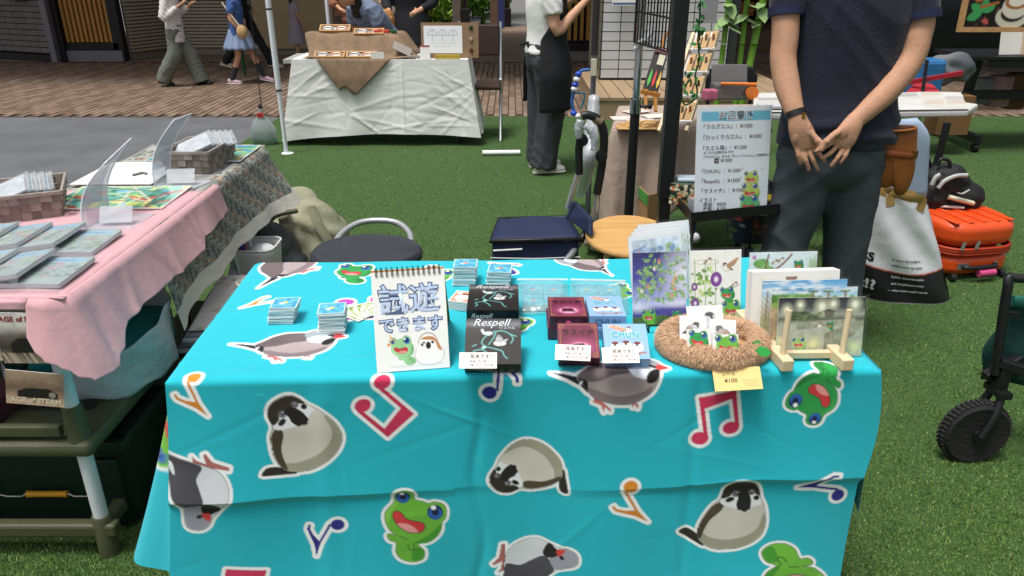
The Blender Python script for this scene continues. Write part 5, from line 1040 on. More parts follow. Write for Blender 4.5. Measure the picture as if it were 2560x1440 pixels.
# --- packs
def pack(o, x, up, w, h, label, seed):
    fr = FR(o, x, up); t = thing('wrapped_pack', label, 'pack', o, group='cellophane wrapped card packs')
    obj('case', slab(fr, w, h, .010), M('pack_grey', '#b3b7bb', .4), t, bev=.001); cv = Cv(0, 0, w, h, .0022, '#a9b6b4', seed); cv.mottle(.2, 8, seed)
    for _ in range(40): cv.ell(cv.r.random() * w, cv.r.uniform(.25, .85) * h, cv.r.uniform(.004, .016), cv.r.uniform(.004, .01), cv.r.choice(['#8fa58f', '#b9c4a9', '#c99aa4', '#9fb0b8', '#7f938c']), cv.r.random() * 3)
    for _ in range(12): cv.stroke([(cv.r.random() * w, cv.r.uniform(.3, .85) * h), (cv.r.random() * w, cv.r.uniform(.3, .85) * h)], .002, '#6f8578', a=.6)
    cv.fill(smooth2([(.2 * w, .06 * h), (.85 * w, .05 * h), (.93 * w, .14 * h), (.84 * w, .22 * h), (.2 * w, .23 * h), (.1 * w, .15 * h)]), '#9cc3da'); cv.stroke([(.3 * w, .14 * h), (.75 * w, .14 * h)], .005, '#6b86a0'); paper('cover', cv, fr, m_gloss, t)
    b = B(); b.grid(lambda u, v: fr @ Vector((-.008 + u * (w + .016), -.028 + v * (h + .036), .0022 + .0016 * math.sin(u * 21 + seed) * math.sin(v * 13) - (.008 if (u < .02 or u > .98) else 0) - (.007 if v < .1 else 0))), 18, 18); obj('wrapper', b, film('wrap_film', '#f2f5f6', .09, .06, .06), t, sm=180)
xdir = Vector((1, .02, -.0)); tilt = .16
ordn = ['first', 'second', 'third', 'fourth', 'fifth']
for row in range(2):
    for k in range(5):
        o = Vector((-1.215 - .092 * k + .03 * row, 1.80 - .205 * row, ZL + .014 + .010 * k * 0)) ; flat_ = k == 0
        x = Vector((1, .0, 0 if flat_ else .14)); up = Vector((.05, 1, .02))
        pack(o + Vector((0, 0, 0 if flat_ else .004)), x, up, .145, .165, 'wrapped card pack, %s from the pink edge in the %s row on the pink cloth' % (ordn[k], ['far', 'near'][row]), 100 + row * 9 + k)
# --- woven baskets
m_weave = [M('weave_%d' % i, c, .8, .15, 30, .3, 120) for i, c in enumerate(['#8f857c', '#7d736b', '#9c928a'])]
def basket(c, lx, ly, hh, rz, label, ncol, nrow):
    t = thing('woven_basket', label, 'basket', c, rz, group='woven paper baskets'); b = B(); fl = 1.12
    for (x0, y0, x1, y1) in ((-lx / 2, -ly / 2, lx / 2, -ly / 2), (lx / 2, -ly / 2, lx / 2, ly / 2), (lx / 2, ly / 2, -lx / 2, ly / 2), (-lx / 2, ly / 2, -lx / 2, -ly / 2)):
        L = math.hypot(x1 - x0, y1 - y0); n = max(3, round(L / (hh / nrow))); d = Vector((x1 - x0, y1 - y0, 0)).normalized(); nn = Vector((d.y, -d.x, 0))
        for i in range(n):
            for j in range(nrow):
                zc = hh * (j + .5) / nrow; f = 1 + (fl - 1) * zc / hh; p = (Vector((x0, y0, 0)) + d * (L * (i + .5) / n)) * f; pr = .0022 if (i + j) % 2 else -.0006
                bb = B(); R = Matrix((d, nn, Vector((0, 0, 1)))).transposed(); bb.box(p + nn * pr + Vector((0, 0, zc)), (L / n * f * (1.04 if (i + j) % 2 else .9), .0035, hh / nrow * (.9 if (i + j) % 2 else 1.04)), R=R); obj('band', bb, m_weave[(i * 2 + j) % 3], t, w=False)
    b = B(); q = [Vector((sx * lx / 2 * fl, sy * ly / 2 * fl, hh)) for sx, sy in ((-1, -1), (1, -1), (1, 1), (-1, 1))]
    for i in range(4): b.bar(q[i], q[(i + 1) % 4], .008, .012)
    obj('rim', b, m_weave[2], t, w=False, bev=.002); b = B(); b.box((0, 0, .004), (lx, ly, .006)); obj('base', b, m_weave[1], t, w=False); return t
basket((-1.50, 2.17, ZL), .27, .20, .075, .45, 'woven grey paper basket of envelopes near the wrapped packs', 8, 3)
basket((-1.145, 2.74, ZL), .155, .22, .075, -.05, 'woven grey paper basket of envelopes on the patterned cloth', 6, 3)
m_env = film('cello_env', '#eef1f3', .18, .08)
for (c, n, rz, nm) in (((-1.47, 2.14, ZL + .06), 4, .5, 'near'), ((-1.15, 2.74, ZL + .06), 5, .1, 'far')):
    for k in range(n):
        a = Vector((c[0] + .016 * k, c[1] + .01 * k, c[2])); fr = FR(a - Vector((.075, .06, .03)), (-.35, .6, .30), (.75, .28 + .03 * k, .30)); w, h = .075, .15
        t = thing('picture_envelope', 'clear envelope, %s of those leaning in the %s woven basket' % (['first', 'second', 'third', 'fourth', 'fifth', 'sixth', 'seventh'][k], nm), 'envelope', a, group='envelopes in the woven baskets')
        obj('insert', slab(fr, w, h, .001), M('env_in%d' % (k % 4), ['#c9cdd2', '#b9c3c4', '#d6cfc8', '#aebcc8'][k % 4], .5, .25, 40), t); obj('film', slab(fr, w + .012, h + .02, .0035, z0=.0015, x0=-.006, y0=-.006), m_env, t)
# --- acrylic stands
for (b0, b1, t0, t1, lb) in [((212, 575), (275, 537), (265, 405), (328, 346), 'tall curved clear acrylic stand beside the wrapped packs'), ((388, 472), (432, 455), (435, 300), (480, 284), 'tall curved clear acrylic stand before the far woven basket')]:
    p0, p1 = P(*b0, ZL + .002), P(*b1, ZL + .002); q0, q1 = PY(*t0, p0.y + .10), PY(*t1, p1.y + .10); t = thing('acrylic_stand', lb, 'acrylic stand', p0, group='acrylic stands')
    def fn(u, v): 
        a = p0.lerp(p1, u); c = q0.lerp(q1, u); q = a.lerp(c, v); bow = math.sin(v * math.pi) * .035; return q + Vector((-bow, 0, .0))
    b = B(); b.grid(fn, 6, 14); obj('panel', b, m_acryl, t, sm=180, thick=.003)
    b = B(); rim = [fn(0, v / 10) for v in range(11)] + [fn(1, 1 - v / 10) for v in range(11)]; b.tube(rim, .0022, 6, closed=True); obj('edge', b, film('acryl_edge', '#e6ebf0', .75, .05), t, sm=60)
    b = B(); b.add([p0, p1, p1 + Vector((.13, .01, 0)), p0 + Vector((.13, .01, 0))], [(0, 1, 2, 3)]); obj('foot', b, m_acryl, t, thick=.003)
    b = B(); f1 = lambda u, v: fn(.12 + .76 * u, .25 + .5 * v) + Vector((-.004, -.001, 0)); b.grid(f1, 4, 8); obj('leaflet', b, film('leaflet_film', '#dfe2ea', .35, .2), t, sm=180)
    b = B(); f2 = p0 + Vector((.02, .02, .03)); b.box((f2 + Vector((.05, .03, 0))), (.09, .004, .05), R=Euler((-.6, 0, .1)).to_matrix()); obj('lip', b, m_acryl, t)
# --- big art panels and open rule sheets
def flatart(o, w, h, rz, painter, name, label, cat, z=ZL + .003, th=.004):
    fr = FR(Vector((o[0], o[1], z + th)), (math.cos(rz), math.sin(rz), 0), (-math.sin(rz), math.cos(rz), 0)); t = thing(name, label, cat, fr.translation); obj('board', slab(fr, w, h, th), m_white, t, bev=.0008); paper('picture', painter(w, h), fr, m_gloss, t)
def cv_map(seed, pal):
    def f(w, h):
        cv = Cv(0, 0, w, h, .003, pal[0], seed); cv.mottle(.15, 6, seed)
        for _ in range(70): cv.ell(cv.r.random() * w, cv.r.random() * h, cv.r.uniform(.01, .045), cv.r.uniform(.006, .02), cv.r.choice(pal), cv.r.random() * 3, tex=.4)
        for _ in range(8): cv.stroke(catmull([(cv.r.random() * w, cv.r.random() * h, 0) for _ in range(3)], 5), .006, cv.r.choice(['#3f5f6a', '#e5dfae', '#d9d3c0']))
        cv.stroke([(0, 0), (w, 0), (w, h), (0, h)], .008, '#e8e8e0', True); return cv
    return f
PAL = ['#6fae9e', '#8fc07a', '#c9cf6a', '#5f9fb8', '#4f8a72', '#d8cf86', '#7fb8c8']
flatart((-1.42, 2.19), .36, .245, .02, cv_map(41, PAL + ['#c0604a']), 'game_board', 'colourful game board lying between the two acrylic stands', 'game board')
flatart((-1.075 - .30, 2.76 + .02), .36, .26, .0, cv_map(42, PAL + ['#d0703a', '#2f4a52']), 'game_board', 'colourful game board under the far woven basket', 'game board')
def cv_rules(w, h):
    cv = Cv(0, 0, w, h, .0022, '#eff0ee', 43)
    for c in range(2):
        for k in range(20): x = .012 + c * w / 2; cv.stroke([(x, .012 + k * h / 21), (x + cv.r.uniform(.3, .44) * w, .012 + k * h / 21)], .0026, '#a9acb0')
    return cv
flatart((-1.475, 2.445), .27, .30, .02, cv_rules, 'rule_sheet', 'white open rule sheet of small text behind the curved stand', 'rule sheet', z=ZL + .008, th=.002)
b = B(); b.tube([(-1.31, 2.55, ZL + .014), (-1.29, 2.58, ZL + .015), (-1.27, 2.57, ZL + .014)], .004, 6); obj('paper_weight', b, M('weight', '#77756c', .6), sm=60, label='small grey weight lying on the open rule sheet', cat='weight')
# --- hanging steam game posters
def poster(o, x, up, w, h, label, kind):
    fr = FR(o, x, up); t = thing('game_poster', label, 'poster', o, group='posters hanging from the pink stall'); cv = Cv(0, 0, w, h, .0016, '#9a8f84', 44 + kind)
    cv.vgrad([(0, '#d9d6d2'), (.25, '#cfcac4'), (.45, '#6b625a'), (.7, '#3d3733'), (1, '#8a7c6e')] if kind == 0 else [(0, '#a9907a'), (.5, '#6f5a4c'), (1, '#c9a98e')]); cv.mottle(.3, 9, kind)
    cv.fill([(.2 * w, .6 * h), (.35 * w, .5 * h), (.75 * w, .48 * h), (.9 * w, .62 * h), (.9 * w, .78 * h), (.2 * w, .8 * h)], '#211e1c'); cv.ell(.8 * w, .66 * h, .06 * w, .06 * w, '#8f877c')
    for _ in range(10): x_ = cv.r.random() * w; cv.stroke([(x_, .8 * h), (x_ + .1 * w, h)], .002, '#cbb7a2')
    obj('sheet', slab(fr, w, h, .0015), m_white, t); paper('picture', cv, fr, m_gloss, t)
    red = M('poster_red', '#8c2f2c', .5)
    if kind == 0: text('AGE of STEAM', w * .145, red, fr, w * .07, h * .83, t, offset=.0006)
    else: text('AGE of STEAM', w * .14, M('poster_cream', '#d9c4ac', .5), fr, w * .08, h * .08, t, offset=.0008)
yf = 1.535
poster(Vector((-1.165, yf - .012, .60)), (1, .04, -.03), (0, .06, 1), .118, .125, 'steam railway game poster with red title under the pink edge', 0)
poster(Vector((-1.30, yf - .004, .60)), (1, .03, 0), (0, .05, 1), .125, .128, 'blue sky railway poster beside the red titled one', 2)
poster(Vector((-1.175, yf - .03, .505)), (1, .1, -.17), (.16, .10, .9), .125, .085, 'tilted steam railway box picture with title on its lower edge', 1)
# --- white carrier bag with teal lining on the shelf
bg_ = thing('carrier_bag', 'crumpled white carrier bag with a teal box inside, on the rack shelf', 'bag', (-1.2, 1.9, .37))
def bagfn(u, v):
    a = u * 2 * math.pi; cx, cy = -1.19, 1.90; rx, ry = .205, .175; k = (abs(math.cos(a)) ** 2.6 + abs(math.sin(a)) ** 2.6) ** (-1 / 2.6); f = 1 + .03 * math.sin(a * 5 + v * 4) + .05 * v
    return Vector((cx + rx * k * math.cos(a) * f, cy + ry * k * math.sin(a) * f, .37 + (.13 + .05 * math.cos(a - .6)) * v + .006 * math.sin(a * 9 + v * 12)))
b = B(); b.grid(bagfn, 90, 18, True); obj('bag', b, M('white_poly', '#b9bcbf', .35, .05, 20, .8, 22), bg_, sm=180, thick=.001)
b = B(); b.box((-1.17, 1.93, .44), (.30, .26, .11), .1); obj('contents', b, M('teal_box', '#1f8f8f', .6), bg_, bev=.006)
b = B(); b.box((-1.45, 1.66, .385), (.3, .2, .03)); b.box((-1.45, 1.66, .41), (.28, .19, .018)); obj('magazine_pile', b, M('mag_red', '#5b2b33', .6, .3, 20), label='dark red magazines lying deeper on the rack shelf', cat='magazines')
# --- dark green crate
cr = thing('storage_crate', 'dark green plastic storage crate with a yellow grip under the rack', 'crate', (-1.2, 1.75, 0))
m_cr = M('crate_green', '#10251f', .45, .1, 6); cx, cy = -1.27, 1.96; WX, WY, HZ = .45, .56, .27
b = B()
for (x, y, dx, dy) in ((cx, cy - WY / 2, WX, .012), (cx, cy + WY / 2, WX, .012), (cx - WX / 2, cy, .012, WY), (cx + WX / 2, cy, .012, WY)): b.box((x, y, HZ / 2 + .005), (dx, dy, HZ - .01))
obj('wall', b, m_cr, cr, bev=.004)
b = B(); b.box((cx, cy, .02), (WX, WY, .02)); obj('floor_panel', b, m_cr, cr)
b = B()
for (x, y, dx, dy) in ((cx, cy - WY / 2, WX + .05, .04), (cx, cy + WY / 2, WX + .05, .04), (cx - WX / 2, cy, .04, WY), (cx + WX / 2, cy, .04, WY)): b.box((x, y, HZ), (dx, dy, .03))
obj('rim', b, m_cr, cr, bev=.006)
for s_ in (-1, 1): b = B(); b.box((cx + s_ * WX * .42, cy - WY / 2 - .012, HZ * .45), (.06, .02, HZ * .8)); obj('corner_post', b, m_cr, cr, bev=.004)
yh = cy - WY / 2 - .022; b = B(); b.tube([(cx - .13, yh + .012, .17), (cx - .13, yh, .12), (cx - .10, yh, .112), (cx - .06, yh, .112), (cx - .05, yh, .12), (cx + .07, yh, .12), (cx + .08, yh, .112), (cx + .13, yh, .112), (cx + .14, yh, .13), (cx + .14, yh + .012, .17)], .0028, 8); hd = obj('handle', b, M('wire_zinc', '#b9bcbc', .3, metal=.8), cr, sm=60)
b = B(); b.tube([(cx - .045, yh, .12), (cx - .02, yh, .12), (cx + .04, yh, .12), (cx + .065, yh, .12)], [.0095, .0085, .0085, .0095], 12); obj('grip', b, M('yellow_grip', '#d99a1e', .4), hd, sm=60)
# --- between the stalls: boards, bin, canister, backpack
for k in range(5):
    fr = FR(Vector((-1.02 + .004 * k, 2.02 + .02 * k, .36 + .008 * k)), (.2, .02, .0), (.06, .42, .02)); t = thing('paper_folder', 'flat paper folder, %s from the bottom between the two stalls' % ordn[k], 'folder', fr.translation, group='folders between the stalls'); obj('cover', slab(fr, .16, .40, .006), M('folder%d' % (k % 3), ['#8d9096', '#5f646c', '#b9bcc0'][k % 3], .5), t)
    if k == 4: cv = Cv(0, 0, .16, .40, .003, '#e6e0dc', 50); [cv.ell(cv.r.random() * .16, cv.r.random() * .4, .012, .008, cv.r.choice(['#c9b0a8', '#a9c090', '#d8c8c0']), cv.r.random() * 3) for _ in range(30)]; paper('print', cv, fr, m_gloss, t)
b = B(); b.box((-1.02, 2.2, .17), (.26, .5, .34)); obj('crate_stand', b, M('olive_crate', '#3f4230', .6), bev=.01, label='low olive box carrying the paper folders between the stalls', cat='box')
def bucket(c, lx, ly, h0, h1, nm, lb, mat, cat):
    t = thing(nm, lb, cat, c); b = B(); rr = lambda u, k: ((abs(math.cos(u)) ** 5 + abs(math.sin(u)) ** 5) ** -.2) * k
    def f(u, v): a = u * 2 * math.pi; s = .82 + .18 * v; r_ = rr(a, 1); return Vector((c[0] + lx / 2 * r_ * math.cos(a) * s, c[1] + ly / 2 * r_ * math.sin(a) * s, c[2] + h0 + (h1 - h0) * v))
    b.grid(f, 48, 8, True); obj('wall', b, mat, t, sm=180, thick=.003); b = B(); b.tube([f(i / 48, 1) for i in range(48)], .005, 6, closed=True); obj('rim', b, mat, t, sm=60)
    b = B(); b.box((c[0], c[1], c[2] + h0 + .004), (lx * .75, ly * .75, .006)); obj('base', b, mat, t); return t
m_binw = M('bin_white', '#d9dcd8', .35)
b = B(); b.box((-1.0, 2.74, .14), (.22, .3, .28)); obj('black_box', b, M('black_case', '#1b1c1c', .6), bev=.01, label='black case carrying the white pen bin', cat='case')
bn = bucket((-.975, 2.72, .285), .155, .16, 0, .165, 'pen_bin', 'white plastic bin holding markers and a paper bundle', m_binw, 'bin')
for k, (dx, dy, c, lb) in enumerate([(-.05, .02, '#c8252b', 'red'), (-.045, -.01, '#2a49c0', 'blue'), (-.055, -.02, '#8c4a2c', 'brown'), (-.03, .03, '#d9dde0', 'white')]):
    b = B(); b.tube([(-.975 + dx, 2.72 + dy, .30), (-1.0 + dx, 2.74 + dy, .50)], .0095, 10); obj('marker_pen', b, M('pen%d' % k, c, .35), sm=60, label='%s marker pen standing in the white bin' % lb, cat='pen')
b = B(); b.ball((-.955, 2.71, .43), .05, 14, 8, sc=(1, .9, .5)); obj('paper_bundle', b, M('tissue', '#e6e9ea', .8, .05, 20, .8, 30), sm=180, label='crumpled white paper bundle in the pen bin', cat='paper')
t = thing('canister', 'cream round canister with a grey lid next to the teal table', 'canister', (-.90, 2.32, .36))
b = B(); b.lathe([(.05, 0), (.05, .115), (.046, .118), (.044, .112), (.001, .112)], c=(-.86, 2.30, .36), n=36); obj('body', b, M('canister_cream', '#cfc8ba', .4), t, sm=50)
b = B(); b.lathe([(.001, 0), (.043, 0), (.043, .003), (.001, .003)], c=(-.86, 2.30, .473), n=36); obj('lid', b, M('canister_grey', '#8b8a87', .5), t)
b = B(); b.box((-.86, 2.31, .18), (.2, .24, .355)); obj('carton', b, M('carton_dark', '#6d5a44', .8, .1, 8), bev=.004, label='brown carton beneath the cream canister', cat='carton')
def blob(name, pts, mat, parent, voxel=.012, sm=4, disp=None, **k):
    b = B()
    for (c, r, sc, R) in pts: b.ball(c, r, 20, 14, sc, Euler(R).to_matrix() if R else None)
    me = remesh(b, voxel, sm, name=name)
    if disp: displace(me, disp)
    return obj(name, me, mat, parent, **k)
def wr(amp, f, seed=0.0):
    return lambda co, no: (amp * (np.sin(co[:, 0] * f + np.sin(co[:, 2] * f * .7 + seed) * 1.7) * np.sin(co[:, 2] * f * 1.3 + np.sin(co[:, 1] * f) * 1.4 + seed) + .5 * np.sin(co[:, 2] * f * 2.7 + co[:, 0] * f * 1.1 + seed))).astype('f4')
m_khaki = M('khaki_nylon', '#8f9078', .75, .1, 12, .5, 40); m_khakid = M('khaki_strap', '#6a6b56', .8, .1, 20)
bp = thing('khaki_backpack', 'khaki backpack slumped on the turf behind the white pen bin', 'backpack', (-1.0, 3.55, 0))
blob('body', [((-.98, 3.45, .20), .2, (1.0, .75, 1.0), None), ((-.92, 3.38, .12), .17, (1.2, .8, .7), None), ((-1.04, 3.5, .33), .12, (1, .8, 1), None)], m_khaki, bp, .014, 3, wr(.010, 26))
blob('pocket', [((-.86, 3.27, .14), .11, (1.0, .55, .9), (0, 0, -.3))], m_khaki, bp, .012, 2, wr(.006, 40))
for k, p in enumerate([[(-1.06, 3.36, .42), (-1.03, 3.25, .36), (-.98, 3.22, .24), (-.96, 3.24, .1)], [(-.93, 3.36, .40), (-.87, 3.26, .33), (-.80, 3.22, .22), (-.76, 3.24, .06)]]):
    b = B(); b.tube(p, .022, 8, k=5, ry=.006); obj('strap', b, m_khakid, bp, sm=60)
b = B(); b.tube([(-1.12, 3.3, .34), (-1.05, 3.24, .40), (-.98, 3.3, .40)], .012, 8, k=4); obj('handle', b, m_khakid, bp, sm=60)
b = B(); b.box((-.90, 2.95, .19), (.2, .16, .1), .3); obj('cardboard_box', b, M('kraft', '#b08d5c', .85, .08, 10), bev=.003, label='small kraft cardboard box behind the teal table corner', cat='box')
b = B(); b.ball((-1.08, 3.1, .2), .18, 16, 10, sc=(.9, 1, 1.0)); me = remesh(b, .015, 1); displace(me, wr(.02, 30)); obj('rubbish_bag', me, film('dark_bag', '#5c6468', .75, .25), label='dark translucent plastic bag under the patterned cloth', cat='bag')
# ------------------------------------------------------------------ behind the teal table
m_black = M('black_paint', '#17181a', .45, .05, 10); m_chrome = M('chrome', '#c9cccf', .12, metal=1.0); m_alu = M('aluminium', '#b9bdc1', .3, metal=.7); m_navyf = M('navy_nylon', '#1a2646', .7, .06, 10, .25, 60)
# stool-chair with chrome hoop
c = P(917, 632, .45); ch = thing('folding_chair', 'folding chair with dark blue grey seat and chrome hoop behind the flip sign', 'chair', (c.x, c.y, 0))
b = B(); b.lathe([(.001, 0), (.19, 0), (.205, .012), (.207, .03), (.195, .045), (.001, .05)], c=(c.x, c.y + .0, .42), n=44, sy=.86); obj('seat', b, M('speckled_fabric', '#33363e', .9, .35, 160, .4, 200), ch, sm=50)
b = B(); b.tube([(c.x - .15, c.y + .10, .43), (c.x - .135, c.y + .20, .455), (c.x - .08, c.y + .27, .475), (c.x, c.y + .29, .48), (c.x + .08, c.y + .27, .475), (c.x + .135, c.y + .20, .455), (c.x + .15, c.y + .10, .43)], .0125, 12, k=6); obj('hoop', b, M('hoop_grey', '#b4b7ba', .25, metal=.5), ch, sm=60)
for s1 in (-1, 1):
    for s2 in (-1, 1): b = B(); b.tube([(c.x + s1 * .14, c.y + s2 * .1, .42), (c.x + s1 * .18, c.y + s2 * .2, 0)], .011, 8); obj('leg', b, m_chrome, ch, sm=60)
# cooler trolley
tr = thing('cooler_trolley', 'navy cooler bag trolley with black grips and aluminium frame', 'trolley', P(1345, 640, .0) * 0 + Vector((.14, 2.9, 0)))
q = [P(1226, 603, .45), P(1452, 598, .45), P(1418, 543, .45), P(1246, 548, .45)]
b = B(); n = 14
def lid(u, v): a = q[0].lerp(q[1], u); d = q[3].lerp(q[2], u); p = a.lerp(d, v); return p + Vector((0, 0, .012 * (1 - (2 * u - 1) ** 4) * (1 - (2 * v - 1) ** 4) + .004 * math.sin(u * 9) * math.sin(v * 5)))
b.grid(lid, n, n); obj('lid', b, m_navyf, tr, sm=180, thick=.012)
b = B(); b.tube(q, .009, 8, closed=True); obj('lid_piping', b, m_black, tr, sm=60)
qb = [p + Vector((0, 0, -.012)) for p in q]; b = B(); b.add([p + (sum(qb, Vector()) / 4 - p) * .03 for p in qb] + [Vector((p.x, p.y, .10)) for p in qb], [(0, 1, 5, 4), (1, 2, 6, 5), (2, 3, 7, 6), (3, 0, 4, 7), (4, 5, 6, 7)]); obj('bag', b, m_navyf, tr, bev=.012)
f0, f1 = qb[0] + Vector((0, -.006, -.055)), qb[1] + Vector((0, -.006, -.06)); b = B(); b.tube([f0, f0.lerp(f1, .5) + Vector((0, -.004, -.004)), f1], .003, 6); b.tube([f0 + Vector((.01, 0, .03)), f0.lerp(f1, .35) + Vector((0, 0, .035))], .004, 6); obj('reflective_piping', b, M('grey_piping', '#c3c6c8', .5), tr, sm=60)
fl = [P(1418, 545, .45), P(1478, 590, .47), PY(1478, 545, q[1].y + .02), PY(1437, 502, q[2].y)]; b = B(); b.add(fl, [(0, 1, 2, 3)]); obj('rear_flap', b, m_navyf, tr, thick=.02, bev=.006)
yh = 3.0
for (x0, y0, x1, y1, nm) in ((1418, 520, 1446, 430, 'a'), (1488, 570, 1494, 480, 'b')):
    b = B(); b.tube([PY(x0, y0, yh), PY(x1, y1, yh)], .011, 10); obj('upright', b, m_alu, tr, sm=60)
b = B(); b.tube([PY(1448, 435, yh), PY(1447, 375, yh), PY(1450, 350, yh)], .016, 12); obj('grip', b, m_black, tr, sm=60)
b = B(); b.tube([PY(1492, 485, yh), PY(1505, 410, yh), PY(1510, 340, yh), PY(1498, 302, yh), PY(1472, 288, yh), PY(1455, 290, yh)], .017, 12, k=5); obj('grip', b, m_black, tr, sm=60)
b = B(); b.tube([PY(1488, 296, yh), PY(1503, 306, yh)], .0185, 12); obj('grip_band', b, M('tan_band', '#7a6a55', .6), tr, sm=60)
for (x, y, r) in ((1455, 350, .024), (1503, 390, .024)): b = B(); b.lathe([(.001, -.014), (r, -.012), (r, .012), (.001, .014)], c=PY(x, y, yh - .01), n=24, Mx=Matrix.Rotation(math.pi / 2, 3, 'X')); obj('hinge_disc', b, m_black, tr, sm=40)
m_plw = film('wrap_plastic', '#dfe4e8', .55, .12, .22)
for p in ([(1448, 345), (1446, 322), (1452, 300)], [(1462, 312), (1478, 330), (1486, 352), (1484, 375)]): b = B(); b.tube([PY(*a, yh - .02) for a in p], [.013, .016, .015, .012][:len(p)], 10, k=5); me = mesh_from(b, 'w'); displace(me, wr(.003, 150)); obj('plastic_wrap', me, m_plw, tr, sm=180)
b = B(); b.tube([PY(1455, 598, 2.85), PY(1425, 640, 2.75), PY(1402, 665, 2.70)], .013, 10); obj('lower_strut', b, m_alu, tr, sm=60)
b = B(); b.tube([PY(1468, 575, 2.86), PY(1444, 612, 2.82)], .014, 8); obj('pivot', b, m_black, tr, sm=60)
for x in (-.02, .27): b = B(); b.lathe([(.02, -.015), (.05, -.015), (.05, .015), (.02, .015)], c=(x, 2.98, .05), n=20, Mx=Matrix.Rotation(math.pi / 2, 3, 'Y')); obj('wheel', b, m_black, tr, sm=40)
# long plastic wrapped roll leaning behind the trolley
b = B(); b.tube([P(1462, 520, .08) + Vector((0, .3, 0)), PY(1470, 420, 3.25), PY(1480, 330, 3.3), PY(1490, 240, 3.35)], [.03, .031, .03, .018], 14, k=6); me = mesh_from(b, 'r'); displace(me, wr(.003, 90)); obj('wrapped_roll', me, m_plw, sm=180, label='long roll in crinkled white plastic leaning behind the trolley', cat='roll')
# round wooden stool
c = P(1574, 592, .45); st = thing('wooden_stool', 'round pale oak stool beside the navy trolley', 'stool', (c.x, c.y, 0)); R = Matrix.Rotation(math.radians(8), 3, 'X')
b = B(); b.lathe([(.001, -.014), (.16, -.014), (.172, -.006), (.174, .004), (.168, .012), (.001, .014)], c=c, n=56, Mx=R); obj('seat', b, M('oak', '#c59a5f', .5, .16, 7, .08, 30, stretch=(.6, 6, 1)), st, sm=50)
for k in range(4): a = .6 + k * math.pi / 2; b = B(); b.tube([(c.x + .11 * math.cos(a), c.y + .11 * math.sin(a), .43), (c.x + .16 * math.cos(a), c.y + .16 * math.sin(a), 0)], .013, 10); obj('leg', b, m_beech, st, sm=60)
# black tray table
ZR = .60; tq = [P(1728, 552, ZR), P(1994, 524, ZR), P(1900, 452, ZR), P(1664, 475, ZR)]
tt = thing('tray_table', 'black metal tray table carrying the price list', 'table', (tq[0] + tq[2]) / 2 * 1 - Vector((0, 0, ZR)))
b = B(); b.add(tq, [(0, 1, 2, 3)]); obj('tray_floor', b, m_black, tt, thick=.004)
for i in range(4):
    a, d = tq[i], tq[(i + 1) % 4]; b = B(); b.bar(a + Vector((0, 0, .012)), d + Vector((0, 0, .012)), .006, .036); obj('rim', b, m_black, tt)
    p = a + ((tq[0] + tq[2]) / 2 - a) * .06; b = B(); b.tube([p + Vector((0, 0, -.002)), Vector((p.x, p.y, 0))], .0065, 8); obj('leg', b, m_black, tt, sm=60)
    b = B(); b.tube([p + Vector((0, 0, -.01)), p + Vector((0, 0, -.05))], .011, 10); obj('leg_socket', b, m_black, tt, sm=60)
b = B(); b.add([Vector((p.x, p.y, .30)) for p in tq], [(0, 1, 2, 3)]); obj('lower_tray', b, m_black, tt, thick=.012)
# price list
fr, w, h = stand((1735, 532), (1916, 524), (1729, 268), ZR + .003, 10)
ps = thing('price_list', 'white price list in a clear stand on the black tray table', 'sign', fr.translation)
obj('panel', slab(fr, w, h, .004), m_white, ps); cv = Cv(0, 0, w, h, w / 120, '#eef3f5', 61); cv.mottle(.02, 8)
cv.ell(.1 * w, .25 * h, .3 * w, .12 * h, '#d3e3ea', soft=1, a=.6); cv.ell(.95 * w, .8 * h, .25 * w, .2 * h, '#cfe0e6', soft=1, a=.7); cv.ell(.05 * w, .95 * h, .2 * w, .12 * h, '#cfe0e6', soft=1, a=.6)
cv.fill([(.06 * w, .045 * h), (.985 * w, .045 * h), (.985 * w, .135 * h), (.06 * w, .135 * h)], '#63bcd6')
for (x, y, s, sp) in ((.75, .64, .12, frog_sprite('#bccf52', '#9ab83c', '#d2de78')), (.75, .76, .15, frog_sprite('#bccf52', '#9ab83c', '#d2de78')), (.74, .88, .17, frog_sprite('#5cb86a', '#3f9a50', '#7fcb86'))): frogp(cv, x * w, y * h, s * w, sp, .03)
for (x, y) in ((.62, .6), (.9, .61), (.6, .69)): stamp(note_sprite('#7a6a6a'), (x * w, y * h), (x * w + .03 * w, y * h - .03 * h), cv, out=False)
paper('print', cv, fr, m_print, ps)
m_txt = M('grey_ink', '#4c4c50', .7)
text('お品書き', w * .12, M('head_white', '#f6f8f8', .6), fr, w * .52, h * .885, ps, lift=.0012, align='CENTER', offset=w * .008); text('お品書き', w * .12, m_txt, fr, w * .52, h * .885, ps, lift=.0018, align='CENTER')
for (s_, y, x, z_) in [('『うらガエル』：¥1000', .79, .05, .066), ('『ひっくりカエル』：¥1000', .69, .05, .066), ('『カエル箱』：¥1500', .59, .05, .066), ('※こちらは箱のみです', .553, .10, .042), ('『うらガエル』または『ひっくりカエル』と同時購入で', .515, .08, .038), ('➡ ¥1000', .47, .24, .062), ('『CHUN』：¥1500', .37, .05, .066), ('『Respell』：¥1500', .275, .05, .066), ('『ラスイチ』：¥1000', .18, .05, .066), ('イラスト', .095, .06, .062), ('原画：¥500', .05, .12, .062), ('複製：¥100', .005, .12, .062)]: text(s_, w * z_, m_txt, fr, w * x, h * y + .003, ps, offset=.0002)
b = B(); b.grid(lambda u, v: fr @ Vector((-.004 + u * (w + .008), v * (h + .004), .003)), 3, 3); obj('clear_cover', b, film('sign_film', '#f6f8fa', .03, .05), ps)
b = slab(fr, w, .05, .06, z0=-.004); obj('foot', b, m_acryl, ps)
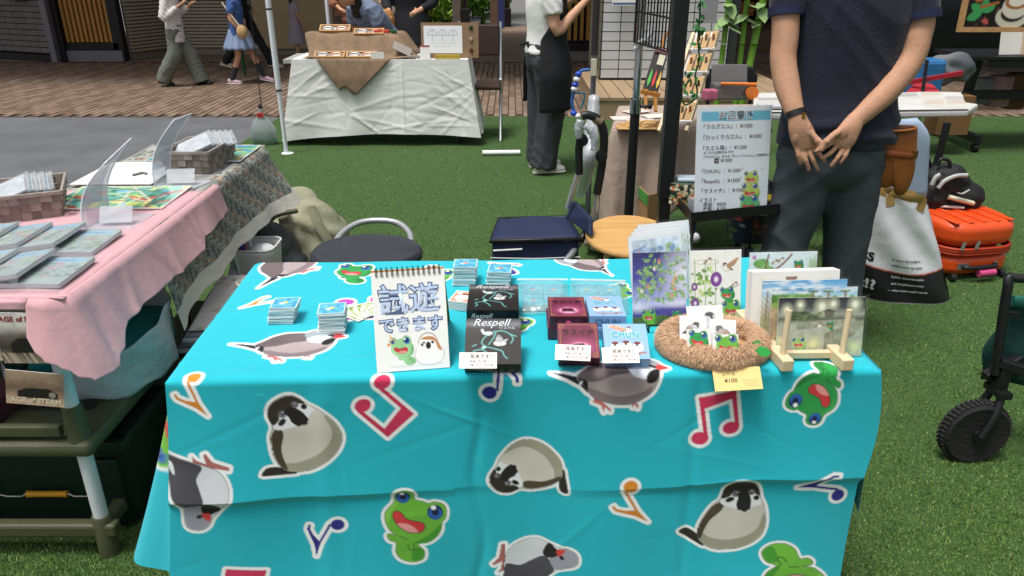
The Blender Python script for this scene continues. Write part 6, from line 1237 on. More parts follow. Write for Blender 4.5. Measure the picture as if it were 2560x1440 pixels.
# tin, phone, yellow packet on the tray
c = P(1704, 512, ZR + .003); t = thing('floral_tin', 'rectangular tin with orange flower pattern on the black tray', 'tin', c)
b = B(); b.box(c + Vector((.02, .05, .04)), (.11, .11, .08), -.25); obj('tin', b, M('tin_cream', '#4b5a50', .4), t, bev=.006)
cv = Cv(0, 0, .11, .08, .0016, '#2f3b34', 62); [cv.ell(cv.r.random() * .11, cv.r.random() * .08, cv.r.uniform(.004, .009), cv.r.uniform(.003, .007), cv.r.choice(['#d5703a', '#e8dfc8', '#7d9468', '#c9b48a', '#e8dfc8']), cv.r.random() * 3) for _ in range(70)]
Rt = Matrix.Rotation(-.25, 4, 'Z'); base = Matrix.Translation(c + Vector((.02, .05, .04))) @ Rt
paper('flower_print', cv, base @ FR((-.055, -.0555, -.04), (1, 0, 0), (0, 0, 1)), m_gloss, t); paper('flower_print', cv, base @ FR((-.0555, .055, -.04), (0, -1, 0), (0, 0, 1)), m_gloss, t)
b = B(); b.box(c + Vector((.03, .05, .088)), (.09, .07, .012), -.1); obj('blue_case', b, M('pale_blue_case', '#b4c6d2', .4), bev=.004, label='small pale blue case lying on the floral tin', cat='case')
b = B(); p = P(1938, 505, ZR + .004); b.ball(p + Vector((0, 0, .012)), .05, 14, 8, sc=(1.0, .7, .26)); me = mesh_from(b, 'y'); displace(me, wr(.003, 80)); obj('yellow_packet', me, M('yellow_foil', '#e0c62a', .35, .3, 60), sm=180, label='crinkled yellow packet beside the price list', cat='packet')
# pouch with patterned sides under the tray
pz = P(1868, 618, .26); pt = thing('zip_pouch', 'open patterned zip pouch with grey lining under the tray table', 'pouch', pz)
def pf(u, v): a = u * 2 * math.pi; return Vector((pz.x + (.095 + .02 * v) * math.cos(a), pz.y + (.07 + .02 * v) * math.sin(a), .30 + .16 * v + .02 * v * math.cos(a - 2.2)))
A = np.array([[pf(i / 60, j / 24) for i in range(61)] for j in range(25)]); cv = Cv(0, 0, 1, .5, .006, '#24313c', 63)
for _ in range(60): cv.ell(cv.r.random(), cv.r.random() * .5, cv.r.uniform(.015, .06), cv.r.uniform(.012, .03), cv.r.choice(['#7a3a2c', '#9aa4a8', '#3c2b28', '#55683c', '#a34a38', '#1d2630']), cv.r.random() * 3)
U_, V_ = np.meshgrid(np.linspace(0, 1, 61), np.linspace(.5, 0, 25)); obj('side', grid_mesh('side', A[:, ::-1], cv.sample(U_, V_)), m_gloss, pt)
b = B(); b.grid(lambda u, v: Vector((pz.x, pz.y, 0)) + (pf(u, 1 - v * .8) - Vector((pz.x, pz.y, 0))) * Vector((1, 1, 1)).x * 1 - Vector(((pf(u, 1) - pz).x * .04, (pf(u, 1) - pz).y * .04, 0)), 40, 6, True); obj('lining', b, M('grey_lining', '#9c9e98', .6), pt, sm=180)
b = B(); b.tube([pf(i / 30, 1) for i in range(30)], .005, 6, closed=True); obj('zip', b, M('zip_cream', '#b8a980', .5), pt, sm=60)
b = B(); b.box((pz.x + .05, pz.y + .0, .46), (.09, .012, .08), R=Euler((.2, .6, .3)).to_matrix()); obj('card_flap', b, M('kraft2', '#b98f58', .8), pt)
b = B(); p = P(1715, 602, .31); b.lathe([(.001, 0), (.02, 0), (.022, .05), (.015, .06), (.001, .062)], c=p, n=18, Mx=Euler((0, 1.3, .2)).to_matrix()); bt_ = obj('spray_bottle', b, M('bottle_white', '#d5dadd', .35), sm=50, label='small white bottle lying on the lower black tray', cat='bottle')
b = B(); b.box(p + Vector((.02, .03, .03)), (.05, .03, .05), .3); obj('blue_pack', b, M('blue_pack', '#2f7fc0', .4), bev=.006, label='small bright blue pack on the lower black tray', cat='pack')
# ------------------------------------------------------------------ poles and mesh
def pole(px, py, Y, r, z0, z1, mat, nm, lb, sq=False):
    p = PY(px, py, Y); t = thing(nm, lb, 'pole', (p.x, p.y, 0)); b = B()
    if sq: b.box((p.x, p.y, (z0 + z1) / 2), (r * 2, r * 2, z1 - z0))
    else: b.tube([(p.x, p.y, z0), (p.x, p.y, z1)], r, 16)
    obj('shaft', b, mat, t, sm=40); return p, t
p, t = pole(1690, 150, 2.78, .0255, .62, 2.6, m_black, 'tent_pole', 'thick black square canopy leg rising beside the price list', True)
b = B(); b.box((p.x, p.y, .42), (.042, .042, .84)); obj('lower_shaft', b, m_black, t); b = B(); b.box((p.x, p.y, .02), (.1, .1, .02)); obj('foot_plate', b, m_black, t)
p, t = pole(1604, 30, 3.3, .0165, .86, 2.5, m_chrome, 'garment_rail_pole', 'chrome rail pole with a clamp and black base by the stool')
b = B(); b.tube([(p.x, p.y, 0), (p.x, p.y, .87)], .021, 16); obj('base_tube', b, m_black, t, sm=40)
b = B(); b.tube([(p.x, p.y, .84), (p.x, p.y, .90)], .025, 18); cl = obj('clamp', b, m_chrome, t, sm=40)
b = B(); b.tube([(p.x + .02, p.y - .01, .87), (p.x + .055, p.y - .02, .872)], .006, 8); b.ball((p.x + .058, p.y - .02, .872), .012, 10, 6); obj('clamp_screw', b, m_black, cl, sm=60)
b = B(); kz = PY(1604, 105, 3.28); b.tube([kz + Vector((-.03, -.02, -.01)), kz + Vector((.01, -.03, .01)), kz + Vector((.03, -.02, -.01)), kz + Vector((.0, .03, 0)), kz + Vector((-.02, .01, -.03)), kz + Vector((.02, -.03, .02)), kz + Vector((.03, 0, .05))], .011, 8, k=4); me = mesh_from(b, 'k'); displace(me, wr(.003, 90)); obj('white_tie', me, m_plw, sm=180, label='knotted white plastic strip on the chrome pole', cat='tie')
p, t = pole(1489, 60, 4.5, .02, .95, 2.8, M('dark_steel', '#2c2b2c', .4), 'tent_pole', 'slim dark canopy leg in front of the white tiled column')
b = B(); b.tube([(p.x, p.y, 0), (p.x, p.y, .96)], .016, 12); obj('lower_shaft', b, M('grey_steel', '#606468', .4), t, sm=40)
b = B(); b.tube([PY(1480, 240, 4.4), PY(1478, 300, 4.35), PY(1470, 345, 4.3)], [.02, .028, .03], 12, k=4); me = mesh_from(b, 'k'); displace(me, wr(.005, 60)); obj('wrapped_pole_sleeve', me, m_plw, t, sm=180)
b = B(); b.box(PY(1484, 168, 4.46), (.03, .03, .09)); obj('button_box', b, M('cream_plastic', '#c9c4b4', .5), t)
# blue beaded rope
b = B(); rp = [PY(*a, 4.4) for a in ((1474, 174), (1452, 178), (1443, 200), (1436, 225), (1430, 255), (1436, 280), (1450, 295))]; b.tube(rp, .009, 8, k=6); rt = thing('bead_rope', 'blue and white bead rope hanging from the slim canopy leg', 'rope', rp[-1]); obj('rope', b, M('rope_blue', '#2f5fa0', .6), rt, sm=60)
for k, a in enumerate(((1446, 185), (1442, 198), (1438, 212), (1436, 222), (1434, 283), (1444, 290))): b = B(); b.ball(PY(*a, 4.38), .02, 12, 8, sc=(1, 1, .8)); obj('bead', b, M('bead%d' % (k % 2), ['#2346b0', '#e4e6e8'][k % 2], .3), rt, sm=180)
b = B(); b.tube([PY(1437, 232, 4.38), PY(1462, 233, 4.38), PY(1460, 250, 4.38), PY(1452, 272, 4.38)], .006, 6); obj('ribbon', b, M('ribbon_teal', '#2a6f8a', .6), rt, sm=60)
# black wire grid panel
gp = thing('grid_rack', 'black wire grid rack hanging between the chrome and black poles', 'grid rack', PY(1640, 130, 3.1))
def gpt(u, v): a = PY(1586, 105, 3.25).lerp(PY(1676, 132, 2.95), u); return a + Vector((0, 0, v * .75))
for k in range(13): u = k / 12; b = B(); b.tube([gpt(u, 0), gpt(u, 1)], .003 if 0 < k < 12 else .0055, 6); obj('wire', b, m_blackw, gp)
for v in (0, .16, .42, .68, 1): b = B(); b.tube([gpt(0, v), gpt(1, v)], .0042, 6); obj('wire', b, m_blackw, gp)
for k, (u0, v0, w_, h_, c_) in enumerate([(.36, .50, .30, .45, '#93a982'), (.1, .62, .3, .4, '#b8c6a8')]):
    a = gpt(u0, v0); d = (gpt(1, 0) - gpt(0, 0)).normalized(); fr = FR(a + Vector((0, -.01, 0)), d, (0, 0, 1)); t = thing('leaf_card', ['green leaf picture card clipped low on the wire rack', 'pale leaf picture card clipped high on the wire rack'][k], 'picture card', a); cv = Cv(0, 0, .12, .15, .003, c_, 64 + k); cv.mottle(.2, 6)
    for _ in range(12): leaf(cv, cv.r.random() * .12, cv.r.random() * .15, .03, cv.r.random() * 6, cv.r.choice(['#5f8a4a', '#cfd6b0', '#c8503c']))
    obj('card', slab(fr, .12, .15, .002), m_white, t); paper('picture', cv, fr, m_print, t)
# ------------------------------------------------------------------ linen earring table
m_linen = M('beige_linen', '#a8968a', .92, .08, 10, .45, 25, weave=.1, ws=200)
ZB = .70; bq = [P(1532, 322, ZB), P(1905, 318, ZB), P(1900, 262, ZB), P(1548, 266, ZB)]
bl_t = thing('earring_table', 'table under a beige linen cloth with wooden earring cards', 'table', (bq[0] + bq[2]) / 2 - Vector((0, 0, ZB)))
b = B(); b.add(bq, [(0, 1, 2, 3)]); obj('cloth_top', b, m_linen, bl_t, thick=.006)
A = drape([bq[3], bq[0], bq[0].lerp(bq[1], .3), bq[0].lerp(bq[1], .7), bq[1]], lambda t: np.interp(t, [0, .3, .45, .7, 1], [.6, .66, .62, .4, .36]), lambda t: np.interp(t, [0, .35, .5, 1], [.05, .10, .05, .04]), 110, 26, .022, 40, z=ZB); plain_mesh('cloth_side', A, m_linen, bl_t, .003)
for p in bq: b = B(); b.tube([p + ((bq[0] + bq[2]) / 2 - p) * .1 - Vector((0, 0, .01)), Vector((p.x, p.y, 0)) + ((bq[0] + bq[2]) / 2 - p) * Vector((1, 1, 0)).x * .1 * Vector((1, 1, 0)).length / 1.414 * 1.0 - Vector((0, 0, ZB * .1 - ZB * .1))], .014, 8); obj('leg', b, m_black, bl_t, sm=60)
for k, (a, rz) in enumerate([((1560, 295), .1), ((1600, 300), -.3), ((1640, 290), .3), ((1590, 278), .5)]):
    p = P(*a, ZB + .005 + .002 * k); b = B(); b.box(p, (.13, .09, .002), rz); t = obj('leaflet', b, M('leaflet%d' % k, ['#d6cfc6', '#c9bdb4', '#d8d2c8', '#cfc4bc'][k], .7, .25, 60), label='paper leaflet on the linen table, %s' % ['by its near corner', 'under the chrome pole', 'beside the shelf rack', 'furthest from the edge'][k], cat='leaflet', group='leaflets on the linen table')
m_ply = M('plywood', '#b9935f', .6, .18, 20)
for k in range(9):
    p = P(1560 + 13 * k, 318 - (k % 3) * 6, ZB + .006 + .004 * (k % 3)); b = B(); b.box(p, (.075, .10, .004), .5 * math.sin(k * 2.1)); obj('earring_card', b, m_ply, label='plywood earring card lying flat, %s along the linen table' % ['first', 'second', 'third', 'fourth', 'fifth', 'sixth', 'seventh', 'eighth', 'ninth'][k], cat='earring card', group='earring cards lying flat')
# tiered rack: leaning ladder shelves
rk2 = thing('shelf_rack', 'white leaning shelf rack of earring cards beside the black pole', 'shelf rack', P(1700, 320, ZB))
r0, r1 = PY(1650, 325, 3.55), PY(1718, 325, 3.48); t0, t1 = PY(1735, 85, 3.85), PY(1795, 82, 3.80)
def rp_(u, v): return r0.lerp(r1, u).lerp(t0.lerp(t1, u), v)
for u in (0, 1): b = B(); b.bar(rp_(u, -.02), rp_(u, 1.0), .014, .03); obj('side_rail', b, m_beech, rk2)
for k, v in enumerate((.10, .36, .60, .84)):
    b = B(); d = Vector((0, -.05, 0)); b.add([rp_(0, v), rp_(1, v), rp_(1, v) + d, rp_(0, v) + d], [(0, 1, 2, 3)]); obj('shelf', b, M('rack_white', '#d5d6d4', .5), rk2, thick=.008)
    b = B(); b.add([rp_(0, v) + Vector((0, .012, 0)), rp_(1, v) + Vector((0, .012, 0)), rp_(1, v + .17) + Vector((0, .012, 0)), rp_(0, v + .17) + Vector((0, .012, 0))], [(0, 1, 2, 3)]); obj('back_board', b, M('rack_white', '#d5d6d4', .5), rk2, thick=.004)
    for j in range(3):
        a = rp_(.12 + .29 * j, v + .012) + Vector((0, -.025, 0)); e = rp_(.12 + .29 * j + .22, v + .012) + Vector((0, -.025, 0)); hgt = (rp_(0, v + .17) - rp_(0, v)); b = B(); b.add([a, e, e + hgt, a + hgt], [(0, 1, 2, 3)])
        t = thing('earring_card', 'plywood earring card, %s on the %s tier of the shelf rack' % (['first', 'middle', 'last'][j], ['bottom', 'second', 'third', 'top'][k]), 'earring card', a, group='earring cards on the shelf rack'); obj('card', b, m_ply, t, thick=.005)
        b = B(); m1 = a.lerp(e, .5) + hgt * .5 + Vector((0, -.006, 0)); b.box(m1, (.010, .004, .05)); obj('earring', b, M('earr%d' % ((k + j) % 3), ['#3a2a22', '#6f655c', '#8a5a3a'][(k + j) % 3], .4), t)
# easel with black board
es = thing('display_easel', 'small wooden easel holding a black board of painted feathers', 'easel', PY(1630, 245, 3.7))
e0, e1, e2, e3 = PY(1607, 222, 3.65), PY(1644, 232, 3.62), PY(1672, 122, 3.7), PY(1640, 116, 3.73); b = B(); b.add([e0, e1, e2, e3], [(0, 1, 2, 3)]); bd = obj('black_board', b, M('board_black', '#1c1b1b', .6), es, thick=.008)
for k, c_ in enumerate(('#4fae4a', '#c8372f', '#dcb24a')):
    a = e0.lerp(e1, .2 + .3 * k) + (e3 - e0) * .08 + Vector((0, -.01, 0)); d = (e3 - e0); sd = (e1 - e0) * .1; b = B(); b.add([a, a + sd + d * .12, a + sd * .6 + d * .34, a - sd * .2 + d * .42, a - sd + d * .15], [(0, 1, 2, 3, 4)]); obj('feather', b, M('feather%d' % k, c_, .5, .3, 60), bd, thick=.002)
a = e0.lerp(e1, .35) + (e3 - e0) * .62 + Vector((0, -.01, 0)); b = B(); sd, d = (e1 - e0) * .42, (e3 - e0) * .24; b.add([a, a + sd, a + sd + d, a + d], [(0, 1, 2, 3)]); obj('label_tag', b, M('tag_cream', '#cfcbb2', .7), bd, thick=.002)
b = B()
for k in range(5): b.ball(e0.lerp(e1, .1 + .18 * k) + (e3 - e0) * (.93) + Vector((0, -.012, 0)), .012, 8, 6)
obj('bead_row', b, M('bead_pink', '#c98a94', .5), bd)
b = B(); b.bar(e0 + Vector((-.01, -.012, -.01)), e1 + Vector((.01, -.012, -.01)), .02, .018); b.bar(e0.lerp(e1, .2), e0.lerp(e1, .15) + Vector((0, -.05, -.08)), .014, .014); b.bar(e0.lerp(e1, .8), e0.lerp(e1, .85) + Vector((0, -.05, -.08)), .014, .014); b.bar(e0.lerp(e1, .5) + Vector((0, .02, 0)), e3.lerp(e2, .5) + (e3 - e0) * .35 + Vector((0, .015, 0)), .012, .012); obj('frame', b, M('easel_wood', '#b0752f', .5), es)
# cardboard box with green stripe
cb = thing('cardboard_box', 'open cardboard box with a green stripe under the linen table', 'box', P(1600, 520, 0))
k0, k1, k2, k3 = P(1540, 408, .42), P(1622, 488, .42), P(1662, 478, .42), P(1580, 400, .42); kb = [Vector((p.x, p.y, .12)) for p in (k0, k1, k2, k3)]; kt = [k0, k1, k2, k3]
m_kr = M('kraft_box', '#a9835a', .85, .08, 8)
for i in range(4): b = B(); b.add([kb[i], kb[(i + 1) % 4], kt[(i + 1) % 4], kt[i]], [(0, 1, 2, 3)]); obj('side_panel', b, m_kr, cb, thick=.004)
nv = Vector((k1.y - k0.y, -(k1.x - k0.x), 0)).normalized() * -.004; nv = nv if nv.y < 0 else -nv
b = B(); b.add([k0 + nv, k1 + nv, k1 + nv + Vector((0, 0, -.055)), k0 + nv + Vector((0, 0, -.055))], [(0, 1, 2, 3)]); obj('green_stripe', b, M('stripe_green', '#4f9a48', .6), cb, thick=.002)
b = B(); b.box(k3.lerp(k2, .5) + Vector((-.03, -.04, .0)), (.12, .02, .1), .9); obj('inner_flap', b, m_kr, cb)
b = B(); b.box((k0 + k2) / 2 + Vector((0, 0, -.36)), (.3, .28, .11)); obj('lower_box', b, M('kraft_dark', '#7d6144', .85), label='dark cardboard carton carrying the green striped box', cat='carton')
# ------------------------------------------------------------------ far stall with the white cloth
m_wcl = M('white_sheet', '#dfe0dc', .9, .04, 5, .25, 30)
YB = 6.42; w0, w1 = Vector((-1.93, YB, 0)), Vector((-.36, YB - .02, 0)); ZW = .70
ws = thing('far_stall_table', 'table under a wrinkled white sheet reaching the turf', 'table', (-1.1, 6.7, 0))
b = B(); b.box((-1.13, YB + .24, ZW - .02), (1.5, .46, .03)); obj('tabletop', b, m_tgrey, ws)
_cr = [(random.uniform(0, 1.44), random.uniform(.05, .6), random.gauss(0, .9), random.uniform(.08, .35), random.uniform(.010, .022), random.uniform(-.004, .0045)) for _ in range(70)]
def wfront(u, v):                       # u along, v down; sharp random creases and a few soft hanging folds
    x = -1.80 + 1.44 * u; spread = (-.14 * (1 - u) ** 2 + .10 * u ** 3) * v; z = ZW - v * (.66 - .045 * math.sin(u * 3.1) - .03 * u); cz = 0
    for (cx_, cy_, an, ln_, wd, am) in _cr:
        dx, dy = u * 1.44 - cx_, v * .64 - cy_; a = dx * math.cos(an) + dy * math.sin(an); c = -dx * math.sin(an) + dy * math.cos(an)
        if abs(c) < wd * 3 and abs(a) < ln_ * 2: cz += am * math.exp(-(c / wd) ** 2 - (a / ln_) ** 4)
    cz += .012 * math.sin(u * 19 + v * 2) * v ** 2 + .006 * math.exp(-((u - .62) / .008) ** 2)
    return Vector((x + spread, YB - .012 - .06 * v - cz * min(1, v * 6), z))
b = B(); b.grid(wfront, 180, 80); obj('sheet_front', b, m_wcl, ws, sm=180)
b = B(); b.grid(lambda u, v: Vector((-1.80 + 1.44 * u, YB - .012 + .48 * v, ZW + .003 * math.sin(u * 20) * math.sin(v * 7))), 30, 8); obj('sheet_top', b, m_wcl, ws, sm=180)
b = B(); b.grid(lambda u, v: Vector((-1.80 - .14 * v - .02 * math.sin(u * 9) * v, YB - .012 - .06 * v * (1 - u) + .48 * u, ZW - .66 * v)), 16, 14); obj('sheet_side', b, m_wcl, ws, sm=180)
b = B(); b.grid(lambda u, v: Vector((-.36 + .10 * v + .02 * math.sin(u * 9) * v, YB - .012 - .06 * v * (1 - u) + .48 * u, ZW - .60 * v)), 16, 14); obj('sheet_side', b, m_wcl, ws, sm=180)
for x in (-1.75, -.45):
    for y in (YB + .05, YB + .44): b = B(); b.tube([(x, y, ZW - .03), (x, y, 0)], .014, 8); obj('leg', b, m_black, ws)
# burlap over a hump
m_bur = M('burlap', '#86705a', .95, .25, 14, .5, 60, weave=.3, ws=160)
bu = thing('burlap_cloth', 'brown burlap cloth spread over the white table with a hanging point', 'cloth', (-1.4, 6.5, ZW))
def burf(u, v):
    x = -1.72 + .92 * u; y = YB + .0 + .46 * v; hump = .17 * max(0, min(1, (v - .25) * 3)) * (1 if u < .85 else max(0, 1 - (u - .85) * 7)); return Vector((x + .03 * math.sin(v * 7), y, ZW + .008 + hump + .006 * math.sin(u * 22 + v * 9)))
b = B(); b.grid(burf, 30, 20); obj('top', b, m_bur, bu, sm=180, thick=.003)
b = B(); n = 16
def tip(u, v):
    x0 = -1.60 + .62 * u; apex = Vector((-1.36, YB - .075, ZW - .245)); p = Vector((x0, YB - .022, ZW + .008)); return p.lerp(apex + Vector(((u - .4) * .12, 0, .03 * math.sin(u * 5))), v) + Vector((0, -.012 * math.sin(v * 3), 0))
b.grid(tip, 20, 12); obj('hanging_point', b, m_bur, bu, sm=180, thick=.003)
m_lw = M('light_wood', '#b98f60', .6, .15, 20)
def glasses_tray(p, w, h, lb, rz=0, lean=.9):
    t = thing('earring_tray', lb, 'tray', p, group='wooden jewellery trays'); fr = FR(p, (math.cos(rz), math.sin(rz), 0), (0, lean, .55))
    obj('back', slab(fr, w, h, .006, z0=-.012), m_lw, t)
    for (x, y, ww, hh) in ((0, 0, w, .014), (0, h - .014, w, .014), (0, .014, .014, h - .028), (w - .014, .014, .014, h - .028)): obj('frame_bar', slab(fr, ww, hh, .022, z0=.01, x0=x, y0=y), m_lw, t)
    b = slab(fr, w - .03, h - .03, .002, z0=-.006, x0=.015, y0=.015); obj('lining', b, M('tray_white', '#ddd8d2', .7, .1, 30), t)
    for k in range(2): b = B(); b.tube([fr @ Vector((w * (.26 + .45 * k) + .05 * math.cos(a), h * .5 + .022 * math.sin(a), .002)) for a in [i * .52 for i in range(12)]], .004, 5, closed=True); obj('jewellery', b, M('jewel%d' % k, ['#8c8f94', '#b58a78'][k], .3, metal=.4), t)
glasses_tray(Vector((-1.62, YB - .0, ZW + .012)), .25, .075, 'wooden jewellery tray, nearer the white pole, at the sheet edge')
glasses_tray(Vector((-1.36, YB - .0, ZW + .012)), .25, .075, 'wooden jewellery tray beside the small name card')
glasses_tray(Vector((-1.63, YB + .30, ZW + .19)), .26, .085, 'wooden jewellery tray on top of the burlap hump near the white pole')
glasses_tray(Vector((-1.33, YB + .25, ZW + .17)), .25, .075, 'wooden jewellery tray on the burlap hump before the seated woman', .03)
b = B(); b.box((-1.1, YB - .005, ZW + .03), (.11, .004, .055)); obj('name_card', b, m_white, label='small white name card at the end of the jewellery trays', cat='card')
b = B(); b.box((-1.10, YB + .3, ZW + .19), (.13, .05, .03), .05); obj('red_pouch', b, M('red_pouch', '#c0452f', .6), bev=.008, label='flat red pouch lying on the burlap', cat='pouch')
b = B(); b.box((-1.0, YB + .3, ZW + .19), (.05, .04, .03), .4); obj('green_pouch', b, M('green_pouch', '#2f5a3c', .6), bev=.008, label='small green pouch next to the red pouch', cat='pouch')
t = thing('card_holder', 'open grey card holder standing on the white table', 'holder', (-.85, YB + .1, ZW)); b = B(); b.box((-.91, YB + .12, ZW + .07), (.16, .004, .09), R=Euler((-.9, .45, .2)).to_matrix()); obj('cover', b, M('holder_grey', '#9a938c', .5, .2, 30), t); b = B(); b.box((-.79, YB + .08, ZW + .012), (.17, .10, .012), -.1); obj('tray', b, M('holder_grey2', '#8a867f', .5), t)
# brown display board with white umbrella sheet
db = thing('display_board', 'brown board with a white umbrella drawing and three badges', 'sign board', (-.53, YB + .1, ZW)); fr = FR(Vector((-.745, YB + .06, ZW + .005)), (1, -.01, 0), (0, .12, 1))
obj('board', slab(fr, .47, .275, .012), M('board_brown', '#8d7257', .75, .06, 10), db); cv = Cv(0, 0, .315, .215, .003, '#eef1f4', 80)
for k in range(3):
    cx = .07 + k * .085; cv.stroke([(cx - .036, .075), (cx - .03, .05), (cx - .015, .035), (cx, .03), (cx + .015, .035), (cx + .03, .05), (cx + .036, .075)], .0035, '#6a7078'); cv.stroke([(cx - .036, .075), (cx + .036, .075)], .003, '#6a7078')
    for d_ in (-.018, 0, .018): cv.stroke([(cx, .03), (cx + d_, .075)], .002, '#7d848c')
    cv.stroke([(cx, .075), (cx, .115), (cx + .006, .12)], .003, '#6a7078')
for y_, x0, x1, a_ in ((.135, .06, .27, .006), (.16, .08, .23, .003)): cv.stroke([(x0 + i_ * .004, y_ + a_ * math.sin(i_ * 1.9) * math.sin(i_ * .6 + 1)) for i_ in range(int((x1 - x0) / .004))], .002, '#868c94')
f2 = fr @ Matrix.Translation((.022, .035, .002)); obj('sheet', slab(f2, .315, .215, .002), m_white, db); paper('drawing', cv, f2, m_print, db)
for k, (y_, c_) in enumerate(((.235, '#2a3a28'), (.145, '#9c948a'), (.06, '#5a2c1c'))): b = B(); b.lathe([(.001, 0), (.017, 0), (.013, .010), (.001, .012)], c=fr @ Vector((.41, y_, .001)), n=16, Mx=fr.to_3x3()); obj('badge', b, M('badge%d' % k, c_, .3), db, sm=40)
b = B(); b.bar(fr @ Vector((.3, .25, -.012)), Vector((-.45, YB + .22, ZW + .005)), .02, .01); obj('rear_strut', b, M('board_brown', '#8d7257', .75), db)
b = B(); b.box((-.53, YB + .015, ZW + .018), (.20, .03, .03)); obj('yellow_pads', b, M('pad_yellow', '#c2a844', .7, .2, 40), label='low yellow chequered pad box before the brown display board', cat='box')
fr = FR(Vector((-.75, YB + .0, ZW + .004)), (1, 0, 0), (0, .15, 1)); t = thing('notice_card', 'white notice card with a red band at the brown board corner', 'card', fr.translation); obj('card', slab(fr, .08, .105, .004), m_white, t); b = slab(fr, .08, .012, .001, z0=.0015, y0=.093); obj('red_band', b, M('band_red', '#b04a44', .6), t)
# brown folding chair past the white table
fc_ = thing('folding_chair', 'brown folding chair with steel legs at the end of the white table', 'chair', (-.28, 6.85, 0)); m_brv = M('brown_vinyl', '#38261f', .5)
b = B(); b.box((-.28, 6.95, .80), (.34, .025, .26), R=Euler((-.12, 0, 0)).to_matrix()); obj('backrest', b, m_brv, fc_, bev=.012)
b = B(); b.box((-.28, 6.78, .44), (.36, .36, .035)); obj('seat', b, m_brv, fc_, bev=.012)
for x in (-.46, -.10): b = B(); b.tube([(x, 7.0, .95), (x, 6.9, .5), (x, 6.52, 0)], .012, 8); obj('front_leg', b, m_alu, fc_, sm=60); b = B(); b.tube([(x, 6.72, .5), (x, 7.05, 0)], .012, 8); obj('rear_leg', b, m_alu, fc_, sm=60)
# canopy poles and water weight
p, t = pole(694, 200, 6.08, .022, .5, 3.0, M('white_pole', '#dfe3e8', .35), 'canopy_pole', 'white canopy pole standing on the turf by the water bag')
b = B(); b.tube([(p.x, p.y, .0), (p.x, p.y, .52)], .017, 12); obj('lower_tube', b, M('white_pole', '#dfe3e8', .35), t, sm=40); b = B(); b.lathe([(.001, 0), (.05, 0), (.05, .006), (.02, .01), (.001, .01)], c=(p.x + .01, p.y, 0), n=20); obj('foot', b, M('white_pole', '#dfe3e8', .35), t)
for z_ in (.5, 1.1): b = B(); b.tube([(p.x, p.y, z_), (p.x, p.y, z_ + .012)], .0235, 12); obj('collar', b, m_black, t)
p2, t = pole(818, 20, 8.6, .02, 0, 3.0, M('white_pole', '#dfe3e8', .35), 'canopy_pole', 'white canopy pole further off behind the jewellery trays')
c = P(663, 360, 0); wb = thing('water_weight_bag', 'clear plastic bag of water hung beside the white pole', 'bag', c)
b = B(); b.lathe([(.001, .0), (.10, .005), (.115, .06), (.105, .14), (.07, .20), (.03, .245), (.014, .27), (.03, .30)], c=c, n=28, sy=.7); me = mesh_from(b, 'w'); displace(me, wr(.006, 30)); obj('bag', me, film('water_bag', '#cfdad8', .30, .08), wb, sm=180)
b = B(); b.lathe([(.001, .0), (.09, .01), (.10, .06), (.095, .11), (.001, .112)], c=c + Vector((0, 0, .004)), n=24, sy=.65); obj('water', b, film('water_tint', '#9fc0b2', .35, .05), wb, sm=60)
b = B(); b.tube([c + Vector((0, 0, .27)), c + Vector((.01, 0, .33)), c + Vector((.02, .05, 2.6))], .004, 6); obj('cord', b, m_black, wb); b = B(); b.box(c + Vector((.0, -.03, .25)), (.05, .02, .035), .2); obj('tag', b, M('tag_red', '#b8302c', .5), wb); b = B(); b.ball(c + Vector((0, 0, .31)), .02, 8, 6, sc=(1, 1, 1.6)); obj('hook', b, m_black, wb)
# roll of white sheet on the turf
b = B(); b.tube([P(1206, 382, .02), P(1300, 381, .02)], .028, 14, ry=.02); obj('paper_roll', b, M('roll_white', '#dcdedd', .7), sm=50, label='flat white paper roll lying on the turf behind the apron vendor', cat='paper roll')
# ------------------------------------------------------------------ right hand side
# newspaper covered table behind the man
ZN = .70; nq = [P(1880, 292, ZN), P(2420, 284, ZN), P(2445, 268, ZN), P(2240, 238, ZN), P(1885, 243, ZN)]
nt_ = thing('craft_table', 'white folding table under newspaper behind the navy shirted man', 'table', (nq[0] + nq[2]) / 2 - Vector((0, 0, ZN)))
b = B(); b.add(nq, [(0, 1, 2, 3, 4)]); obj('tabletop', b, M('table_white', '#c9c9c6', .5), nt_, thick=.035, bev=.01)
cv = Cv(0, 0, 1.35, .55, .006, '#c4c3bf', 81)
for i in range(9):
    for j in range(4):
        x, y = .03 + i * .15, .02 + j * .135; cv.fill([(x, y), (x + .13, y), (x + .13, y + .11), (x, y + .11)], cv.r.choice(['#b5b3ae', '#c9c8c4', '#a8a7a4', '#c2b8ac', '#d0cfcc']))
        for k in range(6): cv.stroke([(x + .005, y + .012 + k * .016), (x + .12, y + .012 + k * .016)], .005, '#96948f', a=.6)
X, Y = np.meshgrid(np.linspace(0, 1, 130), np.linspace(0, 1, 60)); a0, a1, a2, a3 = nq[0], nq[1], nq[3] * .0 + P(2400, 240, ZN), nq[4]
Pn = (np.array(a0)[None, None] * ((1 - X) * (1 - Y))[..., None] + np.array(a1)[None, None] * (X * (1 - Y))[..., None] + np.array(a2)[None, None] * (X * Y)[..., None] + np.array(a3)[None, None] * ((1 - X) * Y)[..., None]); Pn[..., 2] += .024 + .006 * np.sin(X * 17 + Y * 6) * np.sin(Y * 9)
np_ = thing('newspaper_cover', 'spread newspapers covering the craft table', 'newspaper', nq[0]); obj('sheets', grid_mesh('sheets', Pn[::-1], cv.sample(X * 1.35, Y * .55)[::-1]), m_print, np_)
for px, py in ((2372, 292), (1895, 300)):
    p = P(px, py, ZN); b = B(); b.tube([Vector((p.x, p.y, ZN - .03)), Vector((p.x - .02, p.y, 0))], .019, 10); obj('leg', b, m_black, nt_, sm=60)
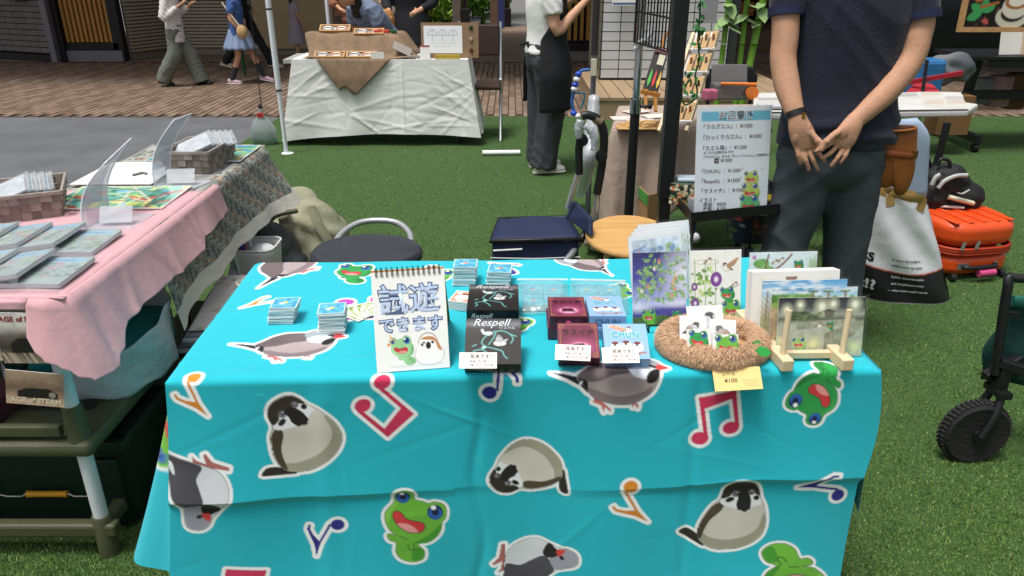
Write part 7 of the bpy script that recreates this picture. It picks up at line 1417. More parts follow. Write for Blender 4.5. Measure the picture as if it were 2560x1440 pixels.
b = B(); b.tube([P(2372, 300, ZN) + Vector((0, 0, -.3)), P(2290, 300, ZN) + Vector((0, 0, -.05))], .013, 8); obj('brace', b, m_black, nt_, sm=60)
b = B(); p = P(1930, 285, ZN); b.lathe([(.001, 0), (.07, 0), (.075, .012), (.001, .012)], c=p + Vector((0, .03, .035)), n=30); obj('white_plate', b, M('plate', '#cfd0d2', .3), sm=40, label='white round lid lying on the newspapers by the man', cat='lid')
# plastic boxes and black chair left of the man
c = P(1830, 252, ZN); bx = thing('craft_box', 'clear plastic craft box with orange tape on the far table', 'box', c)
b = B(); b.box(c + Vector((0, .05, .05)), (.22, .12, .09)); obj('box', b, film('craft_clear', '#a9a6a6', .3, .1), bx, bev=.01)
b = B(); b.box(c + Vector((0, .12, .14)), (.21, .012, .10), R=Euler((-.3, 0, 0)).to_matrix()); obj('lid', b, film('craft_clear', '#a9a6a6', .3, .1), bx, bev=.01)
b = B(); b.tube([c + Vector((-.08, -.02, .10)), c + Vector((.12, -.03, .098))], .009, 8); obj('orange_pen', b, M('orange_pl', '#d8772a', .4), bx, sm=60)
b = B(); b.lathe([(.018, -.012), (.036, -.012), (.036, .012), (.018, .012)], c=c + Vector((.10, -.03, .05)), n=24, Mx=Matrix.Rotation(math.pi / 2, 3, 'X')); obj('tape_roll', b, M('orange_pl', '#d8772a', .4), bx, sm=40)
b = B(); b.box(c + Vector((-.14, -.03, .04)), (.08, .06, .06), .2); obj('pink_case', b, M('pink_case', '#b0607c', .5, .3, 40), bev=.008, label='small pink case beside the clear craft box', cat='case')
bc = thing('black_chair', 'black plastic backed chair behind the clear craft box', 'chair', P(1820, 240, 0.0) * 0 + Vector((1.58, 5.3, 0)))
A0_, A1_ = PY(1760, 240, 5.2), PY(1888, 238, 5.2); b = B(); pts = [A0_, A0_ + Vector((0, 0, .13)), A0_ + Vector((.05, 0, .19)), A1_ + Vector((-.05, 0, .19)), A1_ + Vector((0, 0, .13)), A1_]; b.add(pts, [tuple(range(6))]); obj('backrest', b, M('black_plastic', '#1c1d20', .4), bc, thick=.03, bev=.012)
b = B(); b.box(((A0_.x + A1_.x) / 2, 5.0, .45), (.38, .38, .03)); obj('seat', b, M('black_plastic', '#1c1d20', .4), bc, bev=.01)
for x in (A0_.x + .03, A1_.x - .03):
    for y in (4.85, 5.2): b = B(); b.tube([(x, y, .78 if y > 5 else .45), (x, y, 0)], .012, 8); obj('leg', b, m_black, bc)
# bamboo stems
m_bam = M('bamboo', '#6f9a34', .4, .2, 6, stretch=(1, 1, .2))
for k, (xa, ya, xb, yb, r, lb) in enumerate([(1822, 0, 1800, 185, .021, 'green bamboo stem with heart leaves nearest the tiled column'), (1868, 0, 1846, 190, .020, 'green bamboo stem standing between two others'), (1908, 0, 1866, 200, .027, 'thick bright bamboo stem nearest the man')]):
    Yb = 6.0; a, d = PY(xa, ya, Yb), PY(xb, yb, Yb); dr = (a - d).normalized(); lo = d - dr * ((d.z - .0) / dr.z); hi = a + dr * .9; t = thing('bamboo_stem', lb, 'bamboo', lo, group='bamboo stems'); b = B(); n = 12
    for i in range(n): p0, p1 = lo.lerp(hi, i / n), lo.lerp(hi, (i + 1) / n - .004); b.tube([p0, p0.lerp(p1, .04), p0.lerp(p1, .96), p1], [r * 1.12, r, r, r * 1.1], 12)
    obj('culm', b, m_bam, t, sm=40); m_hl = M('heart_leaf', '#7d9a62', .6, .2, 20)
    for j in range(5 if k else 6):
        q = a + dr * random.uniform(-.16, .15); e = Vector((random.uniform(-1, 1), -.5, random.uniform(-.7, .1))).normalized(); f = Vector((0, 0, 1)).cross(e).normalized(); s = random.uniform(.07, .11); b = B(); b.add([q, q + e * s * .3 + f * s * .5, q + e * s * .9 + f * s * .45, q + e * s * 1.5, q + e * s * .9 - f * s * .45, q + e * s * .3 - f * s * .5], [(0, 1, 2, 3, 4, 5)]); obj('leaf', b, m_hl, t)
# green garland on the rack
gd = thing('garland', 'artificial green ivy garland trailing down the shelf rack', 'garland', PY(1745, 300, 3.5)); b = B(); gpts = [PY(*a, 3.42) for a in ((1752, 0), (1748, 60), (1745, 100), (1748, 150), (1738, 190), (1742, 240), (1712, 262), (1705, 225), (1725, 200))]; b.tube(gpts, .004, 6, k=5); obj('vine', b, M('vine_green', '#2f6b34', .5), gd, sm=60)
for j in range(46): q = random.choice(gpts).lerp(random.choice(gpts[2:5]), random.random() * .35); b = B(); e = Vector((random.uniform(-1, 1), random.uniform(-1, 0), random.uniform(-1, .6))).normalized(); f = e.orthogonal().normalized(); s = random.uniform(.025, .045); b.add([q, q + e * s * .5 + f * s * .3, q + e * s, q + e * s * .5 - f * s * .3], [(0, 1, 2, 3)]); obj('leaf', b, M('ivy%d' % (j % 2), ['#2c7038', '#4a8a48'][j % 2], .5), gd)
# white notice behind rack
fr = FR(PY(1752, 58, 8.3), (1, 0, 0), (0, 0, 1)); t = thing('posted_notice', 'grey printed notice posted on the tiled column', 'notice', fr.translation); obj('sheet', slab(fr, .16, .9, .004), M('notice_grey', '#8f9196', .6, .1, 20), t)
fr = FR(PY(1530, 14, 8.5), (1, 0, 0), (0, 0, 1)); t = thing('posted_notice', 'white and blue poster high on the tiled column', 'poster', fr.translation); obj('sheet', slab(fr, .32, .4, .004), m_white, t); obj('blue_band', slab(fr, .30, .02, .002, z0=.002, x0=.01, y0=.01), M('band_blue', '#4a6a9a', .6), t)
# dark tent wall and trestle table
m_tent = M('dark_tent', '#10191c', .8, .15, 3, .4, 8)
b = B(); b.grid(lambda u, v: Vector((3.1 + 5 * u, 7.9 + .05 * math.sin(u * 30) , .55 + 2.6 * v)), 40, 6); obj('tent_wall', b, m_tent, sm=180, thick=.004, label='dark green black tent wall behind the trestle table', cat='tent wall')
te = thing('trestle_table', 'black trestle table on castors before the dark tent wall', 'table', (3.9, 6.5, 0)); y0_, y1_ = 6.15, 6.75; z1_ = .75; xl = PY(2385, 160, 6.4).x
b = B(); b.box((xl + .9, (y0_ + y1_) / 2, z1_ - .015), (1.8, y1_ - y0_, .03)); obj('tabletop', b, m_black, te, bev=.004)
b = B(); b.box((xl + .95, y0_ + .03, z1_ - .06), (1.6, .03, .05)); b.box((xl + .95, y0_ + .25, .42), (1.6, .05, .07)); obj('rail', b, m_black, te)
for x in (xl + .22, xl + 1.6):
    b = B(); b.bar((x, 6.45, .72), (x - .05, 6.45, .12), .07, .05); obj('post', b, m_black, te); b = B(); b.bar((x - .05, 6.1, .11), (x - .05, 6.8, .11), .05, .06); obj('foot_bar', b, m_black, te)
    for y in (6.13, 6.77): b = B(); b.lathe([(.01, -.018), (.035, -.018), (.035, .018), (.01, .018)], c=(x - .05, y, .036), n=16, Mx=Matrix.Rotation(math.pi / 2, 3, 'Y')); obj('castor', b, m_black, te, sm=40)
fr = FR(Vector((PY(2492, 158, 6.25).x, 6.25, .755)), (1, .1, 0), (0, .2, 1)); t = thing('notice_card', 'white card with a red heading on the black trestle table', 'card', fr.translation); obj('card', slab(fr, .20, .26, .004), m_white, t); obj('red_heading', slab(fr, .20, .022, .001, z0=.002, y0=.238), M('head_red', '#c03c38', .6), t)
fr = FR(Vector((PY(2548, 160, 6.25).x, 6.25, .755)), (1, .05, 0), (0, .2, 1)); t = thing('framed_notice', 'small wooden framed notice at the photo edge of the trestle table', 'frame', fr.translation); obj('frame', slab(fr, .2, .27, .01), m_beech, t); obj('sheet', slab(fr, .17, .24, .004, z0=.004, x0=.015, y0=.015), M('notice_pink', '#c9b2a6', .6, .3, 30), t)
for k, (px, py, c_, s) in enumerate([(2460, 215, '#8d8f90', .14), (2500, 205, '#b98f92', .17), (2540, 215, '#6a4b30', .16)]): p = PY(px, py, 6.6); b = B(); b.box((p.x, 6.6, .42), (s, s * .8, .22 + .04 * k)); obj('stock_bag', b, M('stock%d' % k, c_, .7, .2, 20), bev=.02, label=['grey stock bag', 'pale pink stock bag', 'brown wicker stock bag'][k] + ' under the black trestle table', cat='bag')
# framed coffee picture hanging
Yc = 6.0; fr = FR(PY(2392, 80, Yc), (1, 0, 0), (0, .02, 1)); cp = thing('framed_picture', 'wood framed painting of coffee cup and leaves on black', 'picture', fr.translation); w, h = .72, .50
for (x, y, ww, hh) in ((0, 0, w, .035), (0, h - .035, w, .035), (0, .035, .035, h - .07), (w - .035, .035, .035, h - .07)): obj('frame_bar', slab(fr, ww, hh, .03, z0=.012, x0=x, y0=y), m_lw, cp)
cv = Cv(0, 0, w - .06, h - .06, .005, '#1a1514', 82); W_, H_ = w - .06, h - .06
for _ in range(70): cv.ell(cv.r.uniform(0, W_), cv.r.uniform(.4, 1) * H_, .009, .007, cv.r.choice(['#5a3a2a', '#6f4a36', '#3f2a20']), cv.r.random() * 3)
for a, s in ((-2.6, .11), (-.5, .1), (-1.4, .10), (2.7, .12)): leaf(cv, .13, .33, s, a, '#3f9a56')
for x, y in ((.16, .38), (.175, .39), (.165, .40), (.18, .405), (.15, .395)): cv.ell(x, y, .010, .010, '#c05a50')
cv.ell(.36, .36, .125, .085, '#cfc8b4'); cv.ell(.36, .34, .09, .06, '#2f2c28'); cv.ell(.37, .29, .10, .085, '#d8d2c4'); cv.ell(.37, .26, .085, .05, '#a5683a'); cv.ell(.37, .255, .06, .035, '#e8dfd0'); cv.fill([(.06, .24), (.2, .20), (.2, .22), (.07, .265)], '#a5663a'); cv.fill([(.1, .285), (.24, .25), (.24, .27), (.11, .305)], '#a5663a')
paper('painting', cv, fr @ Matrix.Translation((.03, .03, 0)), m_gloss, cp)
b = B(); b.tube([fr @ Vector((.1, h, 0)), fr @ Vector((.1, h + .9, 0))], .003, 5); b.tube([fr @ Vector((.6, h, 0)), fr @ Vector((.6, h + .9, 0))], .003, 5); obj('cords', b, m_black, cp)
# red camping chair, blue bag, grey cloth, carton
rc = thing('camping_chair', 'low red camping chair beside the blue storage bag', 'chair', (2.75, 5.6, 0)); m_red = M('red_canvas', '#a3202f', .75, .1, 10, .3, 20)
s0 = P(2262, 240, .38); 
b = B(); b.add([PY(2262, 235, 5.3), PY(2360, 240, 5.3), PY(2330, 212, 5.5), PY(2290, 205, 5.5)], [(0, 1, 2, 3)]); obj('seat', b, m_red, rc, thick=.01); b = B(); b.bar(PY(2262, 208, 5.4), PY(2406, 182, 5.4), .02, .03); obj('arm_strap', b, m_red, rc); b = B(); b.tube([PY(2318, 150, 5.35), PY(2305, 240, 5.3), P(2300, 275, 0)], .012, 8); obj('frame_tube', b, m_black, rc); b = B(); b.bar(PY(2265, 240, 5.3), PY(2362, 243, 5.3), .02, .02); obj('frame_rail', b, m_black, rc)
b = B(); p = PY(2310, 228, 5.9); b.box((p.x, 5.95, .62), (.22, .2, .28), .1); obj('storage_bag', b, M('blue_bag', '#2f6aa0', .5, .15, 12, .4, 20), bev=.03, label='bright blue storage bag behind the red camping chair', cat='bag')
b = B(); p = PY(2370, 180, 6.2); b.ball((p.x, 6.2, .66), .16, 16, 10, sc=(1.2, .8, .75)); me = remesh(b, .015, 2); displace(me, wr(.02, 22)); obj('grey_jacket', me, M('grey_cloth', '#6d7076', .85, .1, 10), label='crumpled grey jacket heaped beside the blue storage bag', cat='jacket')
b = B(); p = PY(2385, 225, 6.1); b.box((p.x, 6.1, .32), (.26, .2, .3)); obj('brown_carton', b, M('carton_brown', '#7a5a38', .85), label='brown carton beneath the grey jacket', cat='carton')
# pale blue plastic chair behind the man
pcx = thing('plastic_chair', 'pale blue plastic chair behind the leather pouch', 'chair', P(2270, 560, 0)); m_pb = M('pale_blue_plastic', '#aebfd8', .35, .03, 5)
def pcf(u, v): a = PY(2068, 290 + 200 * (1 - v), 3.46); e = PY(2314, 290 + 200 * (1 - v), 3.46); x = a.lerp(e, .5 + (u - .5) * (1 - .30 * max(0, v - .7) ** 2 * 11)); return x + Vector((0, -.05 * math.cos((u - .5) * 3) - .04 * v, .0))
b = B(); b.grid(pcf, 20, 14); obj('backrest', b, m_pb, pcx, sm=180, thick=.012)
sc_ = PY(2191, 480, 3.46); b = B(); b.box((sc_.x, 3.46 + .2, sc_.z - .07), (.38, .4, .03)); obj('seat', b, m_pb, pcx, bev=.012)
for sx_ in (-.17, .17):
    for sy_ in (.0, .38): b = B(); b.tube([(sc_.x + sx_, 3.46 + sy_, sc_.z - .05), (sc_.x + sx_ * 1.05, 3.46 + sy_ * 1.1 - .03, 0)], .014, 8); obj('leg', b, m_pb, pcx, sm=60)
# ------------------------------------------------------------------ luggage on the turf
m_or = M('orange_shell', '#dc4f1e', .3, .04, 8, coat=.3); su = thing('suitcase', 'orange hard shell suitcase lying flat on the turf', 'suitcase', P(2440, 690, 0))
sa = P(2360, 708, 0.0); sb = P(2552, 690, 0.0); sx = (sb - sa).normalized(); sy = Vector((-sx.y, sx.x, 0)); SWd, SDp, SHt = .42, .55, .27
so = P(2352, 706, .0) + sx * .0
def rbox(o, x, y, w, d, z0, z1, r, n=8, e=4.0):
    b = B(); prof = [(0.0, .90), (.12, .97), (.3, 1.0), (.7, 1.0), (.88, .97), (1.0, .88)]
    def f(u, v):
        a = u * 2 * math.pi; k = (abs(math.cos(a)) ** e + abs(math.sin(a)) ** e) ** (-1 / e); s = np.interp(v, [p[0] for p in prof], [p[1] for p in prof]); return o + x * (w / 2 + w / 2 * k * math.cos(a) * s) + y * (d / 2 + d / 2 * k * math.sin(a) * s) + Vector((0, 0, z0 + (z1 - z0) * v))
    b.grid(f, 64, 14, True); m = 64
    b.add([f(i / m, 1.0) for i in range(m)], [tuple(range(m))]); b.add([f(i / m, 0.0) for i in range(m)], [tuple(range(m))[::-1]]); return b
obj('lower_shell', rbox(so, sx, sy, SWd, SDp, .02, .125, .05), m_or, su, sm=40); obj('upper_shell', rbox(so, sx, sy, SWd, SDp, .165, .285, .05), m_or, su, sm=40)
for z in (.133, .147, .158):
    b = B(); b.tube([so + sx * (SWd / 2 + SWd / 2 * 1.0 * ((abs(math.cos(a)) ** 4 + abs(math.sin(a)) ** 4) ** -.25) * math.cos(a)) + sy * (SDp / 2 + SDp / 2 * ((abs(math.cos(a)) ** 4 + abs(math.sin(a)) ** 4) ** -.25) * math.sin(a)) + Vector((0, 0, z)) for a in [i * 2 * math.pi / 60 for i in range(60)]], .009, 8, closed=True); obj('zip_band', b, M('orange_zip', '#a83214', .5), su, sm=60)
for k in range(5): p = so + sx * (.05 + .075 * k) + sy * .03 + Vector((0, 0, .288)); b = B(); b.bar(p, p + sy * .44, .028, .006); obj('shell_rib', b, m_or, su, bev=.003)
hb = so + sx * .19 + sy * (-.004) + Vector((0, 0, .075)); b = B(); b.tube([hb - sx * .09, hb - sx * .07 - sy * .022, hb + sx * .07 - sy * .022, hb + sx * .09], .011, 10, k=4); obj('handle', b, m_black, su, sm=60); b = B(); b.bar(hb - sx * .11 + sy * .008, hb + sx * .11 + sy * .008, .006, .03); obj('handle_plate', b, m_alu, su)
b = B(); b.tube([hb - sx * .02 - sy * .03 - Vector((0, 0, .03)), hb + sx * .07 - sy * .03 - Vector((0, 0, .028))], .018, 10); obj('pink_tag', b, M('tag_pink', '#c2497c', .6), su, sm=60)
for k in (0, 1): p = so + sx * (.07 + .08 * k) - sy * .008 + Vector((0, 0, .185)); b = B(); b.box(p, (.014, .006, .04), R=Euler((0, .2, 0)).to_matrix()); obj('zip_pull', b, m_alu, su)
for k in range(2): p = so + sx * (.06 + .28 * k) + sy * .0 + Vector((0, 0, .02)); b = B(); b.lathe([(.01, -.012), (.02, -.012), (.02, .012), (.01, .012)], c=p, n=14, Mx=Matrix.Rotation(math.pi / 2, 3, 'Y')); obj('wheel', b, m_black, su)
b = B(); p = so + sx * .16 + sy * .30 + Vector((0, 0, .300)); b.box(p, (.21, .11, .012), -.25); me = mesh_from(b, 'k'); obj('white_packet', me, M('white_poly2', '#cfd1cf', .3, .05, 20, .8, 30), bev=.005, label='white plastic packet lying on the orange suitcase', cat='packet')
# black backpack
kb = thing('black_backpack', 'black backpack with grey piping leaning over the suitcase', 'backpack', P(2370, 560, 0)); K_ = lambda px, py, Y: PY(px, py, Y); m_bp = M('black_nylon', '#17181b', .7, .1, 20, .5, 40)
cb_ = so + sx * .02 + sy * .36; YK = cb_.y
blob('body', [((K_(2362, 455, YK)).to_tuple(), .115, (1.05, .7, .85), None), ((K_(2398, 492, YK)).to_tuple(), .115, (1.1, .8, .75), None), ((K_(2330, 490, YK)).to_tuple(), .11, (.85, .8, .95), None), ((K_(2345, 540, YK)).to_tuple(), .13, (1.0, .8, .8), None)], m_bp, kb, .013, 4, wr(.004, 45))
fy = YK - .088
for p in ([(2345, 470), (2362, 452), (2390, 440), (2418, 438)], [(2330, 462), (2338, 445), (2350, 436)]): b = B(); b.tube([K_(a, c_, fy) for a, c_ in p], .011, 8, k=5, ry=.011); obj('grey_piping', b, M('reflect_grey', '#a9aca8', .5), kb, sm=60)
b = B(); b.tube([K_(2372, 492, fy), K_(2400, 500, fy - .01), K_(2432, 508, fy)], .016, 8, k=4, ry=.012); obj('grey_piping', b, M('reflect_cream', '#c9c6ae', .6), kb, sm=60)
b = B(); b.tube([K_(2345, 415, YK - .03), K_(2352, 398, YK - .03), K_(2372, 402, YK - .03), K_(2376, 420, YK - .03)], .009, 8, k=4); obj('handle', b, m_black, kb, sm=60)
b = B(); b.tube([K_(2310, 470, fy), K_(2298, 500, fy - .01), K_(2305, 540, fy)], .02, 8, k=4, ry=.008); obj('strap', b, m_black, kb, sm=60)
b = B(); lg = [K_(2394, 482, fy - .03), K_(2405, 484, fy - .03), K_(2415, 479, fy - .03), K_(2424, 474, fy - .028)]; b.tube(lg, [.004, .007, .007, .004], 6, k=4, ry=.003); obj('emblem', b, M('logo_grey', '#9a9c9c', .5), kb, sm=60)
# white and black tote
Yt = 3.24; t4 = [P(2145, 738), P(2375, 748), PY(2318, 510, Yt + .02), PY(2182, 482, Yt + .02)]
tg = thing('tote_bag', 'large white tote bag with black lettered base standing by the suitcase', 'tote bag', (t4[0] + t4[1]) / 2 * 1 - Vector((0, 0, ((t4[0] + t4[1]) / 2).z)))
zb = t4[0].z; dn = Vector((0, 0, -zb)) if zb > 0 else Vector((0, 0, 0))
def tot(u, v, side): 
    p = t4[0].lerp(t4[1], u).lerp(t4[3].lerp(t4[2], u), v); th = (.075 - .03 * v) * (1 - (2 * u - 1) ** 4); cr = .006 * math.sin(u * 11 + v * 7) * v * (1 - v) * 4 + .008 * math.sin((u + v) * 9) * v * (1 - v) * 3; return p + Vector((0, side * (th + cr), 0))
for side, nm in ((-1, 'front'), (1, 'back')):
    nU, nV = 80, 90; A = np.array([[tot(i / (nU - 1), j / (nV - 1), side) for i in range(nU)] for j in range(nV)]); cv = Cv(0, 0, .30, .34, .0022, '#ced1d4', 90); cv.mottle(.03, 5)
    cv.fill([(0, .228)] + [(i * .03, .228 + .012 * math.sin(i * .35)) for i in range(11)] + [(.30, .34), (0, .34)], '#141416'); cv.stroke([(i * .03, .227 + .012 * math.sin(i * .35)) for i in range(11)], .0035, '#c2512c')
    Ug, Vg = np.meshgrid(np.linspace(0, .30, nU), np.linspace(.34, 0, nV)); obj(nm + '_panel', grid_mesh('panel', A if side < 0 else A[:, ::-1], cv.sample(Ug, Vg) if side < 0 else cv.sample(Ug, Vg)), M('tote_vinyl', '#ffffff', .45, attr='print', bump=.5, bs=14), tg)
b = B(); b.grid(lambda u, v: tot(.02 + .96 * u, .985 - .35 * v, -.55 + 0) if False else tot(.04 + .92 * u, .97 - .3 * v, .5), 20, 8); obj('lining', b, M('tan_lining', '#8a6f45', .8), tg, sm=180)
for side, off in ((-1, 0), (1, .01)):
    p0, p1 = tot(.25, .93, side), tot(.75, .93, side); b = B(); b.tube([p0, p0 + Vector((.0, 0, .05)), (p0 + p1) / 2 + Vector((.01, .02 * side, .055 if side < 0 else .03)), p1 + Vector((0, 0, .05)), p1], .019, 8, k=6, ry=.003, ref=(0, 1, .2)); obj('handle', b, M('tan_webbing', '#b08d4f', .8), tg, sm=60)
ttl = FR(tot(0, 0, -1), t4[1] - t4[0], t4[3] - t4[0]); ww = (t4[1] - t4[0]).length; hh = (t4[3] - t4[0]).length
def tt_(s_, sz, mt, u, v, **k):
    me = text_mesh(s_, sz, **k); n_ = len(me.vertices); co = np.empty(n_ * 3, 'f4'); me.vertices.foreach_get('co', co); co = co.reshape(-1, 3)
    for i in range(n_): p = tot(u + co[i, 0] / ww, v + co[i, 1] / hh, -1); co[i] = (p.x, p.y - .004, p.z)
    me.vertices.foreach_set('co', co.ravel()); obj('lettering', me, mt, tg)
m_tw, m_tk = M('tote_white_ink', '#b4b8bd', .5), M('tote_black_ink', '#161618', .5)
tt_('SS', .055, m_tk, -.03, .375, shear=.1, offset=.002); tt_('t!?', .065, m_tw, -.03, .11, offset=.002)
for s_, v, mt, sz in (('A sweet little buddy to', .42, m_tk, .0165), ('makes every day better', .36, m_tk, .0165), ('Stylish, mood-boosting', .245, m_tw, .0165), ('and compliment-giving', .18, m_tw, .0165), ('— what more could I ask for', .115, m_tw, .0155)): tt_(s_, sz, mt, .28 if sz > .016 else .24, v, shear=.25, offset=.0003)
# ------------------------------------------------------------------ folding wagon at the picture edge
wg = thing('folding_wagon', 'folding garden wagon with black frame and dark green canvas', 'wagon', (1.6, 1.95, 0)); wc = PY(2432, 1088, 1.98); Rw = wc.z - .0; wc.z = .103; Rw = .103
ax = Vector((.05, -1.0, 0)).normalized(); Mw = Matrix((Vector((-ax.y, ax.x, 0)), Vector((0, 0, 1)), ax)).transposed()
b = B(); b.lathe([(Rw * .72, -.022), (Rw * .93, -.026), (Rw, -.018), (Rw, .018), (Rw * .93, .026), (Rw * .72, .022)], c=wc, n=48, Mx=Mw); wl = obj('wheel', b, M('wagon_tyre', '#1b1b1c', .85, .1, 30, .5, 90), wg, sm=40)
b = B()
for k in range(44):
    a = k * 2 * math.pi / 44
    for s_ in (-1, 1): p = wc + Mw @ Vector(((Rw + .001) * math.cos(a + .05 * s_), (Rw + .001) * math.sin(a + .05 * s_), s_ * .009)); b.box(p, (.007, .010, .016), R=Mw @ Matrix.Rotation(a + .3 * s_ + math.pi / 2, 3, 'Z'))
obj('tread', b, M('wagon_tread', '#29292a', .9), wl, kind='stuff')
b = B(); b.lathe([(.012, -.012), (Rw * .72, -.020), (Rw * .74, .0), (Rw * .72, .020), (.012, .012)], c=wc, n=36, Mx=Mw); obj('rim', b, M('wagon_rim', '#3a3c40', .5), wl, sm=40)
for k in range(6): a = k * math.pi / 3; b = B(); p = wc + Mw @ Vector((.02 * math.cos(a), .02 * math.sin(a), -.021)); q2 = wc + Mw @ Vector((Rw * .68 * math.cos(a + .25), Rw * .68 * math.sin(a + .25), -.021)); b.bar(p, q2, .012, .006); obj('spoke', b, M('wagon_rim', '#3a3c40', .5), wl)
b = B(); b.lathe([(.001, -.03), (.016, -.03), (.018, .03), (.001, .03)], c=wc, n=16, Mx=Mw); obj('hub', b, m_black, wl, sm=40)
hv = wc + Vector((.052, .02, .135)); b = B(); b.tube([wc - ax * .034, wc - ax * .034 + Vector((.03, .01, .07)), hv - ax * .02], .012, 8, k=3); b.tube([wc + ax * .034, wc + ax * .034 + Vector((.03, .01, .07)), hv + ax * .02], .012, 8, k=3); b.bar(hv - ax * .04, hv + ax * .04, .04, .02); obj('fork', b, m_black, wg, sm=60)
b = B(); b.box(hv + Vector((0, 0, .05)), (.035, .035, .09)); obj('swivel', b, m_black, wg, bev=.004)
g0 = PY(2487, 935, 2.0); g1 = PY(2520, 715, 2.02); b = B(); b.tube([g0, g1, g1 + Vector((.025, .005, .022)), g1 + Vector((.25, -.05, .03))], .0135, 10, k=3); obj('frame_post', b, m_black, wg, sm=60)
b = B(); b.bar(PY(2462, 942, 2.02), PY(2550, 895, 2.05), .03, .03); b.bar(hv + Vector((-.02, 0, .10)), hv + Vector((.3, -.12, .02)), .03, .03); obj('frame_rail', b, m_black, wg, bev=.004)
b = B(); b.bar(PY(2515, 785, 2.02), PY(2545, 787, 2.02), .016, .016); obj('catch', b, m_black, wg)
b = B(); o_ = PY(2530, 760, 2.06); b.grid(lambda u, v: o_ + Vector((.015 * math.sin(v * 8) + .6 * u - .03 * v, .02 - .18 * u + .01 * math.sin(u * 20), -.27 * v)), 24, 12); obj('canvas_side', b, M('green_canvas', '#0d3a34', .8, .1, 10, .5, 30), wg, sm=180, thick=.008)
b = B(); b.tube([o_ + Vector((0, 0, .01)), o_ + Vector((.3, -.09, .012)), o_ + Vector((.6, -.18, .01))], .018, 10); obj('canvas_hem', b, M('green_hem', '#1f6a5c', .7), wg, sm=60)
# ------------------------------------------------------------------ people
m_skin = M('skin', '#bd9074', .6, .10, 22, .25, 160, spec=.35); m_skin2 = M('skin_light', '#c99b7c', .55, .05, 30, spec=.35); m_hair = M('hair_black', '#1a1614', .45, .2, 60, .5, 120, stretch=(1, 1, .2))
def folds(fr_, amp, sx=1.0, seed=0.0):        # slanting garment folds that fade in and out
    def f(co, no):
        x, y, z = co[:, 0] * fr_, co[:, 1] * fr_, co[:, 2] * fr_
        wx = np.sin(x * .31 + z * .17 + seed) * 2.6 + np.sin(y * .5 + seed * 1.7) * 1.2
        a = np.sin(z * .72 + x * .45 + wx); b_ = np.sin(z * .5 - x * .85 + np.sin(z * .23 + seed) * 2.4 + y * .4); c_ = np.sin(x * 1.1 + z * .22 + np.sin(z * .3 + seed * 3) * 1.4)
        m = .5 + .5 * np.sin(z * .19 + x * .27 + seed * 2.3); n2 = .5 + .5 * np.sin(z * .13 - x * .33 + seed)
        return (amp * (m * (1 - np.abs(a)) * 1.3 + n2 * (1 - np.abs(b_)) * 1.1 + .35 * c_ - .8)).astype('f4')
    return f
# --- the man with his hands behind his back
mx = 1.16; MY = 2.72
man = thing('person', 'person in navy shirt and grey trousers with hands clasped behind the back', 'person', (mx, MY, 0))
b = B()
b.tube([(mx, MY, .86), (mx, MY, 1.0), (mx, MY + .01, 1.2), (mx, MY + .02, 1.38), (mx, MY + .02, 1.46), (mx, MY + .02, 1.50)], [.16, .15, .165, .17, .12, .06], 24, k=4, ry=[.11, .10, .11, .10, .08, .06], ref=(0, 1, 0))
b.tube([(mx, MY + .02, 1.46), (mx, MY, 1.56)], .058, 16); b.ball((mx, MY - .02, 1.66), .1, 24, 18, sc=(.78, .98, 1.18)); b.ball((mx, MY + .08, 1.645), .018, 10, 8, sc=(.8, 1.2, 1.3))
for s_ in (-1, 1): b.ball((mx + s_ * .078, MY - .015, 1.655), .025, 10, 8, sc=(.4, .8, 1.2))
LA = [PY(1985, -110, 2.75), PY(1966, 20, 2.70), PY(1963, 90, 2.675), PY(1958, 150, 2.655), PY(1968, 215, 2.615), PY(1982, 265, 2.575), PY(1992, 296, 2.555)]
RA = [PY(2262, -110, 2.75), PY(2296, 30, 2.70), PY(2290, 95, 2.675), PY(2274, 150, 2.655), PY(2222, 222, 2.61), PY(2172, 272, 2.575), PY(2140, 300, 2.555)]
b.tube(LA, [.055, .047, .044, .043, .042, .034, .029], 20, k=6, ry=[.055, .047, .046, .045, .040, .030, .024], ref=(0, 1, 0)); b.tube(RA, [.058, .052, .049, .046, .043, .035, .030], 20, k=6, ry=[.055, .05, .047, .045, .040, .030, .024], ref=(0, 1, 0))
def finger(pts, r0, r1, Ys): q = [PY(p[0], p[1], y) for p, y in zip(pts, Ys)]; b.tube(q, [r0 + (r1 - r0) * i / (len(q) - 1) for i in range(len(q))], 12, k=5); b.ball(q[-1], r1 * 1.0, 10, 8); b.ball(q[len(q) // 2], r0 * 1.02, 10, 8)
b.tube([PY(1991, 290, 2.556), PY(1999, 318, 2.548), PY(2009, 346, 2.545), PY(2014, 372, 2.545)], [.029, .038, .042, .036], 18, k=5, ry=[.023, .022, .017, .012], ref=(0, 1, 0))
b.ball(PY(2016, 328, 2.54), .021, 12, 8, sc=(.9, .7, 1.5)); b.ball(PY(1990, 340, 2.54), .018, 12, 8, sc=(.8, .7, 1.7))
finger([(1990, 366), (1996, 389), (2001, 409)], .0084, .0066, [2.545, 2.535, 2.54]); finger([(2005, 374), (2014, 400), (2022, 424)], .0089, .0072, [2.545, 2.532, 2.537]); finger([(2020, 374), (2033, 400), (2044, 424)], .0089, .0072, [2.545, 2.532, 2.537]); finger([(2033, 366), (2048, 386), (2061, 403)], .0086, .007, [2.545, 2.535, 2.54])
finger([(2010, 318), (2030, 336), (2044, 352), (2049, 367)], .0125, .0088, [2.543, 2.532, 2.522, 2.518])
b.tube([PY(2142, 296, 2.556), PY(2126, 322, 2.54), PY(2110, 347, 2.532), PY(2100, 366, 2.53)], [.030, .038, .042, .036], 18, k=5, ry=[.023, .022, .017, .012], ref=(0, 1, 0))
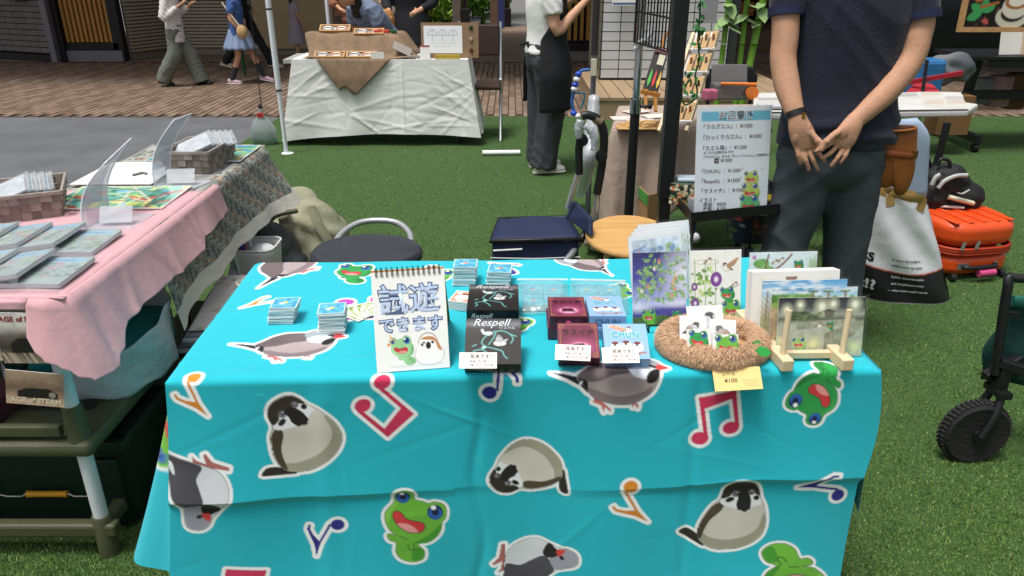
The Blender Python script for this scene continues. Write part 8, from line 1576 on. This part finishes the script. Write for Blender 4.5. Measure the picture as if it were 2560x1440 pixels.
b.ball(PY(2106, 332, 2.525), .021, 12, 8, sc=(1.1, .7, 1.3)); b.ball(PY(2132, 344, 2.53), .018, 12, 8, sc=(.8, .7, 1.6))
finger([(2123, 364), (2114, 388), (2101, 406)], .0083, .0066, [2.532, 2.522, 2.524]); finger([(2108, 370), (2094, 394), (2078, 414)], .0089, .0072, [2.53, 2.518, 2.52]); finger([(2092, 366), (2074, 384), (2055, 396)], .0088, .0072, [2.53, 2.516, 2.516]); finger([(2084, 354), (2062, 368), (2040, 378)], .0086, .007, [2.53, 2.514, 2.514])
finger([(2110, 322), (2086, 336), (2066, 354), (2054, 374)], .0128, .0088, [2.532, 2.512, 2.503, 2.503])
obj('body', remesh(b, .0039, 2, .5), m_skin, man)
m_navy = M('navy_shirt', '#11162a', .85, .12, 12, .25, 90, sheen=.15)
b = B(); b.tube([(mx + .005, MY - .012, .845), (mx + .003, MY - .012, .90), (mx + .002, MY, 1.0), (mx, MY, 1.12), (mx, MY + .01, 1.28), (mx, MY + .02, 1.38), (mx, MY + .02, 1.455), (mx, MY + .02, 1.50)], [.214, .210, .196, .186, .20, .205, .13, .075], 40, k=5, ry=[.15, .148, .135, .13, .135, .125, .095, .075], ref=(0, 1, 0))
b.tube([Vector((mx - .08, MY + .02, 1.43)), PY(1985, -112, 2.75), PY(1972, -45, 2.725), PY(1964, 36, 2.695)], [.085, .078, .066, .056], 24, k=5); b.tube([Vector((mx + .08, MY + .02, 1.43)), PY(2262, -112, 2.75), PY(2284, -40, 2.725), PY(2297, 46, 2.695)], [.085, .082, .074, .067], 24, k=5)
me = remesh(b, .008, 3); displace(me, folds(34, .004, seed=.4)); displace(me, lambda co, no: (.006 * np.sin(co[:, 2] * 95 + np.sin(co[:, 0] * 14) * 1.6) * np.exp(-((co[:, 2] - .90) / .05) ** 2) * (co[:, 1] < MY)).astype('f4')); obj('shirt', me, m_navy, man)
for (a, c_, r_) in ((PY(1964, 40, 2.694), PY(1965, 18, 2.70), .0585), (PY(2297, 50, 2.694), PY(2296, 28, 2.70), .0695)): b = B(); b.tube([a, c_], r_, 28); obj('sleeve_cuff', b, M('navy_cuff', '#1a2140', .85, .1, 20), man, sm=50)
m_trou = M('grey_trousers', '#434b50', .8, .08, 14, .2, 120)
b = B(); b.tube([(mx, MY, .94), (mx, MY - .005, .85), (mx, MY - .01, .77), (mx, MY, .70)], [.18, .19, .195, .15], 32, k=4, ry=[.12, .135, .14, .10], ref=(0, 1, 0))
for s_, x2, x1, x0 in ((-1, 1.07, 1.045, 1.03), (1, 1.255, 1.275, 1.30)): b.tube([(mx + s_ * .088, MY - .01, .84), (x2, MY - .005, .66), (x1, MY, .46), (x0, MY + .01, .22), (x0, MY, .05)], [.105, .102, .085, .076, .078], 28, k=6, ry=[.125, .112, .098, .09, .095], ref=(0, 1, 0))
me = remesh(b, .008, 3); displace(me, folds(30, .0055, seed=1.7)); obj('trousers', me, m_trou, man)
for x0 in (1.03, 1.30): b = B(); b.ball((x0, MY + .05, .035), .05, 16, 10, sc=(.9, 2.6, .8)); obj('shoe', b, m_black, man, sm=180)
b = B(); b.ball((mx, MY - .035, 1.69), .105, 24, 16, sc=(.82, .95, 1.1)); obj('hair', b, m_hair, man, sm=180)
b = B(); w_ = LA[-2].lerp(LA[-1], .62); ax_ = (LA[-1] - LA[-2]).normalized(); b.tube([w_ - ax_ * .010, w_ + ax_ * .010], .0335, 24, ry=.0285, ref=(0, 1, 0)); wt = obj('watch_strap', b, m_black, man, sm=40); b = B(); b.box(w_ + Vector((.018, -.029, .0)), (.010, .006, .018), R=Euler((0, .25, 0)).to_matrix()); obj('buckle', b, M('gold', '#b8923c', .25, metal=.9), wt)
# leather pouch
lp = thing('leather_pouch', 'tan leather tool pouch hanging at the hip', 'pouch', PY(2235, 480, 2.62)); m_lea = M('tan_leather', '#9a5a28', .55, .2, 10, .3, 25)
out_ = [(2204, 322), (2286, 318), (2293, 350), (2290, 400), (2284, 440), (2268, 478), (2250, 490), (2236, 482), (2232, 466), (2214, 470), (2190, 464), (2178, 450), (2184, 410), (2196, 360)]
sm_ = catmull([(a, c_, 0) for a, c_ in out_], 4, True); b = B(); n_ = len(sm_); cxp = (2236, 400)
def prj(p, k, Y): q = (cxp[0] + (p.x - cxp[0]) * k, cxp[1] + (p.y - cxp[1]) * k); return PY(q[0], q[1], Y)
rings = [(1.0, 2.70), (1.0, 2.665), (.97, 2.650), (.88, 2.640), (.6, 2.634), (.2, 2.632)]
for k_, y_ in rings: b.v += [tuple(prj(p, k_, y_)) for p in sm_]
b.f += [(r * n_ + i_, r * n_ + (i_ + 1) % n_, (r + 1) * n_ + (i_ + 1) % n_, (r + 1) * n_ + i_) for r in range(len(rings) - 1) for i_ in range(n_)] + [tuple((len(rings) - 1) * n_ + i_ for i_ in range(n_)), tuple(range(n_))[::-1]]
obj('bag', b, m_lea, lp, sm=180)
b = B(); e0 = PY(2241, 322, 2.655); b.tube([e0 + Vector((.067 * math.cos(a), .034 * math.sin(a), .004 * math.cos(a))) for a in [i * .314 for i in range(20)]], .0055, 8, closed=True); obj('rim', b, m_lea, lp, sm=60); b = B(); b.lathe([(.001, 0), (.064, 0), (.064, .002), (.001, .002)], c=e0 + Vector((0, 0, .004)), n=24, sy=.5); obj('opening', b, M('dark_lining', '#2a1810', .9), lp)
b = B(); b.tube([PY(2196, 382, 2.645), PY(2215, 384, 2.617), PY(2245, 388, 2.612), PY(2282, 392, 2.63)], .012, 8, k=4, ry=.004, ref=(0, 1, 0)); sp_ = obj('strap', b, M('dark_leather', '#7d431c', .5, .15, 20), lp, sm=60); b = B(); b.box(PY(2288, 386, 2.628), (.018, .012, .03)); obj('buckle', b, M('brass_dark', '#6b4a26', .4, metal=.5), sp_, bev=.004)
b = B(); b.tube([PY(2232, 400, 2.615), PY(2232, 440, 2.617), PY(2228, 462, 2.625)], .0022, 6); obj('seam', b, M('dark_leather', '#7d431c', .5), lp)
# --- passers-by and vendors
def person(loc, rz, H, label, skin, hair, top, bottom, feet, hands, shoes, sleeve=1.0, skirt=None, hairlen=.12, bend=0.0, wide=.085, top_len=.0, dress=None, seated=False, group='people in the passage'):
    """local: facing +x, left is +y, metres for a 1.70 m figure, scaled to H"""
    t = thing('person', label, 'person', loc, rz, group=group); k = H / 1.7; t.scale = (k, k, k)
    hz = .92; c0, s0 = math.cos(bend), math.sin(bend); up = lambda h, f=0.0: Vector((s0 * (h - hz) + c0 * f, 0, hz + c0 * (h - hz) - s0 * f))
    b = B(); tor = [up(.86), up(1.0), up(1.2), up(1.36), up(1.43)]; b.tube(tor, [.155, .14, .165, .165, .07], 18, k=3, ry=[.105, .095, .11, .09, .06], ref=(1, 0, 0))
    b.tube([up(1.40), up(1.50, .02)], .05, 12); hc = up(1.59, .035); b.ball(hc, .1, 18, 14, sc=(.92, .76, 1.15)); b.ball(hc + Vector((.095, 0, -.01)), .016, 8, 6); 
    for s_ in (-1, 1): b.ball(hc + Vector((0, s_ * .076, -.005)), .022, 8, 6, sc=(.8, .4, 1.2))
    arms = {}
    for s_, (elx, ely, elz, hx, hy, hzz) in zip((1, -1), hands):
        sh = up(1.37) + Vector((0, s_ * .17, 0)); el = Vector((elx, s_ * ely, elz)); ha = Vector((hx, s_ * hy, hzz)); arms[s_] = (sh, el, ha); b.tube([sh, sh.lerp(el, .5), el, el.lerp(ha, .5), ha], [.05, .045, .04, .035, .025], 12, k=3)
        d = (ha - el).normalized(); b.tube([ha, ha + d * .09], [.028, .036], 10, ry=[.018, .016]); side = d.cross(Vector((0, s_, .2))).normalized()
        for f_ in range(4): o_ = ha + d * .085 + side * (.021 - .014 * f_); b.tube([o_, o_ + d * .035, o_ + d * (.06 if f_ in (1, 2) else .05) + Vector((0, -s_ * .012, 0))], [.0085, .008, .0065], 6)
        b.tube([ha + d * .02 + side * .025, ha + d * .055 + side * .045, ha + d * .08 + side * .045], [.011, .009, .007], 6)
    legs = {}
    for s_, (kx, kz, fx, fz) in zip((1, -1), feet):
        hpj = Vector((0, s_ * .09, .88)); kn = Vector((kx, s_ * .10, kz)); an = Vector((fx, s_ * .10, fz + .07)); legs[s_] = (hpj, kn, an); b.tube([hpj, hpj.lerp(kn, .5), kn, kn.lerp(an, .4), an], [.088, .075, .055, .052, .036], 14, k=3)
    obj('body', remesh(b, .015, 2), skin, t, w=False)
    b = B(); tl = [up(.80 - top_len), up(.9), up(1.05), up(1.22), up(1.37), up(1.445)]; b.tube(tl, [.185, .18, .168, .185, .18, .08], 22, k=3, ry=[.135, .13, .118, .13, .105, .07], ref=(1, 0, 0))
    for s_ in (1, -1):
        sh, el, ha = arms[s_]; q = [sh + Vector((0, -s_ * .03, .02)), sh.lerp(el, .6), el]; rr = [.075, .068, .06]
        if sleeve > .55: q += [el.lerp(ha, .85)]; rr += [.045]
        elif sleeve < .5: q = [sh + Vector((0, -s_ * .03, .02)), sh.lerp(el, .3), sh.lerp(el, .62)]; rr = [.078, .072, .07]
        b.tube(q, rr, 14, k=3)
    if not dress: me = remesh(b, .013, 3); displace(me, folds(36, .006, seed=random.random() * 6)); obj('top', me, top, t, w=False)
    else:
        b.tube([up(1.0), up(.8), up(.6), up(.42)], [.17, .21, .25, .28], 22, k=3, ry=[.12, .17, .2, .23], ref=(1, 0, 0)); me = remesh(b, .014, 3); displace(me, folds(30, .008, seed=2)); obj('dress', me, dress, t, w=False)
    if skirt is not None:
        b = B(); b.grid(lambda u, v: Vector(((.15 + .13 * v + .018 * v * math.sin(u * 75)) * math.cos(u * 6.2832), (.14 + .13 * v + .018 * v * math.sin(u * 75)) * math.sin(u * 6.2832), .93 - .33 * v)), 90, 8, True); obj('skirt', b, skirt, t, w=False, sm=180, thick=.004)
    elif bottom is not None and not dress:
        b = B(); b.tube([(0, 0, .98), (0, 0, .86), (0, 0, .78)], [.165, .175, .15], 20, k=3, ry=[.12, .13, .11], ref=(1, 0, 0))
        for s_ in (1, -1): hpj, kn, an = legs[s_]; b.tube([hpj, hpj.lerp(kn, .5), kn, kn.lerp(an, .6), an + Vector((0, 0, -.025))], [.11, .1, wide + .005, wide, wide + .004], 18, k=4)
        me = remesh(b, .013, 3); displace(me, folds(40, .006, seed=random.random() * 6)); obj('trousers', me, bottom, t, w=False)
    for s_, (kx, kz, fx, fz) in zip((1, -1), feet):
        hpj, kn, an = legs[s_]; pit = math.atan2(fz, .2) if fz > .01 else 0; R_ = Euler((0, pit, 0)).to_matrix(); b = B(); o_ = an + Vector((0, 0, -.07)); b.add(*(lambda q: (q.v, q.f))(B().tube([o_ + R_ @ Vector(p) for p in ((-.075, 0, .042), (-.03, 0, .05), (.05, 0, .042), (.12, 0, .033), (.165, 0, .026))], [.032, .042, .046, .045, .028], 16, k=3, ry=[.038, .048, .042, .032, .022], ref=(0, 0, 1)))); sh_ = obj('shoe', b, shoes[0], t, w=False, sm=180)
        b = B(); b.tube([o_ + R_ @ Vector(p) for p in ((-.085, 0, .012), (0, 0, .012), (.12, 0, .012), (.172, 0, .012))], [.034, .046, .05, .03], 14, k=3, ry=.012, ref=(0, 0, 1)); obj('sole', b, shoes[1], sh_, w=False, sm=60)
        if len(shoes) > 2: b = B(); b.tube([an + Vector((0, 0, .0)), an.lerp(kn, .55)], [.046, .056], 14); obj('sock', b, shoes[2], t, w=False, sm=60)
    b = B(); b.ball(hc + Vector((-.015, 0, .03)), .11, 18, 12, sc=(.95, .84, 1.05))
    if hairlen > .15: b.tube([hc + Vector((-.04, 0, .04)), hc + Vector((-.09, 0, -.05)), hc + Vector((-.10, 0, -hairlen))], [.09, .085, .05], 14, k=4, ry=[.05, .04, .03])
    me = remesh(b, .012, 2); me2 = me; displace(me, lambda co, no: (.004 * np.sin(co[:, 1] * 190) - .0 + np.where((co[:, 0] > hc.x + .045) & (co[:, 2] < hc.z + .045), -.05, 0)).astype('f4')); obj('hair', me, hair, t, w=False)
    return t, arms, legs, hc
m_wt = M('white_cotton', '#e9e9e7', .85, .05, 12, .2, 60); m_char = M('charcoal_cloth', '#33363a', .85, .08, 12); m_shw = M('white_shoe', '#efece2', .6); m_sole = M('sole_white', '#e6e4dc', .7); m_blks = M('black_shoe', '#18181a', .5)
# apron vendor
av = P(1345, 432); t, arms, legs, hc = person((av.x + .02, av.y + .08, 0), .22, 1.60, 'person in white t-shirt and long black apron holding a phone', m_skin2, m_hair, m_wt, M('charcoal_wide', '#3a3c40', .85, .08, 12), [(.02, .48, .02, 0), (.05, .48, .0, 0)], [(.05, .21, 1.10, .30, .10, 1.30), (.05, .21, 1.06, .30, .10, 1.27)], (m_shw, m_sole), sleeve=.4, wide=.105, top_len=-.12, group='people near the stalls')
m_apr = M('black_apron', '#15161a', .8, .1, 10, .3, 20)
b = B(); b.grid(lambda u, v: (lambda a, z: Vector(((.165 + .045 * min(1, max(0, (1.0 - z) * 6))) * math.cos(a) * 1.0 + .0, (.205 + .06 * min(1, max(0, (1.0 - z) * 4))) * math.sin(a) * (.72 if z > 1.12 else 1), z)))((u - .5) * 2 * (1.95 if v < .62 else 1.9 - (v - .62) * 3.2) * 1.0, .50 + .84 * v), 40, 30); me = mesh_from(b, 'a'); displace(me, lambda co, no: np.full(len(co), .014, 'f4')); displace(me, folds(26, .0025, seed=3)); obj('apron', me, m_apr, t, w=False, sm=180, thick=.006)
b = B(); b.tube([(-.12, .05, .98), (-.16, 0, .96), (-.12, -.05, .98)], .01, 6); obj('apron_tie', b, m_apr, t, w=False)
b = B(); b.box((.40, 0, 1.36), (.012, .075, .15), R=Euler((0, .5, 0)).to_matrix()); ph = obj('phone', b, m_black, None, bev=.004); ph.location = t.location; ph.rotation_euler = t.rotation_euler; ph.scale = t.scale; tag(ph, 'dark phone held up by the apron vendor', 'phone')
# walkers
m_gp = M('sage_trousers', '#6f756c', .85, .08, 10); sw = (m_blks, m_blks)
w1 = P(460, 214); person((w1.x, w1.y, 0), 0.0, 1.30, 'person in white printed sweatshirt and wide sage trousers walking past', m_skin2, m_hair, M('white_sweat', '#dedcd8', .9, .16, 14), m_gp, [(.12, .50, .27, 0), (-.03, .48, -.28, .04)], [(-.02, .24, 1.08, .22, .2, 1.22), (-.05, .24, 1.05, .20, .16, 1.24)], sw, wide=.12, top_len=.12)
w2 = P(612, 208); t2, *_ = person((w2.x, w2.y, 0), 0.0, 1.20, 'person in blue top and pale blue skirt with dark socks and pink shoes', m_skin2, m_hair, M('blue_top', '#4a6aa8', .85, .06, 10), None, [(.16, .52, .34, .03), (-.02, .48, -.18, 0)], [(-.02, .22, 1.10, .10, .22, .88), (-.02, .22, 1.10, .12, .2, .92)], (M('pink_shoe', '#d6b3c0', .6), m_sole, M('dark_sock', '#33363c', .9)), sleeve=.4, skirt=M('pale_blue_skirt', '#8fa2c4', .85), hairlen=.3)
bg2 = thing('shoulder_bag', 'cream shoulder bag with a fluffy charm on the blue topped walker', 'bag', (w2.x + .08, w2.y - .2, .85)); b = B(); b.ball((w2.x + .12, w2.y - .2, .64), .075, 14, 10, sc=(.9, .6, 1.1)); obj('pouch', b, M('cream_plush', '#c9a878', .9, .2, 30), bg2, sm=180); b = B(); b.tube([(w2.x + .1, w2.y - .19, .70), (w2.x - .02, w2.y - .16, .86), (w2.x - .1, w2.y - .12, .97)], .012, 6); obj('strap', b, M('cream_strap', '#c8bba8', .8), bg2)
um = P(621, 200); b = B(); b.tube([Vector((um.x, um.y - .1, .05)), Vector((um.x, um.y - .1, .12)), Vector((um.x - .01, um.y - .1, .42)), Vector((um.x - .01, um.y - .1, .62))], [.006, .02, .028, .008], 10); obj('closed_umbrella', b, M('umbrella_green', '#2f6b4a', .6), sm=60, label='closed green umbrella carried by the blue topped walker', cat='umbrella')
w3 = P(622, 172); m_trk = M('black_tracksuit', '#15161a', .8, .1, 10); person((w3.x, w3.y, 0), 0.05, 1.42, 'person in black clothes and cream shoes walking behind the blue topped walker', m_skin2, m_hair, m_trk, m_trk, [(.18, .52, .40, .02), (-.06, .48, -.36, .06)], [(-.05, .24, 1.08, .15, .2, .92), (-.05, .22, 1.1, .05, .2, .86)], (M('cream_shoe', '#c2ae94', .7), m_sole), wide=.075)
w4 = P(748, 150); person((w4.x, w4.y, 0), .6, 1.02, 'small child in pale lavender dress with long dark hair', m_skin2, m_hair, None, None, [(.02, .48, .05, 0), (-.02, .48, -.05, 0)], [(.02, .22, 1.1, .08, .24, .86), (.02, .22, 1.1, .12, .24, .88)], (m_shw, m_sole), sleeve=.4, hairlen=.35, dress=M('lavender_dress', '#a59aa6', .9, .15, 25))
w5 = Vector((-1.12, 7.30, -.30)); t5, *_ = person((w5.x, w5.y, -.34), -2.3, 1.60, 'seated person with dark hair bending over behind the jewellery trays', m_skin2, m_hair, M('slate_stripe', '#6d7a92', .85, .15, 40), m_char, [(.02, .48, .02, 0), (.02, .48, .0, 0)], [(.25, .2, 1.0, .45, .12, .95), (.25, .2, 1.0, .45, .12, .93)], sw, sleeve=.4, hairlen=.22, bend=.75, group='people near the stalls')
t5.location.z = -.12
w6 = Vector((-.98, 7.85, 0)); person(w6, -1.8, 1.68, 'person in long black coat standing behind the seated vendor', m_skin2, m_hair, None, None, [(.02, .48, .02, 0), (.02, .48, .0, 0)], [(.05, .24, 1.08, .22, .16, 1.02), (.05, .24, 1.08, .2, .16, 1.0)], sw, sleeve=1, dress=M('black_coat', '#16171c', .85, .1, 10), group='people near the stalls')
b = B(); b.ball((-1.2, 7.62, .90), .1, 14, 10, sc=(.9, .6, 1.2)); obj('tan_bag', b, M('tan_bag', '#a8743c', .7, .15, 15), sm=180, label='tan shoulder bag at the side of the black coated person', cat='bag')
w7 = Vector((-1.95, 9.6, 0)); person(w7, -1.2, 1.6, 'person in orange brown patterned top further down the passage', m_skin2, m_hair, M('rust_pattern', '#8c5a40', .85, .45, 14), M('brown_trousers', '#4a3a34', .85), [(.02, .48, .02, 0), (.02, .48, .0, 0)], [(.05, .24, 1.08, .22, .16, 1.05), (.05, .24, 1.08, .2, .16, 1.0)], sw, sleeve=1)
w8 = Vector((-1.55, 9.9, 0)); person(w8, -1.9, 1.62, 'person in cream shirt beside the rust patterned top', m_skin2, m_hair, M('cream_shirt', '#b9ada0', .85), m_char, [(.02, .48, .02, 0), (.02, .48, .0, 0)], [(.05, .24, 1.08, .22, .16, 1.05), (.05, .24, 1.08, .2, .16, 1.0)], sw, sleeve=.4)
